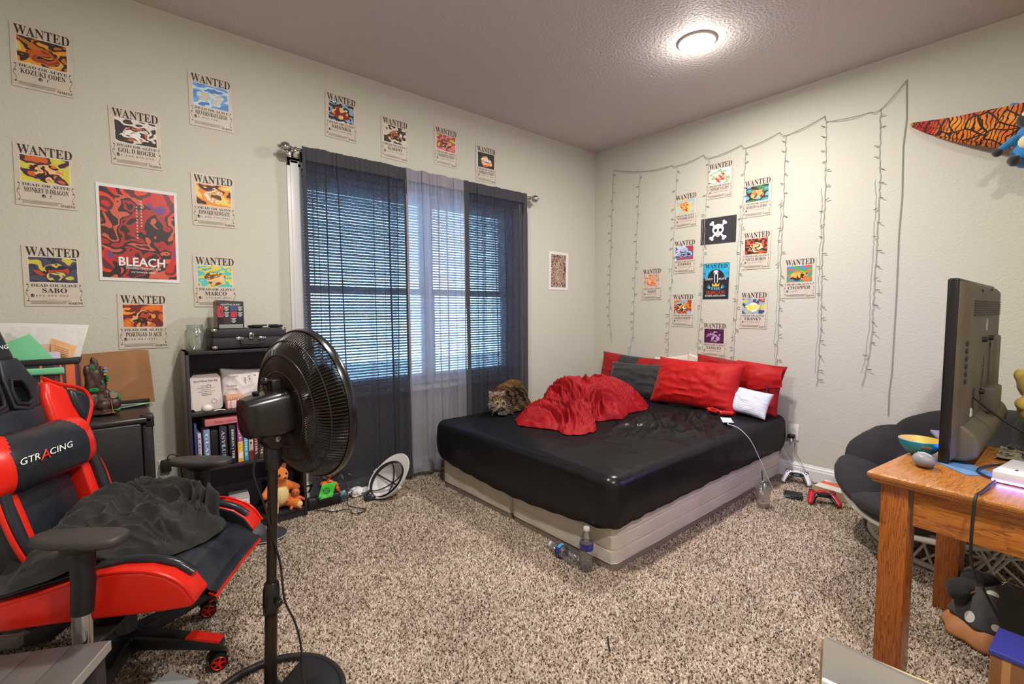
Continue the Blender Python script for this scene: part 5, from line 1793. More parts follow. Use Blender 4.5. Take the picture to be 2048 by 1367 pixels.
# upper shelf: diploma, stone, signed cushion, flowered box, slip of paper
dp = thing('diploma', 'cream diploma sheet with clipped corners leaning on the top shelf', 'diploma', (0.369, 2.925, 0.681), rot=(math.radians(-12), 0, math.radians(4)))
w, h = 0.138, 0.190
poly = [(-w / 2 + .012, 0), (w / 2 - .012, 0), (w / 2, .012), (w / 2, h - .016), (w / 2 - .016, h), (-w / 2 + .016, h), (-w / 2, h - .016), (-w / 2, .012)]
T = Matrix.Rotation(PI / 2, 4, 'X')
MB().prism(poly, 0.003, T).build('sheet', mat('diploma_paper', lin(206, 194, 186), 0.5), dp)
mb = MB()
TT = Matrix.Translation((0, -0.0036, 0)) @ T
put_text(mb, 'Marcel Williams Battle High', -0.056, 0.056, h - 0.044, h - 0.030, True, 0, 0, M=TT)
put_text(mb, 'Diploma', -0.022, 0.022, 0.074, 0.084, True, 0, 0, M=TT)
for k in range(5):
    y = 0.128 - k * 0.010
    mb.box((0, -0.0036, y), (0.05 + 0.03 * (k % 2), 0.0002, 0.0018))
mb.build('lettering', m_ink_b, dp)
sl_ = MB()
sl_.lathe([(0.008, 0), (0.010, 0.0), (0.010, 0.0006), (0.008, 0.0006)], 20, Matrix.Translation((0.012, -0.0036, h - 0.064)) @ Matrix.Rotation(PI / 2, 4, 'X'), cap=False)
sl_.lathe([(0.011, 0), (0.013, 0.0), (0.013, 0.0006), (0.011, 0.0006)], 20, Matrix.Translation((0.030, -0.0036, 0.042)) @ Matrix.Rotation(PI / 2, 4, 'X'), cap=False)
sl_.build('seal', mat('seal_grey', lin(120, 112, 108), 0.5), dp)
MB().box((-w / 2 - 0.004, -0.001, h / 2), (0.006, 0.004, h - 0.02)).build('holder_edge', mat('clear_edge', lin(190, 190, 200), 0.3), dp)
st = MB().ball((0, 0, 0.020), (0.026, 0.020, 0.020), 20).build('white_stone', mat('glazed_white', lin(226, 220, 214), 0.25), smooth=True)
st.location = (0.358, 2.872, 0.680)
tag(st, 'smooth white oval stone on the top shelf before the diploma', 'stone')
sc_ = pillow('signed_cloth', mat('signed_cotton', lin(214, 204, 202), 0.75, bump=0.2, bump_scale=50), None, 0.25, 0.20, 0.09, 0.012, 12.0, 34, 28)
sc_.matrix_world = Matrix.Translation((0.555, 2.975, 0.785)) @ Matrix.Rotation(math.radians(80), 4, 'X') @ Matrix.Rotation(math.radians(-4), 4, 'Z')
tag(sc_, 'white stuffed cloth covered with handwritten black names on the top shelf', 'cloth')
mb = MB()
for k, (nm, x, y, a) in enumerate((('Class of friends', -0.07, 0.050, 8), ('To Sara', -0.075, 0.0, 4), ('Sammy', -0.070, -0.02, 4), ('Marta', -0.005, 0.02, -80), ('Love', 0.02, 0.03, -70), ('Joel', 0.05, 0.04, -60), ('Happy', 0.08, 0.03, -60))):
    M = Matrix.Translation((x, y, 0.046)) @ Matrix.Rotation(math.radians(a), 4, 'Z')
    put_text(mb, nm, -0.026, 0.026, -0.005, 0.005, False, 0, 0, M=M, skew=0.3)
mb.build('handwriting', m_ink_b, sc_)
fb = thing('flowered_box', 'small pink and white flowered box on the top shelf', 'box', (0.488, 2.885, 0.681), math.radians(3))
m_flo = picture_mat('flower_print', [lin(226, 120, 140), lin(230, 220, 214), lin(110, 150, 110), lin(214, 70, 96)], [lin(230, 196, 190), lin(226, 100, 130), lin(236, 230, 224), lin(120, 150, 120)], 70, 16)
MB().box((0, 0.03, 0.023), (0.076, 0.055, 0.046)).build('box_body', m_flo, fb, bevel=0.001)
MB().box((0, 0.03, 0.058), (0.080, 0.059, 0.024)).build('lid', mat('peach_lid', lin(214, 160, 130), 0.5, noise_amt=0.15, noise_scale=30), fb, bevel=0.001)
o = MB().grid(5, 5, lambda u, v: (0.05 * (u - .5), 0.035 * (v - .5), 0.002 + 0.003 * math.sin(4 * u))).build('paper_slip', m_paper_w)
o.location = (0.415, 2.872, 0.681)
tag(o, 'small folded slip of paper before the flowered box', 'paper')

# on top of the shelf: jar, record case, black box, folded headphones
m_glass2 = film_mat('jar_glass', (0.92, 0.95, 0.93), 0.08, 0.7, 0.06)
jar = thing('glass_jar', 'empty clear glass jar standing on the bookshelf top', 'jar', (0.330, 2.955, 0.999))
out_ = [(0.040, 0.0), (0.046, 0.004), (0.0475, 0.012), (0.0475, 0.092), (0.045, 0.102), (0.038, 0.110), (0.037, 0.113), (0.040, 0.116), (0.040, 0.121), (0.037, 0.123), (0.037, 0.133), (0.0355, 0.134)]
inn = [(0.034, 0.133), (0.034, 0.112), (0.041, 0.100), (0.0440, 0.090), (0.0440, 0.012), (0.041, 0.006), (0.0, 0.006)]
MB().lathe(out_ + inn, 32).build('jar_body', m_glass2, jar, smooth=True)
MB().ball((0.006, 0, 0.072), (0.007, 0.002, 0.006), 10).build('residue', mat('brown_residue', lin(120, 90, 60), 0.7), jar)

m_case = mat('black_case_vinyl', lin(38, 36, 42), 0.55, bump=0.4, bump_scale=420)
rc = thing('record_player_case', 'closed black suitcase record player with metal corners on the bookshelf', 'record player', (0.572, 2.968, 0.999), math.radians(1))
W, D = 0.360, 0.200
lo_ = MB().box((0, 0, 0.033), (W, D, 0.058)).build('lower_case', m_case, rc, bevel=0.007)
up_ = MB().box((0, 0, 0.0865), (W, D, 0.046)).build('lid', m_case, rc, bevel=0.007)
MB().box((0, 0, 0.063), (W + 0.001, D + 0.001, 0.0025)).build('seam_strip', mat('case_seam', lin(70, 68, 72), 0.4), rc)
for sx in (-1, 1):
    for z in (0.013, 0.103):
        mb = MB().box((sx * (W / 2 - 0.011), -D / 2 + 0.010, z), (0.025, 0.024, 0.018))
        mb.build('corner_cap', m_chrome, rc, bevel=0.005)
for x in (-0.055, 0.055):
    MB().box((x, -D / 2 - 0.003, 0.058), (0.036, 0.006, 0.016)).build('latch', m_chrome, rc, bevel=0.002)
MB().box((0.002, -D / 2 - 0.003, 0.070), (0.024, 0.007, 0.036)).build('centre_lock', m_chrome, rc, bevel=0.003)
MB().lathe([(0.008, 0), (0.008, 0.003), (0, 0.003)], 18, Matrix.Translation((0.002, -D / 2 - 0.0065, 0.070)) @ Matrix.Rotation(PI / 2, 4, 'X')).build('lock_dial', mat('dark_dial', lin(60, 58, 60), 0.3, metal=0.6), rc, smooth=True)
MB().tube(smooth_path([(-0.050, -D / 2 - 0.006, 0.055), (-0.048, -D / 2 - 0.014, 0.034), (-0.03, -D / 2 - 0.017, 0.029), (0.03, -D / 2 - 0.017, 0.029), (0.048, -D / 2 - 0.014, 0.034), (0.050, -D / 2 - 0.006, 0.055)], 5), 0.0048, 8).build('handle', m_case, rc, smooth=True)
for x in (-0.1, 0.1):
    MB().box((x, 0.03, 0.001), (0.03, 0.03, 0.006)).build('foot', m_ink_b, rc)

gb = thing('garden_kit_box', 'small black printed box headed Planting Guide on the record player case', 'box', (0.488, 2.905, 1.1105), math.radians(2))
W, D, Hh = 0.126, 0.090, 0.145
MB().box((0, D / 2, Hh / 2), (W, D, Hh)).build('carton', mat('black_carton', lin(40, 37, 40), 0.5), gb, bevel=0.001)
MB().box((-W / 2 - 0.0006, D / 2, Hh / 2), (0.001, D - 0.006, Hh - 0.006)).build('side_panel', mat('tan_carton_side', lin(150, 124, 112), 0.6, noise_amt=0.3, noise_scale=40), gb)
MB().box((0.0, D / 2, Hh + 0.002), (W - 0.01, D, 0.003), rotm('Y', 3)).build('top_flap', mat('torn_flap', lin(120, 104, 96), 0.7, noise_amt=0.3, noise_scale=60), gb)
T = Matrix.Translation((0, -0.0012, 0)) @ Matrix.Rotation(PI / 2, 4, 'X')
mb = MB()
put_text(mb, 'PLANTING GUIDE', -0.044, 0.044, Hh - 0.022, Hh - 0.013, False, 0, 0, M=T)
for cx, cy in ((-0.018, 0.106), (0.046, 0.106), (-0.018, 0.075), (0.046, 0.075), (0.014, 0.043)):
    for k in range(6):
        mb.box((cx - 0.002 * (k % 2), -0.0012, cy + 0.010 - k * 0.0042), (0.024 - 0.006 * (k % 3), 0.0002, 0.0016))
for k in range(5):
    mb.box((0, -0.0012, 0.020 - k * 0.0042), (0.112, 0.0002, 0.0015))
mb.build('lettering', m_ink_w, gb)
for cx, cy, cc in ((-0.048, 0.106, (190, 50, 56)), (0.014, 0.106, (70, 70, 120)), (-0.048, 0.075, (190, 50, 70)), (0.014, 0.075, (200, 44, 44)), (-0.016, 0.043, (60, 36, 44))):
    mm = mat('seed_print_%d' % (cc[0] + cc[2]), lin(*cc), 0.5, noise_amt=0.7, noise_scale=160)
    MB().box((cx, -0.0012, cy), (0.027, 0.0003, 0.027)).build('picture', mm, gb)
    fr = MB()
    for s in (-1, 1):
        fr.box((cx + s * 0.0142, -0.0012, cy), (0.0007, 0.0003, 0.029)).box((cx, -0.0012, cy + s * 0.0142), (0.029, 0.0003, 0.0007))
    fr.build('picture_frame', mat('grey_print', lin(120, 118, 120), 0.5), gb)

hp_ = thing('folded_headphones', 'flat folded black headphones on the record player case', 'headphones', (0.665, 2.955, 1.1105))
for x in (-0.052, 0.052):
    MB().lathe([(0.030, 0.0), (0.038, 0.004), (0.039, 0.009), (0.034, 0.014), (0.018, 0.012), (0, 0.011)], 24, Matrix.Translation((x, -0.01, 0))).build('ear_cup', mat('headphone_black', lin(28, 28, 30), 0.4), hp_, smooth=True)
MB().box((-0.02, 0.035, 0.012), (0.075, 0.016, 0.008)).box((0.05, 0.03, 0.013), (0.05, 0.014, 0.008)).build('headband', MATS['headphone_black'], hp_, bevel=0.003)

# bottom compartment: white carton and soft toy
wb = thing('white_carton', 'small white printed carton in the bottom compartment of the bookshelf', 'box', (0.490, 2.875, 0.056), math.radians(-6))
MB().box((0, 0.07, 0.062), (0.094, 0.13, 0.124)).build('carton', mat('white_card', lin(206, 202, 200), 0.5), wb, bevel=0.001)
MB().box((0, 0.07, 0.1245), (0.096, 0.132, 0.006)).build('lid', mat('grey_card_lid', lin(176, 172, 172), 0.5), wb, bevel=0.001)
mb = MB()
put_text(mb, 'nutrition', -0.030, 0.038, 0.048, 0.066, True, 0, 0, M=Matrix.Translation((0, 0.004, 0)) @ Matrix.Rotation(PI / 2, 4, 'X'))
for k in range(2):
    mb.box((0.01, 0.004, 0.040 - k * 0.008), (0.045, 0.0003, 0.003))
mb.build('lettering', m_ink_b, wb)

m_plo = mat('orange_plush', lin(214, 116, 34), 0.9, sheen=0.4, bump=0.5, bump_scale=500, noise_amt=0.12, noise_scale=20)
m_plc = mat('cream_plush', lin(222, 196, 130), 0.9, sheen=0.4, bump=0.5, bump_scale=500)
pl = thing('soft_toy', 'plump orange soft toy with cream belly sitting in the bottom of the bookshelf', 'soft toy', (0.690, 2.915, 0.056), math.radians(14))
B = [((0, 0, 0.085), (0.062, 0.055, 0.078)), ((0, -0.008, 0.150), (0.045, 0.042, 0.05)), ((0.0, -0.022, 0.205), (0.050, 0.046, 0.048)), ((0.004, -0.058, 0.196), (0.026, 0.024, 0.020))]
for s in (-1, 1):
    B += [(c_, r_) for c_, r_ in limb((s * 0.042, -0.01, 0.140), 0.026, (s * 0.095, -0.035, 0.110), 0.020, 5)]
    B += [(c_, r_) for c_, r_ in limb((s * 0.045, -0.02, 0.045), 0.036, (s * 0.070, -0.080, 0.030), 0.028, 5)]
    B.append(((s * 0.036, -0.010, 0.250), (0.016, 0.010, 0.018)))
blob('body', m_plo, pl, B, voxel=0.006, smooth=5)
MB().ball((0, -0.034, 0.090), (0.044, 0.030, 0.058), 20).build('belly_patch', m_plc, pl, smooth=True)
for s in (-1, 1):
    MB().ball((s * 0.020, -0.064, 0.216), (0.007, 0.004, 0.009), 12).build('eye', m_ink_b, pl, smooth=True)
    MB().ball((s * 0.072, -0.105, 0.030), (0.018, 0.006, 0.017), 12).build('foot_pad', m_plc, pl, smooth=True)
MB().ball((0.004, -0.081, 0.199), (0.008, 0.005, 0.005), 10).build('nose', m_ink_b, pl, smooth=True)
ds = thing('toy_doll', 'small orange-brown rubber toy in front of the orange soft toy', 'toy', (0.775, 2.870, 0.056), math.radians(-20))
m_rub = mat('orange_rubber', lin(190, 98, 50), 0.4)
B = [((0, 0, 0.045), (0.026, 0.022, 0.032)), ((0, -0.004, 0.092), (0.024, 0.022, 0.026))]
for s in (-1, 1):
    B += [(c_, r_) for c_, r_ in limb((s * 0.020, 0, 0.060), 0.010, (s * 0.044, -0.018, 0.052), 0.008, 4)]
    B += [(c_, r_) for c_, r_ in limb((s * 0.014, -0.004, 0.024), 0.013, (s * 0.024, -0.034, 0.010), 0.010, 4)]
blob('body', m_rub, ds, B, voxel=0.0035, smooth=3)
for s in (-1, 1):
    MB().ball((s * 0.009, -0.024, 0.096), (0.0035, 0.002, 0.0045), 10).build('eye', m_ink_b, ds, smooth=True)

# ------------------------------------------------------------------ floor between shelf and bed
# dark cap lying before the shelf
cp = thing('baseball_cap', 'dark grey cap with flat brim lying on the carpet before the bookshelf', 'cap', (0.548, 2.735, 0.002), math.radians(-35))
m_capc = mat('charcoal_twill', lin(52, 50, 54), 0.8, bump=0.3, bump_scale=500)
MB().grid(24, 14, lambda u, v: (0.085 * math.cos(PI * 2 * u) * math.cos(v * PI / 2 * 0.98) - 0.05, 0.075 * math.sin(2 * PI * u) * math.cos(v * PI / 2 * 0.98), 0.008 + 0.075 * math.sin(v * PI / 2) + 0.006 * math.sin(6 * u * PI) * v), closed_u=True).build('crown', mat('silver_black_twill', lin(74, 74, 80), 0.55), cp, smooth=True)
bp2 = [(0.02 + 0.12 * math.cos(a), 0.094 * math.sin(a)) for a in [(-PI / 2 + PI * k / 20) for k in range(21)]]
MB().prism(bp2, 0.004, Matrix.Translation((0, 0, 0.012))).build('brim', m_capc, cp, bevel=0.001)
MB().prism([(x * 1.01, y * 1.01) for x, y in bp2], 0.003, Matrix.Translation((0, 0, 0.007))).build('brim_underside', mat('white_brim', lin(200, 200, 202), 0.5), cp)
MB().lathe([(0.007, 0.083), (0.007, 0.087), (0, 0.088)], 12, Matrix.Translation((-0.05, 0, 0))).build('top_button', m_capc, cp, smooth=True)

# clear bag of toys
bg = thing('bag_of_toys', 'clear plastic bag of black and orange toys with a green card, beside the bookshelf', 'bag', (0.985, 2.935, 0.001), math.radians(-6))
m_bagp = bpy.data.materials.new('thin_clear_film')
m_bagp.use_nodes = True
_nt = m_bagp.node_tree
_nt.nodes.remove(_nt.nodes['Principled BSDF'])
_t = _nt.nodes.new('ShaderNodeBsdfTransparent'); _g = _nt.nodes.new('ShaderNodeBsdfGlossy'); _x = _nt.nodes.new('ShaderNodeMixShader'); _lw = _nt.nodes.new('ShaderNodeLayerWeight')
_g.inputs['Roughness'].default_value = 0.12; _lw.inputs[0].default_value = 0.12
_nt.links.new(_lw.outputs['Fresnel'], _x.inputs[0]); _nt.links.new(_t.outputs[0], _x.inputs[1]); _nt.links.new(_g.outputs[0], _x.inputs[2])
_nt.links.new(_x.outputs[0], _nt.nodes['Material Output'].inputs[0])
mb = MB().ball((0.02, 0.0, 0.085), (0.165, 0.075, 0.085), 30)
mb.v = [(x * (0.9 + 0.3 * ridge((x * 9, y * 9, z * 9))), y * (0.9 + 0.3 * ridge((x * 9, y * 9 + 4, z * 9))), max(0.001, z * (0.85 + 0.3 * ridge((x * 8, y * 8, z * 8 + 3))))) for x, y, z in mb.v]
mb.build('plastic_film', m_bagp, bg)
m_tk = mat('black_toy', lin(28, 28, 32), 0.5)
m_to = mat('orange_toy', lin(226, 96, 34), 0.45)
MB().box((-0.035, -0.030, 0.040), (0.20, 0.05, 0.070), rotm('Z', 4)).build('black_toy_body', m_tk, bg, bevel=0.012)
for i, (x, y, z, r, m) in enumerate(((-0.02, 0.02, 0.125, 0.020, m_to), (0.015, 0.02, 0.132, 0.018, m_to), (0.045, 0.0, 0.115, 0.016, m_to), (0.052, -0.01, 0.088, 0.016, m_to), (0.060, -0.03, 0.060, 0.014, m_to), (0.075, -0.04, 0.060, 0.018, mat('teal_white_toy', lin(120, 160, 180), 0.4, noise_amt=0.6, noise_scale=60)), (0.085, -0.02, 0.035, 0.022, MATS['teal_white_toy']), (-0.115, -0.045, 0.045, 0.010, m_to), (0.02, -0.03, 0.085, 0.016, m_tk))):
    MB().ball((x, y, z), (r * 1.3, r, r * 0.8), 12, rotm('Y', 25 * i)).build('toy_piece', m, bg, smooth=True)
gc = MB().grid(6, 8, lambda u, v: (-0.075 + 0.085 * u + 0.03 * v, -0.058 + 0.02 * v + 0.004 * math.sin(5 * v), 0.060 + 0.085 * v)).build('green_card', mat('lime_card', lin(70, 196, 60), 0.45, noise_amt=0.25, noise_scale=40), bg)
mb = MB()
mb.tube([(-0.022 + 0.020 * math.cos(a), -0.056 + 0.003, 0.105 + 0.016 * math.sin(a)) for a in [k * PI / 8 for k in range(16)]], 0.0015, 5, closed=True)
mb.tube([(-0.034, -0.055, 0.103), (-0.020, -0.0545, 0.099), (-0.010, -0.053, 0.106)], 0.0014, 5)
mb.build('card_print', m_ink_b, gc)
st_ = smooth_path([(1.06, 2.93, 0.15), (1.09, 2.915, 0.10), (1.075, 2.86, 0.05), (1.055, 2.80, 0.014), (1.085, 2.74, 0.010), (1.115, 2.68, 0.010), (1.06, 2.655, 0.010), (1.03, 2.685, 0.010), (1.045, 2.73, 0.010), (1.02, 2.765, 0.010), (0.975, 2.765, 0.010), (0.93, 2.81, 0.010), (0.885, 2.86, 0.012)], 8)
o = MB().tube([p + Vector((0.002 * math.sin(i * 1.7), 0.002 * math.cos(i * 1.7), 0)) for i, p in enumerate(st_)], 0.0030, 6).build('cord', mat('black_braid', lin(28, 26, 26), 0.8), bg)
o.matrix_local = Matrix.Rotation(math.radians(6), 4, 'Z') @ Matrix.Translation((-0.985, -2.935, -0.001))
for k, (x, y) in enumerate(((1.062, 2.655), (0.975, 2.766))):
    MB().ball((x, y, 0.010), 0.0068, 10).build('knot', MATS['black_braid'], o, smooth=True)

# white boxes and paper against the wall under the curtains
pb = thing('paper_sheet', 'long white paper sheet leaning against the wall under the curtain hem', 'paper', (1.29, 3.03, 0.001))
MB().grid(16, 6, lambda u, v: (-0.22 + 0.40 * u, 0.010 - 0.05 * (1 - v) - 0.03 * math.sin(PI * u) * (1 - v), 0.125 * v * (0.75 + 0.25 * math.sin(PI * u)) + 0.002)).build('sheet', m_paper_w, pb, smooth=True)
crumple('crumpled_white_paper', 'crumpled white paper on the carpet between toy bag and hard hat', (1.165, 2.945, 0.001), 0.045, m_paper_w, 7.0, 'paper', 0.6)

# hard hat lying upside down
hh = thing('hard_hat', 'white hard hat lying tipped on its crown with its harness showing', 'hard hat', (1.310, 2.800, 0.0), 0)
m_hat = mat('white_hat_shell', lin(214, 210, 212), 0.3, spec=0.5)
m_strap = mat('black_strap', lin(34, 33, 38), 0.6)
_zo = -Vector((-0.70, -0.40, 0.59)).normalized()
_xo = Vector((0.62, -0.25, 0.74))
_xo = (_xo - _zo * _xo.dot(_zo)).normalized()
_yo = _zo.cross(_xo)
HM = Matrix(((_xo.x, _yo.x, _zo.x, 0), (_xo.y, _yo.y, _zo.y, 0), (_xo.z, _yo.z, _zo.z, 0.118), (0, 0, 0, 1)))
mb = MB()


def hat_pt(u, v, off=0.0):
    a = 2 * PI * u
    t = v * PI / 2
    rx, ry, rz = 0.132 - off, 0.105 - off, 0.125 - off
    return (rx * math.cos(a) * math.cos(t), ry * math.sin(a) * math.cos(t), rz * math.sin(t) + 0.004 * math.cos(a * 2) * (1 - v))


mb.grid(44, 16, lambda u, v: hat_pt(u, v), closed_u=True)
k0 = len(mb.f)
mb.grid(44, 16, lambda u, v: hat_pt(u, v, 0.003), closed_u=True)
for i in range(k0, len(mb.f)):
    mb.f[i] = tuple(reversed(mb.f[i]))
mb.v = [tuple(HM @ Vector(p)) for p in mb.v]
mb.build('shell', m_hat, hh, smooth=True)
br = MB()
n = 44
vs = []
for ring_ in range(4):
    for j in range(n):
        a = 2 * PI * j / n
        front = max(0, math.cos(a)) ** 2
        ex = (0.0, 0.006 + 0.050 * front, 0.007 + 0.052 * front, 0.0)[ring_]
        z = (0.000, -0.004 - 0.014 * front, 0.000 - 0.014 * front, 0.006)[ring_]
        vs.append(((0.131 + ex) * math.cos(a), (0.104 + ex * 0.8) * math.sin(a), z))
fs = [(r * n + j, r * n + (j + 1) % n, (r + 1) * n + (j + 1) % n, (r + 1) * n + j) for r in range(3) for j in range(n)]
br.add(vs, fs, 0, HM).build('brim', m_hat, hh, smooth=True)
hb = MB()
for z0, rr in ((0.010, 0.9),):
    hb.grid(40, 3, lambda u, v: tuple(HM @ Vector((0.122 * math.cos(2 * PI * u), 0.094 * math.sin(2 * PI * u), -0.012 + 0.032 * v))), closed_u=True)
hb.build('headband', m_strap, hh, smooth=True)
for k in range(3):
    a = k * PI / 3 + 0.3
    s_ = MB().grid(14, 3, lambda u, v, a=a: tuple(HM @ (Vector((math.cos(a) * 0.118 * math.cos(PI * u), math.sin(a) * 0.092 * math.cos(PI * u), 0.008 + 0.075 * math.sin(PI * u))) + Vector((-math.sin(a), math.cos(a), 0)) * (0.010 * (v - .5)))))
    s_.build('crown_strap', m_strap, hh, smooth=True)
MB().ball(tuple(HM @ Vector((-0.150, 0.0, -0.008))), (0.020, 0.016, 0.020), 16).build('ratchet_knob', m_strap, hh, smooth=True)
MB().tube(smooth_path([tuple(HM @ Vector(p)) for p in ((-0.12, 0.03, 0.0), (-0.150, 0.025, -0.02), (-0.165, 0.0, -0.025), (-0.150, -0.025, -0.02), (-0.12, -0.03, 0.0))], 5), 0.009, 8).build('nape_strap', m_strap, hh, smooth=True)
for sy in (-1, 1):
    MB().box(tuple(HM @ Vector((0.02, sy * 0.108, 0.018))), (0.022, 0.014, 0.022), (HM.to_3x3())).build('side_slot', m_hat, hh, bevel=0.003)
MB().box(tuple(HM @ Vector((-0.02, -0.118, 0.012))), (0.03, 0.002, 0.02), HM.to_3x3()).build('sticker', mat('hat_label', lin(226, 224, 220), 0.5), hh)

# ------------------------------------------------------------------ small fridge and what stands on it
m_fr = mat('fridge_black', lin(34, 33, 35), 0.38, noise_amt=0.08, noise_scale=9, bump=0.15, bump_scale=420)
fr_ = thing('mini_fridge', 'black mini fridge against the wall behind the gaming chair', 'fridge', (-0.095, 2.835, 0.0))
MB().box((-0.018, 0, 0.365), (0.385, 0.430, 0.69)).build('body', m_fr, fr_, bevel=0.008)
MB().box((0, 0, 0.722), (0.43, 0.436, 0.026)).build('top_cover', mat('fridge_top', lin(48, 44, 44), 0.25, noise_amt=0.25, noise_scale=14), fr_, bevel=0.008)
MB().box((0.196, 0, 0.358), (0.040, 0.430, 0.685)).build('door', m_fr, fr_, bevel=0.010)
MB().box((0.196, -0.185, 0.738), (0.044, 0.060, 0.012)).box((0.205, -0.205, 0.715), (0.030, 0.026, 0.05)).build('hinge_cover', mat('hinge_black', lin(26, 26, 28), 0.4), fr_, bevel=0.004)
for x in (-0.15, 0.15):
    for y in (-0.18, 0.18):
        MB().lathe([(0.016, 0), (0.016, 0.022), (0, 0.022)], 12, Matrix.Translation((x, y, 0))).build('foot', m_ink_b, fr_)
FT = 0.736
cb_ = thing('cardboard_sheet', 'brown cardboard sheet leaning on the wall on top of the mini fridge', 'cardboard', (0.010, 3.035, FT), rot=(math.radians(-5), 0, math.radians(2)))
MB().prism([(-0.155, 0), (0.142, 0), (0.128, 0.268), (0.09, 0.274), (-0.155, 0.262)], 0.005, Matrix.Rotation(PI / 2, 4, 'X')).build('board', mat('brown_cardboard', lin(158, 112, 72), 0.75, noise_amt=0.10, noise_scale=10), cb_)
MB().box((0.06, -0.012, 0.013), (0.12, 0.030, 0.018)).build('black_clip_strip', m_ink_b, cb_, bevel=0.003)
pn = MB().add([(0, 0, 0), (0.16, 0.06, 0.006), (0.035, 0.115, 0.002), (0, 0, -0.002), (0.16, 0.06, 0.004), (0.035, 0.115, 0)], [(0, 1, 2), (5, 4, 3), (0, 3, 4, 1), (1, 4, 5, 2), (2, 5, 3, 0)]).build('green_card_triangle', mat('pale_green_card', lin(168, 206, 176), 0.6, noise_amt=0.1, noise_scale=20))
pn.location = (-0.015, 2.895, FT + 0.006)
tag(pn, 'pale green triangular card lying on the fridge top, its point over the edge', 'card')
dk = MB().add([(0.01, 0.006, 0), (0.105, 0.048, 0.004), (0.03, 0.075, 0.001)], [(0, 1, 2)]).build('dark_print', mat('violet_grey_print', lin(92, 84, 104), 0.6), pn)
dk.location = (0, 0, 0.0025)

rk = thing('rock_fountain', 'small dark rock incense fountain with green moss, glass ball and tiny pagoda on the fridge', 'ornament', (-0.045, 2.800, FT))
m_rock = mat('dark_brown_rock', lin(66, 46, 38), 0.4, noise_amt=0.45, noise_scale=40, bump=0.6, bump_scale=70)
m_moss = mat('bright_moss', lin(26, 122, 58), 0.8, noise_amt=0.4, noise_scale=90, bump=0.6, bump_scale=300)
rnd = random.Random(12)
B = [((0.0, 0, 0.012), (0.062, 0.05, 0.013))]
for x, y, z, a, b, c in ((-0.035, 0, 0.06, .022, .024, .05), (-0.040, 0.0, 0.13, .020, .02, .055), (-0.036, 0, 0.19, .016, .018, .045), (-0.012, 0.004, 0.10, .016, .018, .05), (0.004, 0.008, 0.155, .015, .016, .04), (-0.020, 0.006, 0.215, .013, .014, .040),
                         (-0.050, -0.004, 0.20, .012, .014, .030), (0.014, 0, 0.075, .018, .018, .042), (0.035, -0.004, 0.05, .030, .028, .030), (-0.055, 0, 0.10, .014, .016, .04), (0.0, -0.012, 0.045, .028, .024, .028), (-0.028, 0.006, 0.245, .010, .010, .020), (-0.022, 0.0, 0.165, .022, .016, .05), (-0.005, 0.0, 0.12, .02, .016, .04), (-0.045, -0.006, 0.165, .014, .014, .04), (0.0, 0.0, 0.195, .010, .012, .03), (-0.01, 0.0, 0.06, .03, .02, .05)):
    B.append(((x, y, z), (a, b, c)))
blob('rock_body', m_rock, rk, B, voxel=0.0035, smooth=1)
for x, y, z, a, b, c in ((-0.030, -0.020, 0.118, .020, .006, .012), (-0.028, -0.010, 0.215, .006, .006, .018), (0.018, -0.010, 0.165, .006, .006, .020), (0.055, -0.010, 0.075, .006, .010, .016), (0.045, -0.030, 0.022, .014, .008, .005), (0.000, -0.018, 0.150, .005, .005, .010)):
    MB().ball((x, y, z), (a, b, c), 10).build('moss_patch', m_moss, rk, smooth=True)
MB().ball((0.036, -0.010, 0.092), 0.019, 20).build('glass_ball', mat('crystal', (0.95, 0.95, 0.95), 0.02, trans=0.9, ior=1.5, spec=0.8), rk, smooth=True)
MB().tube([(0.032, -0.036, 0.016), (0.026, -0.032, 0.072)], 0.0018, 6).lathe([(0.010, 0.012), (0.010, 0.015), (0, 0.016)], 14, Matrix.Translation((0.032, -0.036, 0))).build('gold_spout', mat('gold_paint', lin(206, 150, 60), 0.35, metal=0.7), rk, smooth=True)
pg = MB()
for z, r in ((0.196, 0.013), (0.209, 0.010)):
    pg.lathe([(r * 0.5, z - 0.008), (r * 0.5, z), (r, z), (r * 0.3, z + 0.006), (0, z + 0.007)], 6, Matrix.Translation((0.012, -0.004, 0)))
pg.build('pagoda', mat('slate_blue_paint', lin(120, 140, 160), 0.4), rk)
MB().box((0.012, -0.004, 0.186), (0.010, 0.010, 0.010)).box((0.018, -0.008, 0.150), (0.008, 0.006, 0.010)).build('pagoda_wall', mat('yellow_paint', lin(222, 160, 50), 0.4), rk)

# bin with papers
bn_ = thing('paper_bin', 'black bin with dark red pictured side full of papers, on the fridge behind the chair', 'bin', (-0.225, 2.80, FT))
m_binp = picture_mat('bin_side_print', [lin(150, 40, 30), lin(40, 26, 34), lin(206, 110, 40), lin(60, 26, 40)], [lin(40, 28, 38), lin(120, 30, 34), lin(56, 34, 50), lin(200, 90, 36)], 80, 5.0)
MB().box((0, 0, 0.125), (0.215, 0.18, 0.25)).build('bin_body', m_binp, bn_, bevel=0.006)
MB().box((0, 0, 0.258), (0.228, 0.19, 0.022)).build('rim', m_ink_b, bn_, bevel=0.004)
MB().box((-0.01, -0.100, 0.222), (0.150, 0.012, 0.028)).build('green_handle_label', mat('mint_card', lin(112, 190, 142), 0.6), bn_, bevel=0.010)


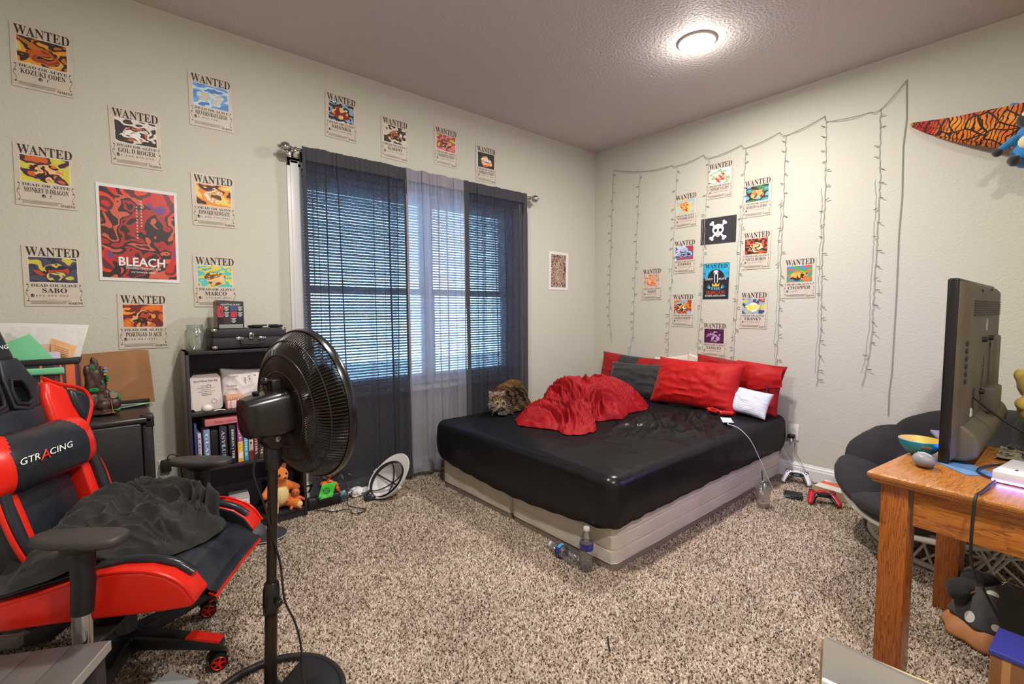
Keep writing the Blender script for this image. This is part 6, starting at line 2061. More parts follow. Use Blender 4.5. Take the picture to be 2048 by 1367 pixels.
def loose_sheet(name, label, corners, m, bend=0.01, cat='paper'):
    a, b, c, d = [Vector(p) for p in corners]
    nrm = (b - a).cross(d - a).normalized()
    cen = (a + b + c + d) / 4
    g = MB()
    for s in (1, -1):
        g.grid(8, 8, lambda u, v: (a * (1 - u) * (1 - v) + b * u * (1 - v) + c * u * v + d * (1 - u) * v + nrm * (bend * math.sin(PI * u) * (0.4 + 0.6 * v) + s * 0.0006)) - cen)
    n_ = 49
    for i in range(n_, 2 * n_):
        g.f[i] = tuple(reversed(g.f[i]))
    o = g.build(name, m, smooth=True)
    o.location = cen
    return tag(o, label, cat, 'papers in the bin')


bx, by, bz = -0.225, 2.80, FT + 0.24
m_pw2 = mat('off_white_paper', lin(214, 212, 206), 0.6, noise_amt=0.05, noise_scale=12)
m_pgrey = mat('grey_paper', lin(176, 176, 172), 0.6)
o = loose_sheet('loose_sheet', 'big white sheet at the back of the paper pile', [(bx - 0.22, by + 0.06, bz), (bx + 0.10, by + 0.06, bz - 0.01), (bx + 0.145, by + 0.10, bz + 0.165), (bx - 0.22, by + 0.11, bz + 0.18)], m_pw2, 0.012)
o = loose_sheet('loose_sheet', 'white pencil-sketched sheet with a sharp corner, right of the paper pile', [(bx - 0.06, by - 0.01, bz - 0.02), (bx + 0.105, by - 0.005, bz - 0.02), (bx + 0.135, by + 0.03, bz + 0.150), (bx - 0.10, by + 0.03, bz + 0.165)], mat('sketched_paper', lin(206, 204, 200), 0.6, noise_amt=0.06, noise_scale=60), 0.006)
o = loose_sheet('loose_sheet', 'mint green folded card in front of the paper pile', [(bx - 0.06, by - 0.06, bz - 0.03), (bx + 0.07, by - 0.055, bz - 0.03), (bx - 0.035, by - 0.03, bz + 0.135), (bx - 0.115, by - 0.03, bz + 0.095)], mat('mint_card', lin(112, 190, 142), 0.6), 0.004, 'card')
o = loose_sheet('loose_sheet', 'orange printed page tilted among the papers', [(bx + 0.020, by - 0.035, bz - 0.02), (bx + 0.075, by - 0.04, bz - 0.02), (bx + 0.105, by - 0.015, bz + 0.075), (bx + 0.025, by - 0.010, bz + 0.115)], mat('orange_page', lin(216, 164, 112), 0.6, noise_amt=0.08, noise_scale=80), 0.003)
tx = MB()
for k in range(9):
    tx.box((0.0, -0.016 + 0.002 * k, 0.035 - k * 0.009), (0.048, 0.0006, 0.0022), rotm('Y', 28))
tx.build('printed_lines', mat('faded_brown_ink', lin(150, 104, 70), 0.7), o)
o = loose_sheet('loose_sheet', 'small lilac ruled note between the green card and the orange page', [(bx + 0.01, by - 0.048, bz - 0.02), (bx + 0.055, by - 0.05, bz - 0.02), (bx + 0.052, by - 0.035, bz + 0.055), (bx - 0.005, by - 0.035, bz + 0.06)], mat('lilac_note', lin(190, 186, 200), 0.6), 0.002)
o = loose_sheet('loose_sheet', 'pale pink page edge behind the orange page', [(bx - 0.02, by - 0.02, bz - 0.02), (bx + 0.05, by - 0.02, bz - 0.02), (bx + 0.05, by - 0.005, bz + 0.085), (bx - 0.01, by - 0.005, bz + 0.09)], mat('pink_page', lin(226, 176, 160), 0.6), 0.002)
o = loose_sheet('loose_sheet', 'grey sheet at the far left of the paper pile', [(bx - 0.25, by - 0.02, bz - 0.02), (bx - 0.08, by - 0.03, bz - 0.03), (bx - 0.08, by + 0.01, bz + 0.125), (bx - 0.25, by + 0.01, bz + 0.110)], m_pgrey, 0.004)

outlet('white wall outlet with a black power adapter, between fridge and bookshelf', (0.190, YW - 0.005, 0.355), 0)
pa = thing('power_adapter', 'black power adapter in the outlet between fridge and bookshelf', 'adapter', (0.186, YW - 0.010, 0.385), 0)
MB().box((0, -0.020, 0), (0.042, 0.040, 0.060)).build('adapter_body', m_ink_b, pa, bevel=0.004)
o = MB().tube(smooth_path([(0.190, YW - 0.04, 0.415), (0.20, YW - 0.055, 0.445), (0.225, YW - 0.05, 0.44), (0.245, YW - 0.03, 0.40), (0.255, YW - 0.025, 0.30), (0.262, YW - 0.02, 0.18)], 6), 0.0022, 6).build('adapter_cable', m_ink_b, smooth=True)
tag(o, 'thin black cable looping from the adapter behind the bookshelf', 'cable')

# ------------------------------------------------------------------ gaming chair
m_lb = mat('black_leatherette', lin(36, 38, 44), 0.29, spec=0.5, noise_amt=0.10, noise_scale=9, bump=0.35, bump_scale=90, rough_var=0.08)
m_lr = mat('red_leatherette', lin(214, 34, 18), 0.30, spec=0.5, bump=0.15, bump_scale=120)
m_pl = mat('dark_plastic', lin(58, 55, 54), 0.5, noise_amt=0.08, noise_scale=20)
m_pb = mat('black_nylon', lin(26, 26, 28), 0.45)
CH = thing('gaming_chair', 'black and red racing style gaming chair facing the bed at the left', 'gaming chair', (0.000, 1.945, 0), math.radians(-31.05))

# seat
seat = MB()


def seat_fn(u, v, top=True):
    x = -0.22 + 0.545 * u
    y = (v - .5) * 0.36
    z = 0.425 + 0.012 * math.sin(PI * v) - (0.055 * max(0, (u - 0.80) / 0.2) ** 2)
    z += 0.0035 * ridge((x * 9, y * 16, 2.0)) * (u > 0.4) - 0.0035 * (abs((x * 14) % 1 - .5) < 0.06) * (u > 0.45)
    return (x, y, z)


seat.grid(60, 30, seat_fn)
nb = len(seat.f)
seat.grid(60, 30, lambda u, v: (seat_fn(u, v)[0], seat_fn(u, v)[1], 0.350))
for i in range(nb, len(seat.f)):
    seat.f[i] = tuple(reversed(seat.f[i]))
# front roll
seat.grid(20, 30, lambda u, v: (0.325 + 0.022 * math.sin(PI * u), (v - .5) * 0.36, 0.370 + 0.012 * math.sin(PI * v) * (1 - u) - 0.02 * u))
seat.build('seat_cushion', m_lb, CH, smooth=True)
MB().grid(20, 30, lambda u, v: (0.327 + 0.024 * math.sin(PI * u) - 0.004, (v - .5) * 0.365, 0.365 - 0.030 * u - 0.010 * abs(v - .5))).build('front_red_band', m_lr, CH, smooth=True)
arch = [(-0.24, 0.395), (-0.14, 0.425), (-0.04, 0.450), (0.06, 0.478), (0.13, 0.488), (0.20, 0.484), (0.255, 0.466), (0.295, 0.435), (0.325, 0.388), (0.318, 0.372), (0.24, 0.366), (0.0, 0.360), (-0.24, 0.345)]
for s in (-1, 1):
    T = Matrix.Translation((0, s * 0.222 + 0.045, 0)) @ Matrix.Rotation(PI / 2, 4, 'X')
    wg = MB().prism(list(reversed(arch)), 0.090, T)
    o = wg.build('side_bolster', [m_lr, m_lb], CH, bevel=0.026, seg=4, angle=40)
    for p in o.data.polygons:
        c = p.center
        nrm = p.normal
        inner = nrm.y * s < -0.5
        topf = nrm.z > 0.5 and c.x < 0.22
        p.material_index = 1 if (inner or (topf and s > 0)) else 0
    # piping along the arch
    MB().tube(smooth_path([(x, s * 0.262, z + 0.001) for x, z in arch[:9]], 4), 0.0055, 6).build('piping', m_lr, CH, smooth=True)
    ip = MB().tube(smooth_path([(x, s * 0.200, z + 0.002) for x, z in arch[:8]], 4), [0.015] * 29, 10)
    ip.build('bolster_top', m_lb, CH, smooth=True)
MB().box((-0.02, 0, 0.335), (0.36, 0.34, 0.03)).build('seat_pan', m_pb, CH, bevel=0.006)
MB().box((-0.03, 0, 0.30), (0.20, 0.16, 0.05)).build('tilt_mechanism', m_pb, CH, bevel=0.010)
MB().tube([(-0.05, -0.05, 0.30), (-0.10, -0.28, 0.345)], 0.008, 8).box((-0.115, -0.31, 0.352), (0.10, 0.020, 0.032)).build('recline_lever', m_pl, CH, bevel=0.005)

# backrest in its own leaning frame: y across, s up along the back, n forward
TB = Matrix.Translation((-0.185, 0, 0.410)) @ Matrix.Rotation(math.radians(-15), 4, 'Y')


def bk_pt(y, s, n):
    return TB @ Vector((n, y, s))


# prism helper: polygon in (y, s), thickness along n
TBP = TB @ Matrix(((0, 0, 1, 0), (1, 0, 0, 0), (0, 1, 0, 0), (0, 0, 0, 1)))


def narrow(y, s):
    t = min(1.0, max(0.0, (s - 0.34) / 0.12))
    return y * (0.82 + 0.18 * t * t * (3 - 2 * t))


def bprism(name, poly, n0, n1, m, bevel=0.015, seg=3):
    poly = [(narrow(y, s), s) for y, s in poly]
    return MB().prism(poly, n1 - n0, TBP @ Matrix.Translation((0, 0, n0))).build(name, m, CH, bevel=bevel, seg=seg, angle=40)


def mir(poly):
    return poly + [(-y, s) for y, s in reversed(poly)]


half = [(0.17, 0.0), (0.215, 0.06), (0.238, 0.14), (0.243, 0.22), (0.232, 0.30), (0.242, 0.36), (0.275, 0.41), (0.292, 0.46), (0.285, 0.505), (0.250, 0.525), (0.190, 0.545), (0.135, 0.575), (0.105, 0.605)]
bprism('back_shell', mir(half), -0.060, 0.0, m_lb, 0.022)
bprism('centre_pad', mir([(0.135, 0.01), (0.150, 0.12), (0.150, 0.30), (0.125, 0.50)]), 0.0, 0.028, m_lb, 0.014)
for s in (-1, 1):
    f = lambda P: [(y * s, q) for y, q in P] if s > 0 else [(y * s, q) for y, q in reversed(P)]
    bprism('bolster_red_panel', f([(0.132, 0.0), (0.172, 0.0), (0.196, 0.12), (0.198, 0.24), (0.178, 0.37), (0.150, 0.40), (0.152, 0.24), (0.148, 0.10)]), -0.01, 0.066, m_lr, 0.018)
    bprism('bolster', f([(0.168, -0.005), (0.214, 0.06), (0.238, 0.14), (0.243, 0.22), (0.232, 0.30), (0.240, 0.355), (0.178, 0.37), (0.198, 0.24), (0.194, 0.12)]), -0.03, 0.084, m_lb, 0.024, 4)
    bprism('shoulder_red_panel', f([(0.120, 0.40), (0.180, 0.37), (0.240, 0.355), (0.262, 0.395), (0.215, 0.47), (0.212, 0.535), (0.135, 0.575), (0.112, 0.52)]), -0.01, 0.048, m_lr, 0.018)
    bprism('shoulder_tip', f([(0.212, 0.470), (0.262, 0.395), (0.286, 0.44), (0.290, 0.475), (0.276, 0.508), (0.212, 0.530)]), -0.01, 0.054, m_lb, 0.018)
    pts = [bk_pt(s * narrow(y, q), q, n) for y, q, n in ((0.176, 0.0, 0.062), (0.220, 0.06, 0.068), (0.243, 0.14, 0.070), (0.248, 0.22, 0.070), (0.237, 0.30, 0.064), (0.247, 0.36, 0.050), (0.279, 0.41, 0.044), (0.296, 0.46, 0.044), (0.288, 0.508, 0.042), (0.250, 0.530, 0.040), (0.190, 0.551, 0.038), (0.140, 0.580, 0.034))]
    MB().tube(smooth_path(pts, 4), 0.0065, 7).build('piping', m_lr, CH, smooth=True)
# head wings with their two belt holes
for s in (-1, 1):
    ring_o = [(0.008, 0.50), (0.062, 0.485), (0.115, 0.50), (0.132, 0.555), (0.106, 0.612), (0.086, 0.66), (0.02, 0.668), (0.006, 0.60)]
    ring_i = [(0.022, 0.515), (0.058, 0.505), (0.080, 0.520), (0.082, 0.548), (0.072, 0.575), (0.060, 0.588), (0.028, 0.590), (0.020, 0.560)]
    vs = []
    for n in (-0.050, 0.030):
        vs += [tuple(bk_pt(s * y, q, n)) for y, q in ring_o] + [tuple(bk_pt(s * y, q, n)) for y, q in ring_i]
    fs = []
    for i in range(8):
        j = (i + 1) % 8
        fs += [(i, j, 8 + j, 8 + i), (16 + j, 16 + i, 24 + i, 24 + j), (j, i, 16 + i, 16 + j), (8 + i, 8 + j, 24 + j, 24 + i)]
    if s > 0:
        fs = [tuple(reversed(f_)) for f_ in fs]
    MB().add(vs, fs).build('belt_hole_surround', m_lb, CH, bevel=0.010, seg=3, angle=40)
    MB().tube([bk_pt(s * y, q, 0.030) for y, q in ring_i], 0.007, 7, closed=True).build('hole_trim', m_pb, CH, smooth=True)
bprism('headrest', mir([(0.082, 0.645), (0.074, 0.70), (0.066, 0.76), (0.058, 0.82), (0.03, 0.85)]), -0.050, 0.034, m_lb, 0.022, 4)
# lumbar pillow: black with red ends and lettering
lp = MB()


def lum(u, v):
    a = (v - .25) * 2 * PI
    x = (u - .5) * 0.43 - 0.018
    e = max(0.0, 1 - abs(2 * u - 1) ** 3.2) ** 0.42
    n = 0.062 + 0.058 * e * math.cos(a) * (1 + 0.05 * fbm((u * 6, v * 8, 2)))
    s_ = 0.348 + 0.088 * (0.72 + 0.28 * e) * math.sin(a) * (1 + 0.04 * fbm((u * 5, v * 5, 4)))
    return tuple(bk_pt(x, s_, n))


lp.grid(60, 36, lambda u, v: lum(u, v))
lo2 = lp.build('lumbar_pillow', [m_lb, m_lr], CH, smooth=True)
for i, p in enumerate(lo2.data.polygons):
    u = (i % 59) / 58
    row = (i // 59) / 35
    s_ = math.sin((row - .25) * 2 * PI)
    k = 0.165 + 0.10 * max(0, s_) ** 2
    p.material_index = 1 if (u < k or u > 1 - k) else 0
wt = MB()
put_text(wt, 'GTR', -0.095, -0.030, -0.011, 0.009, False, 0, 0, skew=0.35)
put_text(wt, 'CING', 0.004, 0.095, -0.011, 0.009, False, 0, 0, skew=0.35)
rt = MB()
put_text(rt, 'A', -0.030, 0.006, -0.018, 0.013, False, 0, 0, skew=0.35)


def on_lum(mb):
    for i, (x, y, z) in enumerate(mb.v):
        a = y / 0.095
        mb.v[i] = tuple(bk_pt(x - 0.062, 0.348 + 0.088 * math.sin(a), 0.063 + 0.062 * math.cos(a) * max(0.0, 1 - abs((x - 0.03) / 0.22) ** 3.2) ** 0.42))
    return mb


on_lum(wt).build('lettering', m_ink_w, lo2)
on_lum(rt).build('red_lettering', m_lr, lo2)
wt = MB()
put_text(wt, 'GTRACING', -0.060, 0.056, 0.0, 0.013, False, 0, 0, skew=0.35)
for i, (x, y, z) in enumerate(wt.v):
    wt.v[i] = tuple(bk_pt(x, 0.690 + y, 0.0355))
wt.build('head_lettering', m_ink_w, CH)

# armrests
for s, fx in ((-1, 0.088), (1, 0.088)):
    y = s * 0.318
    pad = []
    for k in range(24):
        a = 2 * PI * k / 24
        ex = 0.112 * math.copysign(abs(math.cos(a)) ** 0.7, math.cos(a))
        ey = (0.046 + 0.008 * math.cos(a)) * math.copysign(abs(math.sin(a)) ** 0.7, math.sin(a))
        pad.append((ex, ey))
    MB().prism(pad, 0.026, Matrix.Translation((fx, y, 0.602)) @ Matrix.Rotation(math.radians(-4), 4, 'Z') @ Matrix.Rotation(math.radians(2), 4, 'Y')).build('armrest_pad', m_pl, CH, bevel=0.010, seg=3)
    MB().prism([(0.045 * math.cos(k * PI / 8) * (1.2 if k < 4 or k > 12 else 1), 0.030 * math.sin(k * PI / 8)) for k in range(16)], 0.02, Matrix.Translation((fx, y, 0.584))).build('armrest_bracket', m_pb, CH, bevel=0.004)
    MB().tube([(fx + 0.004, y, 0.590), (fx + 0.004, y + s * 0.002, 0.50), (fx - 0.002, y + s * 0.004, 0.42)], [0.028, 0.026, 0.0245], 16).build('armrest_sleeve', m_pb, CH, smooth=True)
    MB().tube([(fx - 0.002, y + s * 0.004, 0.43), (fx - 0.004, y + s * 0.006, 0.285)], 0.022, 16).build('armrest_post', m_chrome, CH, smooth=True)
    MB().tube([(fx - 0.004, y + s * 0.006, 0.300), (fx - 0.004, y + s * 0.006, 0.268)], 0.027, 16).box((fx - 0.004, y - s * 0.10, 0.322), (0.06, 0.20, 0.012)).box((fx - 0.004, y - s * 0.012, 0.296), (0.045, 0.05, 0.05)).build('post_socket', m_pb, CH, bevel=0.004)

# gas lift, star base, casters
HX, HY = -0.03, 0.035
MB().lathe([(0.030, 0.06), (0.030, 0.19), (0.024, 0.195), (0.024, 0.24), (0.018, 0.245), (0.018, 0.31)], 20, Matrix.Translation((HX, HY, 0))).build('gas_lift', m_pb, CH, smooth=True)
MB().lathe([(0.044, 0.072), (0.050, 0.080), (0.050, 0.130), (0.040, 0.138), (0.0, 0.138)], 24, Matrix.Translation((HX, HY, 0))).build('base_hub', m_pb, CH, smooth=True)
for k in range(5):
    a = math.radians(-8 + 72 * k)
    R = Matrix.Translation((HX, HY, 0)) @ Matrix.Rotation(a, 4, 'Z')
    lg = MB()
    secs = ((0.03, 0.034, 0.086, 0.132), (0.15, 0.028, 0.082, 0.124), (0.26, 0.024, 0.074, 0.108), (0.315, 0.022, 0.070, 0.100))
    vs = []
    for r, w, z0, z1 in secs:
        vs += [(r, -w, z0), (r, w, z0), (r, w * 0.8, z1), (r, -w * 0.8, z1)]
    fs = [(3, 2, 1, 0), (12, 13, 14, 15)]
    for i in range(3):
        for j in range(4):
            fs.append((i * 4 + j, i * 4 + (j + 1) % 4, (i + 1) * 4 + (j + 1) % 4, (i + 1) * 4 + j))
    lo3 = lg.add(vs, fs, 0, R).build('base_leg', m_pb, CH, bevel=0.006)
    vs = []
    for r, w, z0, z1 in ((0.205, 0.021, 0.114, 0.1195), (0.260, 0.0192, 0.104, 0.1115), (0.312, 0.0176, 0.094, 0.1035)):
        vs += [(r, -w, z0), (r, w, z0), (r, w, z1), (r, -w, z1)]
    fs = [(3, 2, 1, 0), (8, 9, 10, 11)]
    for i in range(2):
        for j in range(4):
            fs.append((i * 4 + j, i * 4 + (j + 1) % 4, (i + 1) * 4 + (j + 1) % 4, (i + 1) * 4 + j))
    MB().add(vs, fs, 0, R).build('red_cap', m_lr, lo3)
    sw_ = [36, -42, 60, -70, 10][k]
    C = R @ Matrix.Translation((0.297, 0, 0)) @ Matrix.Rotation(math.radians(sw_), 4, 'Z')
    cs = MB().tube([C @ Vector((0, 0, 0.05)), C @ Vector((0, 0, 0.085))], 0.010, 10)
    cs.grid(12, 3, lambda u, v: tuple(C @ Vector((0.034 * math.cos(PI * u), (v - .5) * 0.034, 0.030 + 0.034 * math.sin(PI * u)))))
    co_ = cs.build('caster', m_pb, CH, smooth=True)
    for sd in (-1, 1):
        WM = C @ Matrix.Translation((0, sd * 0.018, 0.029)) @ Matrix.Rotation(-sd * PI / 2, 4, 'X')
        MB().lathe([(0.020, -0.006), (0.027, -0.006), (0.0285, 0.0), (0.027, 0.008), (0.0225, 0.009), (0.021, 0.004)], 24, WM, cap=False).build('wheel', m_pb, co_, smooth=True)
        hbm = MB().lathe([(0.0225, 0.0075), (0.0205, 0.0105), (0.0185, 0.0075)], 24, WM, cap=False)
        hbm.lathe([(0.0065, 0.003), (0.0065, 0.0095), (0, 0.010)], 14, WM)
        for q in range(5):
            b = q * 2 * PI / 5
            hbm.box((0.0125 * math.cos(b), 0.0125 * math.sin(b), 0.007), (0.0145, 0.0065, 0.004), Matrix.Rotation(b, 3, 'Z'))
            n_ = 8
            hbm.v[-n_:] = [tuple(WM @ Vector(p)) for p in hbm.v[-n_:]]
        hbm.build('red_wheel_disc', m_lr, co_)
        MB().lathe([(0.020, 0.001), (0, 0.0015)], 20, WM, cap=False).build('wheel_recess', m_pb, co_)

# black shirt crumpled on the seat
m_shirt = mat('black_jersey', lin(36, 34, 34), 0.95, sheen=0.1)
add_bump(m_shirt, 0.8, 15, 6, 0.014)


def seat_base(x, y):
    a = abs(y)
    z = 0.437
    if a > 0.155:
        t = min(1, (a - 0.155) / 0.05)
        za = 0.0
        for (x0, z0), (x1, z1) in zip(arch[:8], arch[1:9]):
            if x0 <= x <= x1:
                za = z0 + (z1 - z0) * (x - x0) / (x1 - x0)
        z = z + (max(za, 0.40) + 0.024 - z) * t
    return z + 0.004


SP = [(-0.21, -0.22), (-0.13, -0.275), (-0.03, -0.262), (0.05, -0.215), (0.12, -0.14), (0.19, -0.09), (0.245, -0.02), (0.265, 0.06), (0.255, 0.13), (0.215, 0.165), (0.19, 0.235), (0.10, 0.275), (0.0, 0.285), (-0.10, 0.272), (-0.20, 0.22), (-0.215, 0.0)]


def sh_h(x, y):
    g = lambda cx, cy, sx, sy, h: h * math.exp(-((x - cx) / sx) ** 2 - ((y - cy) / sy) ** 2)
    return 0.040 + g(-0.17, 0.13, 0.11, 0.15, 0.165) + g(0.0, 0.05, 0.12, 0.12, 0.035) + g(0.18, 0.06, 0.06, 0.07, 0.025) + g(-0.02, 0.20, 0.10, 0.05, 0.050) + g(-0.17, -0.12, 0.06, 0.12, 0.07)


def sh_f(x, y, a, rho):
    q1 = fbm((x * 4.5, y * 4.5, 12.0), 2)
    q2 = fbm((x * 4 + 9, y * 4, 17.0), 2)
    th = -0.5 + 2.2 * q2
    u = x * math.cos(th) + y * math.sin(th)
    v = -x * math.sin(th) + y * math.cos(th)
    return 0.052 * ridge((u * 3.2 + q1 * 1.2, v * 11 + q2 * 1.6, 1.0)) ** 1.5 + 0.016 * ridge((u * 7 + q2 * 2, v * 22 + q1 * 2, 5.0)) ** 2 - 0.020


vs, fs = heap(SP, (0.02, 0.03), seat_base, sh_h, sh_f, nr=90, na=230, lip=0.018)
tb = MB().add(vs, fs)
o = tb.build('black_shirt', m_shirt)
o.data.polygons.foreach_set('use_smooth', [True] * len(o.data.polygons))
o.location = (0.000, 1.945, 0)
o.rotation_euler = (0, 0, math.radians(-31.05))
tag(o, 'black shirt crumpled on the seat of the gaming chair', 'shirt')

# things on the floor at the left edge
bpk = thing('backpack', 'dark grey backpack slumped on the carpet behind the gaming chair', 'backpack', (-0.30, 2.42, 0.0), math.radians(20))
m_bpk = mat('dark_grey_nylon', lin(62, 62, 66), 0.7, noise_amt=0.12, noise_scale=12, bump=0.3, bump_scale=400)
blob('bag_body', m_bpk, bpk, [((0, 0, 0.15), (0.17, 0.12, 0.15)), ((0.05, -0.02, 0.10), (0.15, 0.12, 0.10)), ((-0.05, 0, 0.24), (0.12, 0.09, 0.09))], voxel=0.012, smooth=6)
blob('front_pocket', m_bpk, bpk, [((0.03, -0.11, 0.10), (0.11, 0.05, 0.08))], voxel=0.010, smooth=4)
MB().tube(smooth_path([(-0.08, 0.02, 0.31), (-0.05, 0.0, 0.36), (0.0, 0.0, 0.35), (0.03, 0.01, 0.29)], 5), 0.012, 6).build('carry_loop', m_pb, bpk, smooth=True)

bch = thing('low_bench', 'low dark bench with a grey plank top between the chair and the photo corner', 'bench', (-0.042, 1.575, 0.0), math.radians(-27))
m_pk2 = mat('grey_plank', lin(98, 94, 92), 0.45, noise_amt=0.12, noise_scale=6, bump=0.2, bump_scale=120)
m_dk2 = mat('dark_bench_side', lin(50, 48, 50), 0.5)
for k in range(3):
    pm = MB().box((-0.040 - 0.082 * k, -0.34, 0.340), (0.080, 0.68, 0.016))
    pm.build('plank', m_pk2, bch, bevel=0.002)
MB().box((0.001, -0.34, 0.334), (0.006, 0.68, 0.024)).build('highlight_strip', mat('edge_highlight', lin(150, 146, 138), 0.4), bch)  # highlight along the plank rim, painted as a pale strip
MB().box((-0.122, -0.34, 0.321), (0.238, 0.66, 0.022)).build('apron', m_dk2, bch)
for x in (-0.022, -0.222):
    for y in (-0.03, -0.65):
        MB().box((x, y, 0.155), (0.036, 0.036, 0.31)).build('leg', m_dk2, bch, bevel=0.003)
gp = MB().grid(8, 8, lambda u, v: (0.11 * (u - .5), 0.14 * (v - .5), 0.010 + 0.004 * math.sin(3 * u + 2 * v))).build('grey_paper', m_pgrey, smooth=True)
gp.location = (0.085, 1.79, 0.0)
gp.rotation_euler = (0, 0, 0.5)
tag(gp, 'grey paper on the carpet by the chair base at the bottom of the photo', 'paper')

# ------------------------------------------------------------------ pedestal fan
m_fb = mat('fan_black_gloss', lin(24, 23, 24), 0.22, spec=0.6)
m_fm = mat('fan_black_matt', lin(30, 30, 31), 0.5)
m_fw = mat('fan_wire_black', lin(40, 34, 30), 0.3, spec=0.6)
m_pole = mat('fan_pole_metal', lin(62, 56, 50), 0.22, metal=0.8)
fan = thing('pedestal_fan', 'black pedestal fan seen from behind, standing on the carpet before the bookshelf', 'fan', (0.316, 1.500, 0.0))
mb = MB()
# round foot: an outer hoop, two solid lobes, a hub
n = 60
mb.tube([(0.203 * math.cos(2 * PI * k / n), 0.203 * math.sin(2 * PI * k / n), 0.014) for k in range(n)], 0.0115, 10, closed=True)
mb.build('foot_ring', m_fm, fan, smooth=True)
for a0 in (-0.15, 2.99):
    poly = []
    for k in range(17):
        a = a0 - 0.95 + 1.9 * k / 16
        poly.append((0.196 * math.cos(a), 0.196 * math.sin(a)))
    for k in range(9):
        a = a0 + 1.35 - 2.7 * k / 8
        r = 0.050
        poly.append((r * math.cos(a), r * math.sin(a)))
    MB().prism(poly, 0.012, Matrix.Translation((0, 0, 0.010))).build('foot_lobe', m_fm, fan, bevel=0.004)
MB().lathe([(0.060, 0.008), (0.062, 0.022), (0.040, 0.040), (0.030, 0.055), (0.028, 0.075)], 28).build('foot_hub', m_fm, fan, smooth=True)
PT = Vector((0.030, 0.0, 0.79))
PB = Vector((-0.003, 0.0, 0.02))
at = lambda t: PB.lerp(PT, t)
MB().tube([at(0), at(0.42)], 0.0175, 20).build('lower_pole', m_pole, fan, smooth=True)
MB().tube([at(0.36), at(0.365), at(0.40), at(0.455), at(0.485), at(0.49)], [0.019, 0.022, 0.0235, 0.0235, 0.0195, 0.0165], 20).build('height_collar', m_fb, fan, smooth=True)
MB().lathe([(0.009, 0), (0.0105, 0.004), (0.0105, 0.020), (0.007, 0.024), (0, 0.024)], 12, Matrix.Translation(at(0.42) + Vector((0.012, -0.020, 0))) @ Matrix.Rotation(PI / 2, 4, 'X')).build('clamp_knob', m_fb, fan, smooth=True)
MB().tube([at(0.47), at(1.0)], 0.0140, 20).build('upper_pole', m_pole, fan, smooth=True)
# head
AX = Vector((0.968, 0.225, 0.075)).normalized()
SD = AX.cross(Vector((0, 0, 1))).normalized()
UPV = SD.cross(AX)
HC = Vector((0.146, 0.037, 0.912))      # ring centre relative to the foot


def hd(a, s, u):
    """along the axis, sideways, up -> fan space; axis zero at the ring plane"""
    return HC + AX * a + SD * s + UPV * u


def head_matrix(a=0.0):
    c = HC + AX * a
    return Matrix(((SD.x, UPV.x, AX.x, c.x), (SD.y, UPV.y, AX.y, c.y), (SD.z, UPV.z, AX.z, c.z), (0, 0, 0, 1)))


piv = at(1.0)
MB().tube([at(0.93), at(0.99), piv + Vector((0.0, 0, 0.030))], [0.019, 0.026, 0.022], 18).build('neck', m_fb, fan, smooth=True)
MB().lathe([(0.030, -0.028), (0.033, -0.022), (0.033, 0.022), (0.030, 0.028), (0, 0.029)], 24, Matrix.Translation(piv + Vector((0.0, 0, 0.040))) @ Matrix(((SD.x, UPV.x, AX.x, 0), (SD.y, UPV.y, AX.y, 0), (SD.z, UPV.z, AX.z, 0), (0, 0, 0, 1))) @ Matrix.Rotation(PI / 2, 4, 'Y')).build('tilt_joint', m_fb, fan, smooth=True)
MB().lathe([(0.008, 0), (0.008, 0.003), (0, 0.0035)], 12, Matrix.Translation(piv + Vector((0.0, 0, 0.040)) - SD * -0.030) @ Matrix(((SD.x, UPV.x, AX.x, 0), (SD.y, UPV.y, AX.y, 0), (SD.z, UPV.z, AX.z, 0), (0, 0, 0, 1))) @ Matrix.Rotation(PI / 2, 4, 'Y')).build('joint_screw', m_chrome, fan, smooth=True)
# motor housing: rounded box tapering to the tail
mot = MB()
secs = [(-0.198, 0.036, 0.048), (-0.194, 0.044, 0.056), (-0.165, 0.052, 0.061), (-0.120, 0.060, 0.066), (-0.080, 0.066, 0.070), (-0.055, 0.066, 0.070)]
nn = 40
vs, fs = [], []
for a, w, h in secs:
    for j in range(nn):
        t = 2 * PI * j / nn
        c, s_ = math.cos(t), math.sin(t)
        e = 0.55
        vs.append(tuple(hd(a, w * math.copysign(abs(c) ** e, c), -0.002 + h * math.copysign(abs(s_) ** e, s_))))
for i in range(len(secs) - 1):
    for j in range(nn):
        fs.append((i * nn + j, (i) * nn + (j + 1) % nn, (i + 1) * nn + (j + 1) % nn, (i + 1) * nn + j))
fs.append(tuple(reversed(range(nn))))
fs.append(tuple(range((len(secs) - 1) * nn, len(secs) * nn)))
mot.add(vs, [tuple(reversed(f)) for f in fs])
mo = mot.build('motor_housing', m_fb, fan, smooth=True)
for k in range(6):
    rr = 0.007 + 0.0065 * k
    MB().tube([hd(-0.1985 + 0.0005, rr * 0.85 * math.cos(q * PI / 12), rr * 1.15 * math.sin(q * PI / 12)) for q in range(24)], 0.0011, 5, closed=True).build('vent_ring', mat('dark_red_brown', lin(64, 34, 34), 0.4), mo, smooth=True)
kp = MB().tube([hd(-0.125, 0.0, 0.062), hd(-0.125, 0.0, 0.085)], 0.006, 10)
kp.ball(hd(-0.125, 0.0, 0.094), 0.0125, 14)
kp.build('oscillation_knob', m_fb, fan, smooth=True)
MB().tube([hd(-0.158, -0.012, 0.064), hd(-0.150, 0.004, 0.066)], 0.006, 8).box(hd(-0.100, 0.0, 0.078), (0.030, 0.034, 0.026), head_matrix().to_3x3()).build('switch_block', m_fm, fan, bevel=0.002)

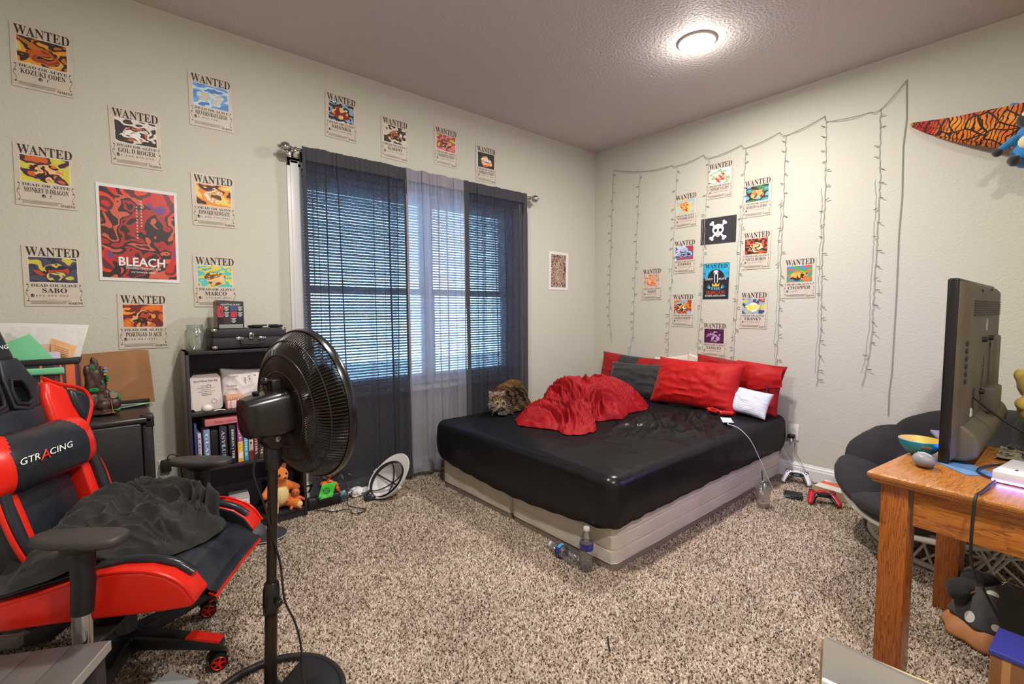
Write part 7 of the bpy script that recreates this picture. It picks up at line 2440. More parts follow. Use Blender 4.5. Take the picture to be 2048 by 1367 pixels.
# rear cage: 96 bent wires in from the ring to the back plate, and hoop wires
RR = 0.232
prof = [(0.062, -0.072), (0.085, -0.080), (0.115, -0.083), (0.150, -0.079), (0.185, -0.066), (0.210, -0.045), (0.225, -0.018), (0.2295, 0.000)]
NW = 132


def wire_mesh(prof, r):
    mb = MB()
    mb.tube([(x, 0, z) for x, z in prof], r, 5)
    return mb


w0 = wire_mesh(prof, 0.0016).build('rear_wire', m_fw, fan, smooth=True)
HM0 = head_matrix()
w0.matrix_local = HM0
for k in range(1, NW):
    c = copy_obj(w0, fan)
    c.matrix_local = HM0 @ Matrix.Rotation(2 * PI * k / NW, 4, 'Z')
fprof = [(0.045, 0.062), (0.085, 0.064), (0.130, 0.060), (0.175, 0.047), (0.210, 0.026), (0.2285, 0.004)]
w1 = wire_mesh(fprof, 0.0014).build('front_wire', m_fw, fan, smooth=True)
w1.matrix_local = HM0
for k in range(1, NW):
    c = copy_obj(w1, fan)
    c.matrix_local = HM0 @ Matrix.Rotation(2 * PI * (k + 0.5) / NW, 4, 'Z')
for r, z in ((0.115, -0.0845), (0.165, -0.0765), (0.205, -0.0515)):
    h_ = MB().tube([(r * math.cos(2 * PI * k / 72), r * math.sin(2 * PI * k / 72), z) for k in range(72)], 0.0019, 6, closed=True).build('hoop_wire', m_fw, fan, smooth=True)
    h_.matrix_local = HM0
for r, z in ((0.10, 0.0625), (0.17, 0.0495)):
    h_ = MB().tube([(r * math.cos(2 * PI * k / 72), r * math.sin(2 * PI * k / 72), z) for k in range(72)], 0.0016, 6, closed=True).build('front_hoop_wire', m_fw, fan, smooth=True)
    h_.matrix_local = HM0
rg = MB().lathe([(0.2265, -0.011), (0.233, -0.012), (0.2355, -0.004), (0.2355, 0.010), (0.232, 0.014), (0.2265, 0.013), (0.2265, -0.011)], 80, cap=False).build('rim_band', m_fb, fan, smooth=True)
rg.matrix_local = HM0
bp_ = MB().lathe([(0.0, -0.0755), (0.060, -0.0755), (0.066, -0.072), (0.066, -0.066), (0.0, -0.064)], 40, cap=False).build('back_plate', m_fm, fan, smooth=True)
bp_.matrix_local = HM0
fc = MB().lathe([(0.0, 0.070), (0.040, 0.068), (0.046, 0.062), (0.046, 0.058), (0, 0.058)], 32, cap=False).build('front_badge', m_fm, fan, smooth=True)
fc.matrix_local = HM0
m_bld = mat('fan_blade', lin(40, 34, 31), 0.4, noise_amt=0.3, noise_scale=25)
hbm = MB().lathe([(0.0, -0.042), (0.030, -0.042), (0.040, -0.030), (0.040, 0.018), (0.028, 0.030), (0, 0.033)], 28, cap=False).build('blade_hub', m_bld, fan, smooth=True)
hbm.matrix_local = HM0


def blade(u, v):
    r = 0.036 + 0.168 * u
    wdt = math.radians(34 + 26 * math.sin(PI * min(1, u * 0.85 + 0.1)))
    a = (v - .5) * wdt + 0.35 * u
    z = 0.030 * (v - .5) * -2 * (1 - 0.35 * u) - 0.006
    return (r * math.cos(a), r * math.sin(a), z)


bo = MB().grid(14, 12, blade).build('blade', m_bld, fan, smooth=True)
bo.matrix_local = HM0
for k in (1, 2):
    c = copy_obj(bo, fan)
    c.matrix_local = HM0 @ Matrix.Rotation(2 * PI * k / 3, 4, 'Z')
cord = smooth_path([hd(-0.14, -0.02, -0.060), piv + Vector((-0.035, -0.01, 0.02)), piv + Vector((-0.055, -0.01, -0.05)), at(0.80) + Vector((-0.024, -0.016, 0)), at(0.66) + Vector((0.0, -0.020, 0)), at(0.56) + Vector((0.020, -0.012, 0)), at(0.48) + Vector((0.026, -0.016, 0)), at(0.40) + Vector((0.034, -0.020, 0)),
                    at(0.31) + Vector((0.060, -0.03, 0)), at(0.20) + Vector((0.078, -0.03, 0)), at(0.08) + Vector((0.080, -0.05, 0)), Vector((0.11, -0.10, 0.028)), Vector((0.16, -0.20, 0.006)), Vector((0.30, -0.34, 0.006))], 7)
MB().tube(cord, 0.0032, 7).build('power_cord', m_fm, fan, smooth=True)

# ------------------------------------------------------------------ oak desk
def wood_mat(name, c1, c2, c3, scale=(1, 1, 1), rough=0.38, rings=9.0):
    m = bpy.data.materials.new(name)
    m.use_nodes = True
    nt = m.node_tree
    b = nt.nodes['Principled BSDF']
    b.inputs['Roughness'].default_value = rough
    sock(b, 'Coat Weight', 'Clearcoat').default_value = 0.25
    N, L = nt.nodes.new, nt.links.new
    tc = N('ShaderNodeTexCoord'); mp = N('ShaderNodeMapping'); mp.inputs['Scale'].default_value = scale
    L(tc.outputs['Object'], mp.inputs['Vector'])
    nz = N('ShaderNodeTexNoise'); nz.inputs['Scale'].default_value = 2.2; nz.inputs['Detail'].default_value = 3
    L(mp.outputs[0], nz.inputs['Vector'])
    wv = N('ShaderNodeMath'); wv.operation = 'MULTIPLY'; wv.inputs[1].default_value = rings
    L(nz.outputs['Fac'], wv.inputs[0])
    fr = N('ShaderNodeMath'); fr.operation = 'FRACT'
    L(wv.outputs[0], fr.inputs[0])
    nf = N('ShaderNodeTexNoise'); nf.inputs['Scale'].default_value = 36; nf.inputs['Detail'].default_value = 4
    L(mp.outputs[0], nf.inputs['Vector'])
    ad = N('ShaderNodeMath'); ad.operation = 'MULTIPLY_ADD'; ad.inputs[1].default_value = 0.9; ad.inputs[2].default_value = -0.45
    L(nf.outputs['Fac'], ad.inputs[0])
    sm = N('ShaderNodeMath'); sm.operation = 'ADD'
    L(fr.outputs[0], sm.inputs[0]); L(ad.outputs[0], sm.inputs[1])
    rp = N('ShaderNodeValToRGB'); cr = rp.color_ramp
    cr.elements[0].position = 0.05; cr.elements[0].color = (*c1, 1)
    cr.elements[1].position = 0.9; cr.elements[1].color = (*c3, 1)
    e = cr.elements.new(0.28); e.color = (*c2, 1)
    L(sm.outputs[0], rp.inputs['Fac']); L(rp.outputs['Color'], b.inputs['Base Color'])
    bp = N('ShaderNodeBump'); bp.inputs['Strength'].default_value = 0.25; bp.inputs['Distance'].default_value = 0.001
    L(sm.outputs[0], bp.inputs['Height']); L(bp.outputs['Normal'], b.inputs['Normal'])
    return m


OC = (lin(134, 74, 24), lin(168, 98, 34), lin(184, 112, 42))
m_oak_x = wood_mat('oak_along_x', *OC, scale=(1.6, 16, 16))
m_oak_y = wood_mat('oak_along_y', *OC, scale=(16, 1.6, 16))
m_oak_z = wood_mat('oak_upright', lin(112, 54, 14), lin(148, 78, 22), lin(166, 92, 30), scale=(22, 22, 1.6))
m_oak_top = wood_mat('oak_top', lin(146, 86, 34), lin(170, 106, 46), lin(186, 122, 56), scale=(1.8, 20, 20), rough=0.28)
DKX, DKY = 1.885, 0.405
DROT = math.radians(-7)
dk = thing('oak_desk', 'oak desk with square legs carrying the television, at the right of the room', 'desk', (DKX, DKY, 0), DROT)
# local: x away along the short side, y negative along the front; the near corner is the origin
DL, DW, DT = 0.72, 1.30, 0.67
tp = MB()
poly = [(0, -DW), (DL, -DW), (DL, 0), (0, 0)]
prof = [(0.014, -0.034), (0.010, -0.030), (0.010, -0.024), (0.003, -0.020), (0.000, -0.012), (0.000, -0.006), (0.004, 0.0)]
vs, fs = [], []
for ins, z in prof:
    vs += [(ins, -DW + ins, DT + z), (DL - ins, -DW + ins, DT + z), (DL - ins, -ins, DT + z), (ins, -ins, DT + z)]
for i in range(len(prof) - 1):
    for j in range(4):
        fs.append((i * 4 + j, i * 4 + (j + 1) % 4, (i + 1) * 4 + (j + 1) % 4, (i + 1) * 4 + j))
fs += [(3, 2, 1, 0), tuple(range(len(prof) * 4 - 4, len(prof) * 4))]
tp.add(vs, fs).build('desk_top', m_oak_top, dk)
LEG = 0.074
for x, y in ((0.030, -0.030), (DL - 0.030 - LEG, -0.030), (0.030, -DW + 0.030 + LEG), (DL - 0.030 - LEG, -DW + 0.030 + LEG)):
    MB().box((x + LEG / 2, y - LEG / 2, (DT - 0.034) / 2), (LEG, LEG, DT - 0.034)).build('leg', m_oak_z, dk, bevel=0.004)
for x in (0.045, DL - 0.045):
    MB().box((x, -DW / 2, DT - 0.034 - 0.060), (0.022, DW - 0.23, 0.120)).build('long_apron', m_oak_y, dk, bevel=0.003)
for y in (-0.045, -DW + 0.045):
    MB().box((DL / 2, y, DT - 0.034 - 0.060), (DL - 0.23, 0.022, 0.120)).build('short_apron', m_oak_x, dk, bevel=0.003)
Dm = Matrix.Translation((DKX, DKY, 0)) @ Matrix.Rotation(DROT, 4, 'Z')


def onto_desk(x, y, z=0.0):
    return Vector((x, y, DT + 0.0005 + z))


# ------------------------------------------------------------------ television seen from behind
m_tvb = mat('tv_back_plastic', lin(88, 80, 66), 0.55, noise_amt=0.12, noise_scale=6, bump=0.15, bump_scale=350)
m_tvf = mat('tv_edge_gloss', lin(22, 22, 24), 0.3)
TVW, TVH = 0.93, 0.635
tv = thing('television', 'flat screen television on the oak desk, its dusty dark back towards the viewer', 'television', (2.164, 0.268, DT + 0.001), math.radians(-1))
# local x along the set, +y screen side, -y back
MB().box((TVW / 2, -0.015, TVH / 2), (TVW, 0.030, TVH)).build('front_frame', m_tvf, tv, bevel=0.005)
bk_ = MB()
secs = [(0.0, 0.006, 0.010), (0.010, 0.012, 0.018), (0.026, 0.050, 0.040)]
vs, fs = [], []
for dpt, i1, i2 in secs:
    y = -0.030 - dpt
    vs += [(i1, y, i2), (TVW - i1, y, i2), (TVW - i1, y, TVH - i2 * 0.8), (i1, y, TVH - i2 * 0.8)]
for i in range(2):
    for j in range(4):
        fs.append((i * 4 + (j + 1) % 4, i * 4 + j, (i + 1) * 4 + j, (i + 1) * 4 + (j + 1) % 4))
fs.append((8, 11, 10, 9))
fs = [tuple(reversed(f)) for f in fs]
bk_.add(vs, fs).build('back_shell', m_tvb, tv, bevel=0.008, angle=20)
# bulged lower body with the speaker hump
lowp = [(-0.028, 0.006), (-0.070, 0.012), (-0.096, 0.030), (-0.100, 0.075), (-0.090, 0.105), (-0.056, 0.135), (-0.028, 0.140)]
T = Matrix(((0, 0, 1, 0.03), (1, 0, 0, 0), (0, 1, 0, 0), (0, 0, 0, 1)))
MB().prism(lowp, TVW - 0.06, T).build('lower_hump', m_tvb, tv, bevel=0.012, seg=3, angle=25)
MB().box((0.52, -0.074, 0.175), (0.16, 0.050, 0.10)).build('stand_socket', m_tvb, tv, bevel=0.008)
MB().box((0.70, -0.060, 0.27), (0.20, 0.024, 0.30)).build('board_cover', m_tvb, tv, bevel=0.010)
gr = MB()
for k in range(7):
    gr.box((0.50, -0.0570, TVH - 0.075 - 0.0085 * k), (0.76, 0.003, 0.0032))
gr.build('vent_grille', m_ink_b, tv)
for x in (0.38, 0.56):
    for z in (0.415, 0.185 + 0.03):
        MB().lathe([(0.010, 0.0), (0.010, 0.012), (0.006, 0.014), (0, 0.014)], 14, Matrix.Translation((x, -0.056, z)) @ Matrix.Rotation(PI / 2, 4, 'X')).build('mount_boss', m_ink_b, tv, smooth=True)
el = MB()
for r in range(9):
    for c in range(3):
        el.box((0.42 + 0.012 * (c - 1), -0.0568, 0.285 + 0.0125 * (r - 4)), (0.005, 0.002, 0.006))
el.build('speaker_holes', m_ink_b, tv)
MB().tube([(0.42 + 0.026 * math.cos(2 * PI * k / 24), -0.0565, 0.285 + 0.066 * math.sin(2 * PI * k / 24)) for k in range(24)], 0.002, 6, closed=True).build('speaker_rim', m_tvb, tv)
for k in range(6):
    MB().box((0.046, -0.050, 0.285 + 0.026 * k), (0.020, 0.012, 0.016)).build('port', m_ink_b, tv, bevel=0.002)
MB().box((0.215, -0.0562, 0.205), (0.045, 0.004, 0.075)).build('socket_recess', m_ink_b, tv)
MB().box((0.47, -0.0566, TVH - 0.165), (0.030, 0.001, 0.045)).build('sticker', mat('pale_cyan_sticker', lin(190, 196, 176), 0.5), tv)
MB().box((0.47, -0.0572, TVH - 0.152), (0.030, 0.0008, 0.014)).build('sticker_band', mat('cyan_sticker', lin(110, 176, 190), 0.5), tv)
MB().box((0.185, -0.0570, 0.160), (0.034, 0.002, 0.030)).build('white_label', m_paper_w, tv)
for x, z in ((0.10, 0.55), (0.10, 0.05), (0.30, 0.60), (0.55, 0.61), (0.09, 0.38)):
    MB().lathe([(0.006, 0.0), (0.006, 0.004), (0, 0.004)], 10, Matrix.Translation((x, -0.050 if x < .2 else -0.055, z)) @ Matrix.Rotation(PI / 2, 4, 'X')).build('screw_hole', m_ink_b, tv)
m_scr2 = mat('lit_screen', (0.02, 0.02, 0.03), 0.2, emit=(0.36, 0.27, 1.0), estr=3.2)
MB().box((TVW / 2, 0.0005, TVH / 2 + 0.005), (TVW - 0.05, 0.001, TVH - 0.07)).build('screen', m_scr2, tv)
tvp = tv.matrix_world


def tvw(x, y, z):
    return Matrix.Translation((2.164, 0.268, DT + 0.001)) @ Matrix.Rotation(math.radians(-1), 4, 'Z') @ Vector((x, y, z))


o = MB().tube(smooth_path([tvw(0.215, -0.056, 0.215), tvw(0.215, -0.080, 0.19), tvw(0.24, -0.13, 0.14), tvw(0.26, -0.22, 0.075), tvw(0.27, -0.30, 0.02), tvw(0.30, -0.36, 0.008)], 6), 0.0042, 8).build('television_cable', m_fm, smooth=True)
tag(o, 'black cable running from the back of the television down to the desk', 'cable')
o = MB().tube(smooth_path([onto_desk(2.36, 0.06, 0.006), onto_desk(2.28, 0.12, 0.005), onto_desk(2.20, 0.155, 0.006), onto_desk(2.13, 0.165, 0.006), onto_desk(2.085, 0.145, 0.006), onto_desk(2.05, 0.12, 0.006), onto_desk(1.98, 0.125, 0.006), onto_desk(1.885, 0.135, 0.006), onto_desk(1.838, 0.142, 0.004),
                          Vector((1.823, 0.144, 0.63)), Vector((1.824, 0.145, 0.53)), Vector((1.90, 0.147, 0.45)), Vector((2.14, 0.152, 0.31)), Vector((2.41, 0.158, 0.185))], 7), 0.0040, 8).build('hanging_cable', m_fm, smooth=True)
tag(o, 'black cable crossing the desk and hanging over its front edge to the bag', 'cable')

# bowl, stone, glowing box and small things on the desk
bw = thing('bowl', 'turquoise bowl with yellow inside at the desk corner beside the television', 'bowl', onto_desk(2.235, 0.326), 0)
out_ = [(0.022, 0.0), (0.030, 0.004), (0.046, 0.018), (0.058, 0.036), (0.064, 0.056)]
MB().lathe(out_ + [(0.0625, 0.058)], 36, cap=False).build('outside', mat('turquoise_glaze', lin(30, 140, 164), 0.35, noise_amt=0.1, noise_scale=30), bw, smooth=True)
MB().lathe([(0.0625, 0.058), (0.061, 0.056), (0.054, 0.036), (0.040, 0.018), (0.020, 0.006), (0, 0.005)], 36, cap=False).build('inside', mat('yellow_glaze', lin(196, 170, 50), 0.4), bw, smooth=True)
MB().lathe([(0, 0), (0.022, 0.0), (0.030, 0.004)], 36, cap=False).build('foot', MATS['turquoise_glaze'], bw)
mb = MB()
for a in (3.45, 3.62, 3.75):
    mb.ball((0.0595 * math.cos(a), 0.0595 * math.sin(a), 0.042 - 0.006 * (a - 3.4)), (0.004, 0.007, 0.006), 8, rotm('Z', math.degrees(a)))
mb.build('chipped_glaze', mat('brown_chip', lin(120, 80, 60), 0.7), bw)
stn = MB().ball((0, 0, 0.024), (0.042, 0.030, 0.024), 22)
o = stn.build('grey_stone', mat('grey_pebble', lin(132, 132, 140), 0.45, noise_amt=0.3, noise_scale=24), smooth=True)
o.location = onto_desk(2.070, 0.290)
o.rotation_euler = (0, 0, 0.5)
tag(o, 'smooth grey oval stone with a pale streak at the desk corner', 'stone')
MB().tube([(-0.020, -0.012, 0.0425), (0.0, 0.0, 0.048), (0.020, 0.010, 0.0435)], 0.0018, 6).build('pale_streak', m_paper_w, o)
rt_ = thing('white_console', 'small white box with a glowing blue strip along its lower edge on the desk', 'router', onto_desk(2.126, 0.010, 0.0), math.radians(-9))
MB().box((0, 0, 0.022), (0.196, 0.206, 0.034)).build('box_body', mat('white_gloss', lin(214, 214, 220), 0.3), rt_, bevel=0.005)
MB().box((0, 0, 0.0035), (0.182, 0.192, 0.005)).build('dark_base', m_ink_b, rt_)
m_blue = mat('blue_light_strip', (0.1, 0.1, 1.0), 0.3, emit=(0.22, 0.20, 1.0), estr=22)
MB().box((-0.0975, 0, 0.0075), (0.003, 0.200, 0.005)).build('light_strip', m_blue, rt_)
MB().box((0, 0.1025, 0.0075), (0.190, 0.003, 0.005)).build('light_strip', m_blue, rt_)
MB().box((-0.05, 0.06, 0.0395), (0.012, 0.006, 0.001)).build('button', m_ink_b, rt_)
bp3 = thing('plastic_wrap_bag', 'crumpled clear plastic bag with black scraps on the desk behind the television', 'bag', onto_desk(2.46, 0.075, 0.001))
mb = MB().grid(22, 16, lambda u, v: (0.24 * (u - .5), 0.17 * (v - .5), 0.004 + 0.028 * ridge((u * 4, v * 4, 1.5)) * math.sin(PI * u) * math.sin(PI * v)))
mb.build('film', m_bagp, bp3)
MB().grid(10, 8, lambda u, v: (0.20 * (u - .5), 0.13 * (v - .5), 0.003 + 0.008 * ridge((u * 3, v * 3, 8)))).build('grey_wrap', mat('dull_grey_film', lin(140, 130, 112), 0.35), bp3)
for k in range(6):
    MB().ball((random.uniform(-.08, .08), random.uniform(-.055, .055), 0.014), (0.014, 0.008, 0.005), 8, rotm('Z', 50 * k)).build('black_scrap', m_ink_b, bp3)
pb2 = thing('power_brick', 'black power brick on the desk beside the plastic bag', 'power brick', onto_desk(2.55, -0.02))
MB().box((0, 0, 0.018), (0.06, 0.11, 0.035)).build('brick_body', m_fm, pb2, bevel=0.006)
MB().tube([(0, 0.055, 0.018), (-0.01, 0.075, 0.016), (-0.03, 0.09, 0.01)], 0.004, 6).build('lead', m_fm, pb2)
o = MB().box((0, 0, 0), (0.16, 0.10, 0.0012)).build('blue_leaflet', mat('blue_leaflet_paper', lin(96, 136, 186), 0.5, noise_amt=0.15, noise_scale=25))
o.location = onto_desk(2.160, 0.200, 0.001)
o.rotation_euler = (0, 0, 0.7)
tag(o, 'pale blue leaflet on the desk partly under the television', 'leaflet')
o = MB().box((0, 0, 0), (0.15, 0.10, 0.012)).build('grey_notebook', mat('grey_cover', lin(120, 116, 118), 0.5), bevel=0.002)
o.location = onto_desk(2.62, 0.290, 0.007)
o.rotation_euler = (0, 0, 0.3)
tag(o, 'grey notebook at the back of the desk beyond the bowl', 'notebook')

# ------------------------------------------------------------------ papasan chair
m_cush = mat('charcoal_canvas', lin(33, 31, 31), 0.9, sheen=0.05, bump=0.2, bump_scale=500)
m_rat = mat('white_rattan', lin(226, 222, 210), 0.55, noise_amt=0.06, noise_scale=20)
PC = Vector((3.150, 0.270, 0.0))
pap = thing('papasan_chair', 'round papasan chair with dark tufted cushion on a white rattan base, beyond the desk', 'chair', PC)
AXC = Vector((-0.36, 0.20, 0.91)).normalized()
e1 = AXC.cross(Vector((0, 0, 1))).normalized()
e2 = AXC.cross(e1)
CC = Vector((0.02, 0.0, 0.30))


def cushion(sec):
    """one tufted wedge of the bowl-shaped cushion"""
    a0 = 2 * PI * sec / 8
    def fn(u, v):
        a = a0 + (u - .5) * 2 * PI / 8 * 1.06
        # v round the section: bottom outward then top inward
        t = v * 2 * PI
        rr = (0.275 + 0.245 * math.cos(t)) * (1 - 0.045 * abs(2 * u - 1) ** 4)
        edge = (1 - abs(2 * u - 1) ** 2.2)
        th = 0.088 * math.sin(t) * (0.30 + 0.70 * edge) * (0.65 + 0.55 * (rr / 0.52)) * (1 - 0.35 * math.exp(-((rr - 0.30) / 0.035) ** 2) * (t < PI))
        bowl = 0.62 * rr * rr
        wr = 0.016 * fbm((a * 4, rr * 9, sec)) + 0.016 * ridge((a * 3, rr * 14, 2.0)) * math.sin(t)
        p = e1 * (rr * math.cos(a)) + e2 * (rr * math.sin(a)) + AXC * (bowl + th + wr)
        return tuple(CC + p)
    return MB().grid(16, 28, fn)


for k in range(8):
    cushion(k).build('cushion_section', m_cush, pap, smooth=True)
MB().ball(CC + AXC * 0.055, (0.035, 0.035, 0.012), 14).build('centre_button', m_cush, pap, smooth=True)
# rattan bowl frame and basket base
rr = 0.50
MB().tube([tuple(CC + e1 * (rr * math.cos(2 * PI * k / 48)) + e2 * (rr * math.sin(2 * PI * k / 48)) + AXC * (0.62 * rr * rr - 0.06)) for k in range(48)], 0.014, 8, closed=True).build('bowl_rim', m_rat, pap, smooth=True)
RB, RTp, ZT = 0.415, 0.300, 0.235
bcx, bcy = 0.085, -0.025
MB().tube([(bcx + RB * math.cos(2 * PI * k / 56), bcy + RB * math.sin(2 * PI * k / 56), 0.014) for k in range(56)], 0.014, 8, closed=True).build('base_ring', m_rat, pap, smooth=True)
MB().tube([(bcx + RTp * math.cos(2 * PI * k / 48), bcy + RTp * math.sin(2 * PI * k / 48), ZT) for k in range(48)], 0.012, 8, closed=True).build('upper_ring', m_rat, pap, smooth=True)
rnd = random.Random(31)
for k in range(64):
    a = 2 * PI * k / 64 + rnd.uniform(-.05, .05)
    da = rnd.choice((-1, 1)) * rnd.uniform(0.25, 0.75)
    p0 = Vector((bcx + RB * math.cos(a), bcy + RB * math.sin(a), 0.016))
    p1 = Vector((bcx + RTp * math.cos(a + da), bcy + RTp * math.sin(a + da), ZT))
    mid = (p0 + p1) / 2
    mid += Vector((math.cos(a + da / 2), math.sin(a + da / 2), 0)) * 0.02
    MB().tube([p0, mid, p1], 0.0058, 6).build('rattan_strip', m_rat, pap, smooth=True)
for k in range(4):
    a0 = k * 1.6
    MB().tube([(bcx + (0.35 + 0.02 * math.sin(3 * t)) * math.cos(a0 + t), bcy + (0.35 + 0.02 * math.sin(3 * t)) * math.sin(a0 + t), 0.10 + 0.05 * math.sin(2 * t)) for t in [i * 0.09 for i in range(20)]], 0.0055, 6).build('rattan_strip', m_rat, pap, smooth=True)

# on the cushion: black cloth, headphones, yellow toy
bc = MB().grid(26, 22, lambda u, v: (0.30 * (u - .5) + 0.02 * fbm((u * 3, v * 3, 1)), 0.26 * (v - .5), 0.05 * math.sin(PI * u) * math.sin(PI * v) + 0.035 * ridge((u * 3.2 + v, v * 2.4, 5)) ** 1.5 * math.sin(PI * u) * math.sin(PI * v)))
o = bc.build('black_cloth', m_shirt, smooth=True)
o.location = (3.13, 0.40, 0.40)
o.rotation_euler = (math.radians(-12), math.radians(-14), 0.3)
tag(o, 'crumpled black cloth in the dip of the papasan cushion', 'cloth')
hd2 = thing('headset', 'black wired headset lying on the papasan cushion', 'headset', (2.93, 0.430, 0.430), rot=(0.5, -0.35, 0.6))
MB().tube([(0.075 * math.cos(PI * k / 14), 0, 0.0 + 0.085 * math.sin(PI * k / 14)) for k in range(15)], 0.006, 8).build('headband', m_fm, hd2, smooth=True)
for s in (-1, 1):
    MB().lathe([(0.020, -0.012), (0.034, -0.010), (0.036, 0.0), (0.030, 0.012), (0, 0.014)], 20, Matrix.Translation((s * 0.072, 0, -0.02)) @ Matrix.Rotation(PI / 2, 4, 'Y')).build('ear_cup', m_fm, hd2, smooth=True)
yt = thing('yellow_toy', 'pale yellow soft toy sitting on the papasan chair behind the television', 'soft toy', (3.06, 0.055, 0.70))
m_yel = mat('yellow_plush', lin(222, 196, 88), 0.85, sheen=0.3, bump=0.4, bump_scale=500)
blob('body', m_yel, yt, [((0, 0, 0.06), (0.08, 0.075, 0.075)), ((0.0, 0.01, 0.17), (0.075, 0.07, 0.072)), ((0.0, 0.07, 0.21), (0.025, 0.02, 0.03)), ((0, -0.06, 0.23), (0.025, 0.02, 0.03)), ((-0.05, 0.05, 0.09), (0.03, 0.03, 0.03))], voxel=0.008, smooth=5)
for s in (-1, 1):
    MB().ball((-0.070, 0.01 + s * 0.025, 0.185), (0.004, 0.007, 0.009), 10).build('eye', m_ink_b, yt, smooth=True)
o = blob('black_jacket', m_shirt, None, [((0, 0, 0), (0.14, 0.13, 0.16)), ((-0.05, 0.03, -0.12), (0.15, 0.14, 0.12)), ((0.03, -0.12, 0.0), (0.12, 0.12, 0.17))], voxel=0.012, smooth=4)
o.location = (3.27, 0.02, 0.60)
tag(o, 'black jacket bunched on the papasan chair behind the television', 'jacket')

# ------------------------------------------------------------------ toy hammock with soft toys
m_ham = bpy.data.materials.new('orange_batik')
m_ham.use_nodes = True
_nt = m_ham.node_tree
_b = _nt.nodes['Principled BSDF']; _b.inputs['Roughness'].default_value = 0.8
N, L = _nt.nodes.new, _nt.links.new
_tc = N('ShaderNodeTexCoord')
_v = N('ShaderNodeTexVoronoi'); _v.feature = 'DISTANCE_TO_EDGE'; _v.inputs['Scale'].default_value = 11
_n = N('ShaderNodeTexNoise'); _n.inputs['Scale'].default_value = 3.2; _n.inputs['Detail'].default_value = 2
_w = N('ShaderNodeTexWave'); _w.wave_type = 'RINGS'; _w.inputs['Scale'].default_value = 16; _w.inputs['Distortion'].default_value = 9; _w.inputs['Detail'].default_value = 2
_ds = N('ShaderNodeVectorMath'); _ds.operation = 'MULTIPLY_ADD'; _ds.inputs[1].default_value = (0.25, 0.25, 0.25)
L(_tc.outputs['Object'], _n.inputs['Vector']); L(_n.outputs['Color'], _ds.inputs[0]); L(_tc.outputs['Object'], _ds.inputs[2])
L(_ds.outputs[0], _v.inputs['Vector']); L(_tc.outputs['Object'], _w.inputs['Vector'])
_r1 = N('ShaderNodeValToRGB'); _r1.color_ramp.elements[0].position = 0.40; _r1.color_ramp.elements[0].color = (*lin(222, 110, 22), 1); _r1.color_ramp.elements[1].position = 0.60; _r1.color_ramp.elements[1].color = (*lin(176, 28, 24), 1)
_e = _r1.color_ramp.elements.new(0.50); _e.color = (*lin(228, 146, 44), 1)
L(_n.outputs['Fac'], _r1.inputs['Fac'])
_g1 = N('ShaderNodeMath'); _g1.operation = 'LESS_THAN'; _g1.inputs[1].default_value = 0.045
L(_v.outputs['Distance'], _g1.inputs[0])
_g2 = N('ShaderNodeMath'); _g2.operation = 'GREATER_THAN'; _g2.inputs[1].default_value = 0.80
L(_w.outputs['Fac'], _g2.inputs[0])
_mx = N('ShaderNodeMath'); _mx.operation = 'MAXIMUM'
L(_g1.outputs[0], _mx.inputs[0]); L(_g2.outputs[0], _mx.inputs[1])
_m2 = N('ShaderNodeMix'); _m2.data_type = 'RGBA'; _m2.inputs[7].default_value = (*lin(48, 20, 14), 1)
L(_mx.outputs[0], _m2.inputs[0]); L(_r1.outputs['Color'], _m2.inputs[6]); L(_m2.outputs[2], _b.inputs['Base Color'])

hm = thing('toy_hammock', 'orange and red patterned cloth hammock for toys hung high on the wall', 'hammock', (XB - 0.01, 0.655, 2.30))


def ham(u, v):
    """u along from the near pin to the far one, v from the wall edge over the sag to the outer edge"""
    span = 1.75
    y = -span * u
    sag = 4 * u * (1 - u)
    s1 = math.sin(PI * u)
    wid = 0.012 + 0.46 * s1 ** 0.85
    t = (v - .5)
    zt = -0.30 * sag ** 0.9 if u < 0.5 else -0.30 * sag ** 0.9
    x = -0.018 - wid * (v) * 0.75
    z = zt * 0.55 - 0.26 * s1 ** 0.8 * math.sin(PI * min(1, v * 0.98)) * 0.85 + 0.05 * s1 * v
    z += 0.012 * math.sin(26 * v + 3 * u) * (1 - s1) + 0.014 * fbm((u * 5, v * 4, 2))
    return (x, y, z)


g = MB().grid(50, 26, ham)
g.build('cloth', m_ham, hm, smooth=True)
for yy, zz in ((0.0, 0.0), (-1.75, 0.0)):
    MB().ball((-0.004, yy, zz + 0.004), 0.008, 10).build('wall_pin', m_chrome, hm, smooth=True)
m_bl = mat('blue_plush', lin(40, 120, 180), 0.85, sheen=0.3, bump=0.4, bump_scale=500)
m_bk2 = mat('dark_plush', lin(40, 38, 46), 0.85, sheen=0.3, bump=0.4, bump_scale=500)
by_ = thing('blue_soft_toy', 'blue and black soft toy animal sitting in the hammock', 'soft toy', (3.47, 0.165, 1.905))
B = [((0, 0, 0.06), (0.07, 0.065, 0.07)), ((0, 0.0, 0.15), (0.05, 0.045, 0.05))]
B += limb((-0.03, 0.045, 0.135), 0.020, (-0.055, 0.095, 0.085), 0.016, 5)
B += limb((-0.03, -0.045, 0.135), 0.020, (-0.055, -0.09, 0.085), 0.016, 5)
blob('body', m_bl, by_, B, voxel=0.006, smooth=4)
blob('head', m_bk2, by_, [((-0.01, -0.01, 0.225), (0.052, 0.060, 0.050)), ((-0.055, -0.01, 0.212), (0.022, 0.026, 0.020))], voxel=0.006, smooth=4)
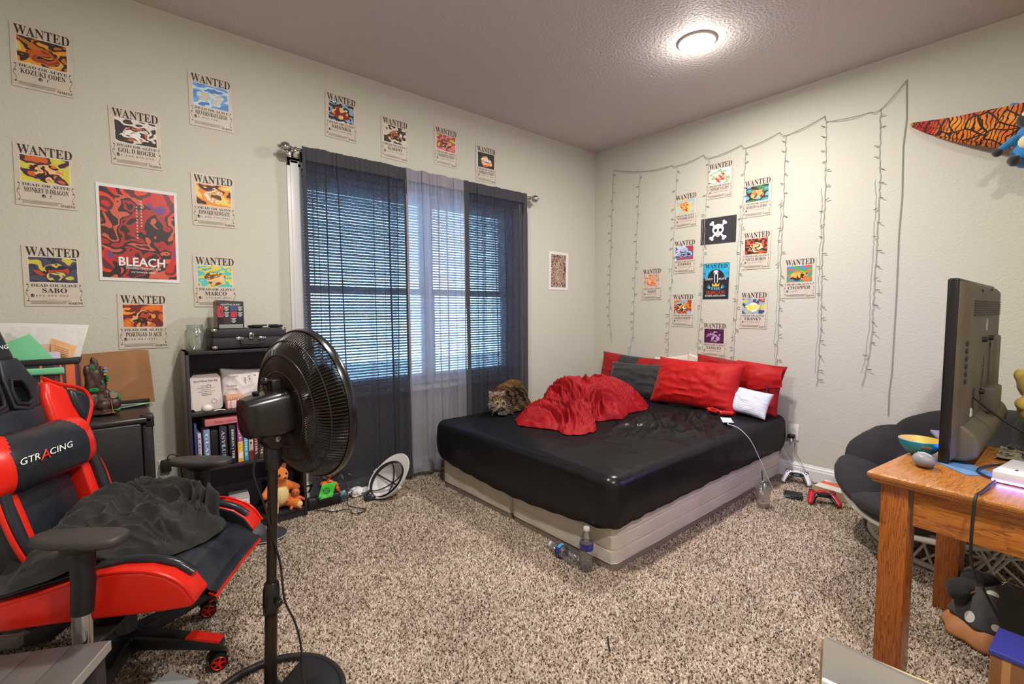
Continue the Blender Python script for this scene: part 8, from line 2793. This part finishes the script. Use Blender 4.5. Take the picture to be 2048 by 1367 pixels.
for s in (-1, 1):
    e_ = MB().ball((0.005, 0.045 * s - 0.01 + 0.012 * s, 0.285), (0.012, 0.024, 0.042), 14, rotm('X', -32 * s)).build('ear', m_bl, by_, smooth=True)
    MB().ball((-0.066, 0.100 * s, 0.075), (0.024, 0.022, 0.020), 14).build('hand', m_bk2, by_, smooth=True)
    MB().ball((-0.075, 0.040 * s, 0.020), (0.045, 0.026, 0.026), 14).build('foot', m_bk2, by_, smooth=True)
    MB().ball((-0.055, 0.026 * s - 0.01, 0.240), (0.006, 0.010, 0.010), 10).build('eye', m_paper_w, by_, smooth=True)
MB().ball((-0.058, 0, 0.105), (0.018, 0.034, 0.034), 14).build('chest_patch', mat('cream_fur', lin(214, 200, 160), 0.9), by_, smooth=True)
bt = thing('brown_soft_toy', 'fluffy brown soft toy behind the blue one in the hammock', 'soft toy', (3.52, 0.065, 1.92))
blob('body', mat('brown_fur', lin(84, 56, 40), 0.9, sheen=0.3, bump=0.8, bump_scale=160), bt, [((0, 0, 0.10), (0.08, 0.08, 0.10)), ((0, 0.03, 0.20), (0.07, 0.07, 0.07))], voxel=0.008, smooth=3)
for s in (-1, 1):
    MB().ball((-0.06, 0.03 + 0.022 * s, 0.215), (0.004, 0.008, 0.008), 8).build('eye', m_ink_b, bt, smooth=True)

# ------------------------------------------------------------------ bag on the floor under the desk
bgg = thing('dotted_bag', 'grey and tan bag with white dots lying on the carpet under the desk', 'bag', (2.455, 0.090, 0.0), math.radians(-30))
m_tan = mat('tan_leather', lin(176, 116, 70), 0.6, noise_amt=0.12, noise_scale=8, bump=0.2, bump_scale=200)
m_dot = bpy.data.materials.new('grey_dotted_canvas')
m_dot.use_nodes = True
_nt = m_dot.node_tree
_b = _nt.nodes['Principled BSDF']; _b.inputs['Roughness'].default_value = 0.85
N, L = _nt.nodes.new, _nt.links.new
_tc = N('ShaderNodeTexCoord'); _v = N('ShaderNodeTexVoronoi'); _v.inputs['Scale'].default_value = 13; _v.inputs['Randomness'].default_value = 0.25
_g1 = N('ShaderNodeMath'); _g1.operation = 'LESS_THAN'; _g1.inputs[1].default_value = 0.26
_m2 = N('ShaderNodeMix'); _m2.data_type = 'RGBA'; _m2.inputs[6].default_value = (*lin(64, 64, 66), 1); _m2.inputs[7].default_value = (*lin(206, 204, 196), 1)
L(_tc.outputs['Object'], _v.inputs['Vector']); L(_v.outputs['Distance'], _g1.inputs[0]); L(_g1.outputs[0], _m2.inputs[0]); L(_m2.outputs[2], _b.inputs['Base Color'])
TP = [(0.20 * math.cos(2 * PI * k / 20) * (1 + 0.1 * math.sin(3 * k)), 0.165 * math.sin(2 * PI * k / 20)) for k in range(20)]
vs, fs = heap(TP, (0, 0), lambda x, y: 0.004, lambda x, y: 0.055, lambda x, y, a, r: 0.02 * ridge((x * 7, y * 7, 3)), nr=24, na=80, lip=0.02)
o = MB().add(vs, fs).build('tan_bottom', m_tan, bgg)
o.data.polygons.foreach_set('use_smooth', [True] * len(o.data.polygons))
DP = [(-0.17, -0.02), (-0.12, -0.10), (-0.02, -0.15), (0.05, -0.11), (0.12, -0.13), (0.17, -0.04), (0.18, 0.07), (0.10, 0.14), (-0.02, 0.15), (-0.13, 0.11)]
vs, fs = heap(DP, (0.0, 0.0), lambda x, y: 0.070 - 0.5 * (x * x + y * y), lambda x, y: 0.075, lambda x, y, a, r: 0.035 * ridge((x * 6 + y * 2, y * 8, 3)) ** 1.5, nr=40, na=120, lip=0.015)
o = MB().add(vs, fs).build('dotted_canvas', m_dot, bgg)
o.data.polygons.foreach_set('use_smooth', [True] * len(o.data.polygons))
blob('black_top', m_shirt, bgg, [((-0.08, 0.085, 0.150), (0.075, 0.045, 0.026)), ((-0.01, 0.10, 0.160), (0.05, 0.04, 0.040)), ((-0.13, 0.07, 0.140), (0.035, 0.035, 0.028)), ((0.05, 0.10, 0.150), (0.05, 0.04, 0.028))], voxel=0.007, smooth=3)
MB().tube(smooth_path([(-0.12, 0.05, 0.145), (-0.05, 0.035, 0.165), (0.04, 0.04, 0.17), (0.10, 0.06, 0.175), (0.15, 0.07, 0.14)], 5), 0.0045, 6).build('zip_edge', mat('brass_zip', lin(150, 120, 84), 0.4, metal=0.6), bgg, smooth=True)
MB().grid(20, 4, lambda u, v: (0.02 + 0.10 * u + 0.012 * v, 0.02 - 0.20 * u + 0.02 * v, 0.165 - 0.13 * u * u + 0.012 * math.sin(PI * u))).build('strap', m_fm, bgg, smooth=True)
MB().box((0.035, 0.01, 0.172), (0.050, 0.034, 0.008), rotm('Z', -35)).build('brown_tab', mat('brown_tab_leather', lin(110, 66, 36), 0.4), bgg, bevel=0.003)
MB().tube(smooth_path([(0.025, -0.03, 0.170), (0.065, -0.01, 0.170), (0.055, 0.04, 0.176), (0.015, 0.03, 0.178)], 4), 0.0030, 6, closed=True).build('metal_ring', m_chrome, bgg, smooth=True)
MB().tube(smooth_path([(0.16, -0.02, 0.16), (0.13, -0.12, 0.09), (0.09, -0.18, 0.03), (0.06, -0.21, 0.012)], 6), 0.006, 8).build('grey_cord', mat('grey_cord_mat', lin(170, 168, 164), 0.5), bgg, smooth=True)

# ------------------------------------------------------------------ boxes at the lower edge
mbx = thing('board_box', 'tan board tray holding white mailers at the bottom edge of the photo', 'box', (1.345, 0.240, 0.0), math.radians(4))
m_ply = mat('tan_board', lin(190, 166, 124), 0.7)
for c, s in (((0.052, 0.0, 0.170), (0.006, 0.270, 0.340)), ((0.052, -0.128, 0.165), (0.10, 0.006, 0.05)), ((0, 0.133, 0.05), (0.10, 0.006, 0.10)), ((0, -0.133, 0.05), (0.10, 0.006, 0.10)), ((-0.05, 0.0, 0.03), (0.006, 0.26, 0.06)), ((0, 0, 0.004), (0.10, 0.26, 0.008))):
    MB().box(c, s).build('side_board', m_ply, mbx)
ml = thing('white_mailer', 'tall creased white mailer leaning on the tan board', 'mailer', (1.362, 0.240, 0.009), math.radians(4))
w_ = MB()
for s in (0, 1):
    w_.grid(14, 10, lambda u, v, s=s: (0.010 * s + 0.006 * math.sin(3 * u + 2 * v) - 0.004 + 0.02 * v, 0.128 - 0.250 * u, 0.342 * v * (1 - 0.02 * u) + 0.005 * ridge((u * 2.2, v * 2.2, s)) * v * (1 - v) * 4))
w_.build('mailer_body', m_pgrey if False else mat('grey_white_mailer', lin(190, 186, 182), 0.5), ml, smooth=True)
fl3 = MB().add([(-0.008, 0.05, 0.20), (-0.008, -0.02, 0.235), (-0.010, 0.02, 0.14)], [(0, 1, 2)])
fl3.build('torn_flap', m_pw2, ml)
ml2 = thing('white_mailer', 'short white mailer with a dark window in front of the tall creased one', 'mailer', (1.318, 0.245, 0.009), math.radians(4))
MB().box((0, 0.0, 0.138), (0.014, 0.215, 0.276)).build('mailer_body', m_pw2, ml2, bevel=0.003)
MB().box((-0.0075, 0.0, 0.13), (0.001, 0.20, 0.24)).build('dark_window', mat('dark_slate_print', lin(56, 66, 78), 0.4), ml2)
pbx = thing('picture_box', 'small box with a wood brown, green and blue printed side, at the lower right corner', 'box', (1.842, 0.022, 0.0), math.radians(-4))
m_pic = picture_mat('box_picture', [lin(60, 110, 50), lin(40, 60, 150), lin(206, 160, 40), lin(110, 150, 60)], [lin(150, 104, 60), lin(166, 118, 72), lin(120, 80, 46), lin(140, 96, 56)], 90, 5.0)
MB().box((0, 0, 0.135), (0.14, 0.13, 0.27)).build('box_body', m_pic, pbx, bevel=0.002)
MB().box((0, 0, 0.276), (0.146, 0.136, 0.014)).build('lid', mat('royal_blue_card', lin(56, 60, 150), 0.45), pbx, bevel=0.002)
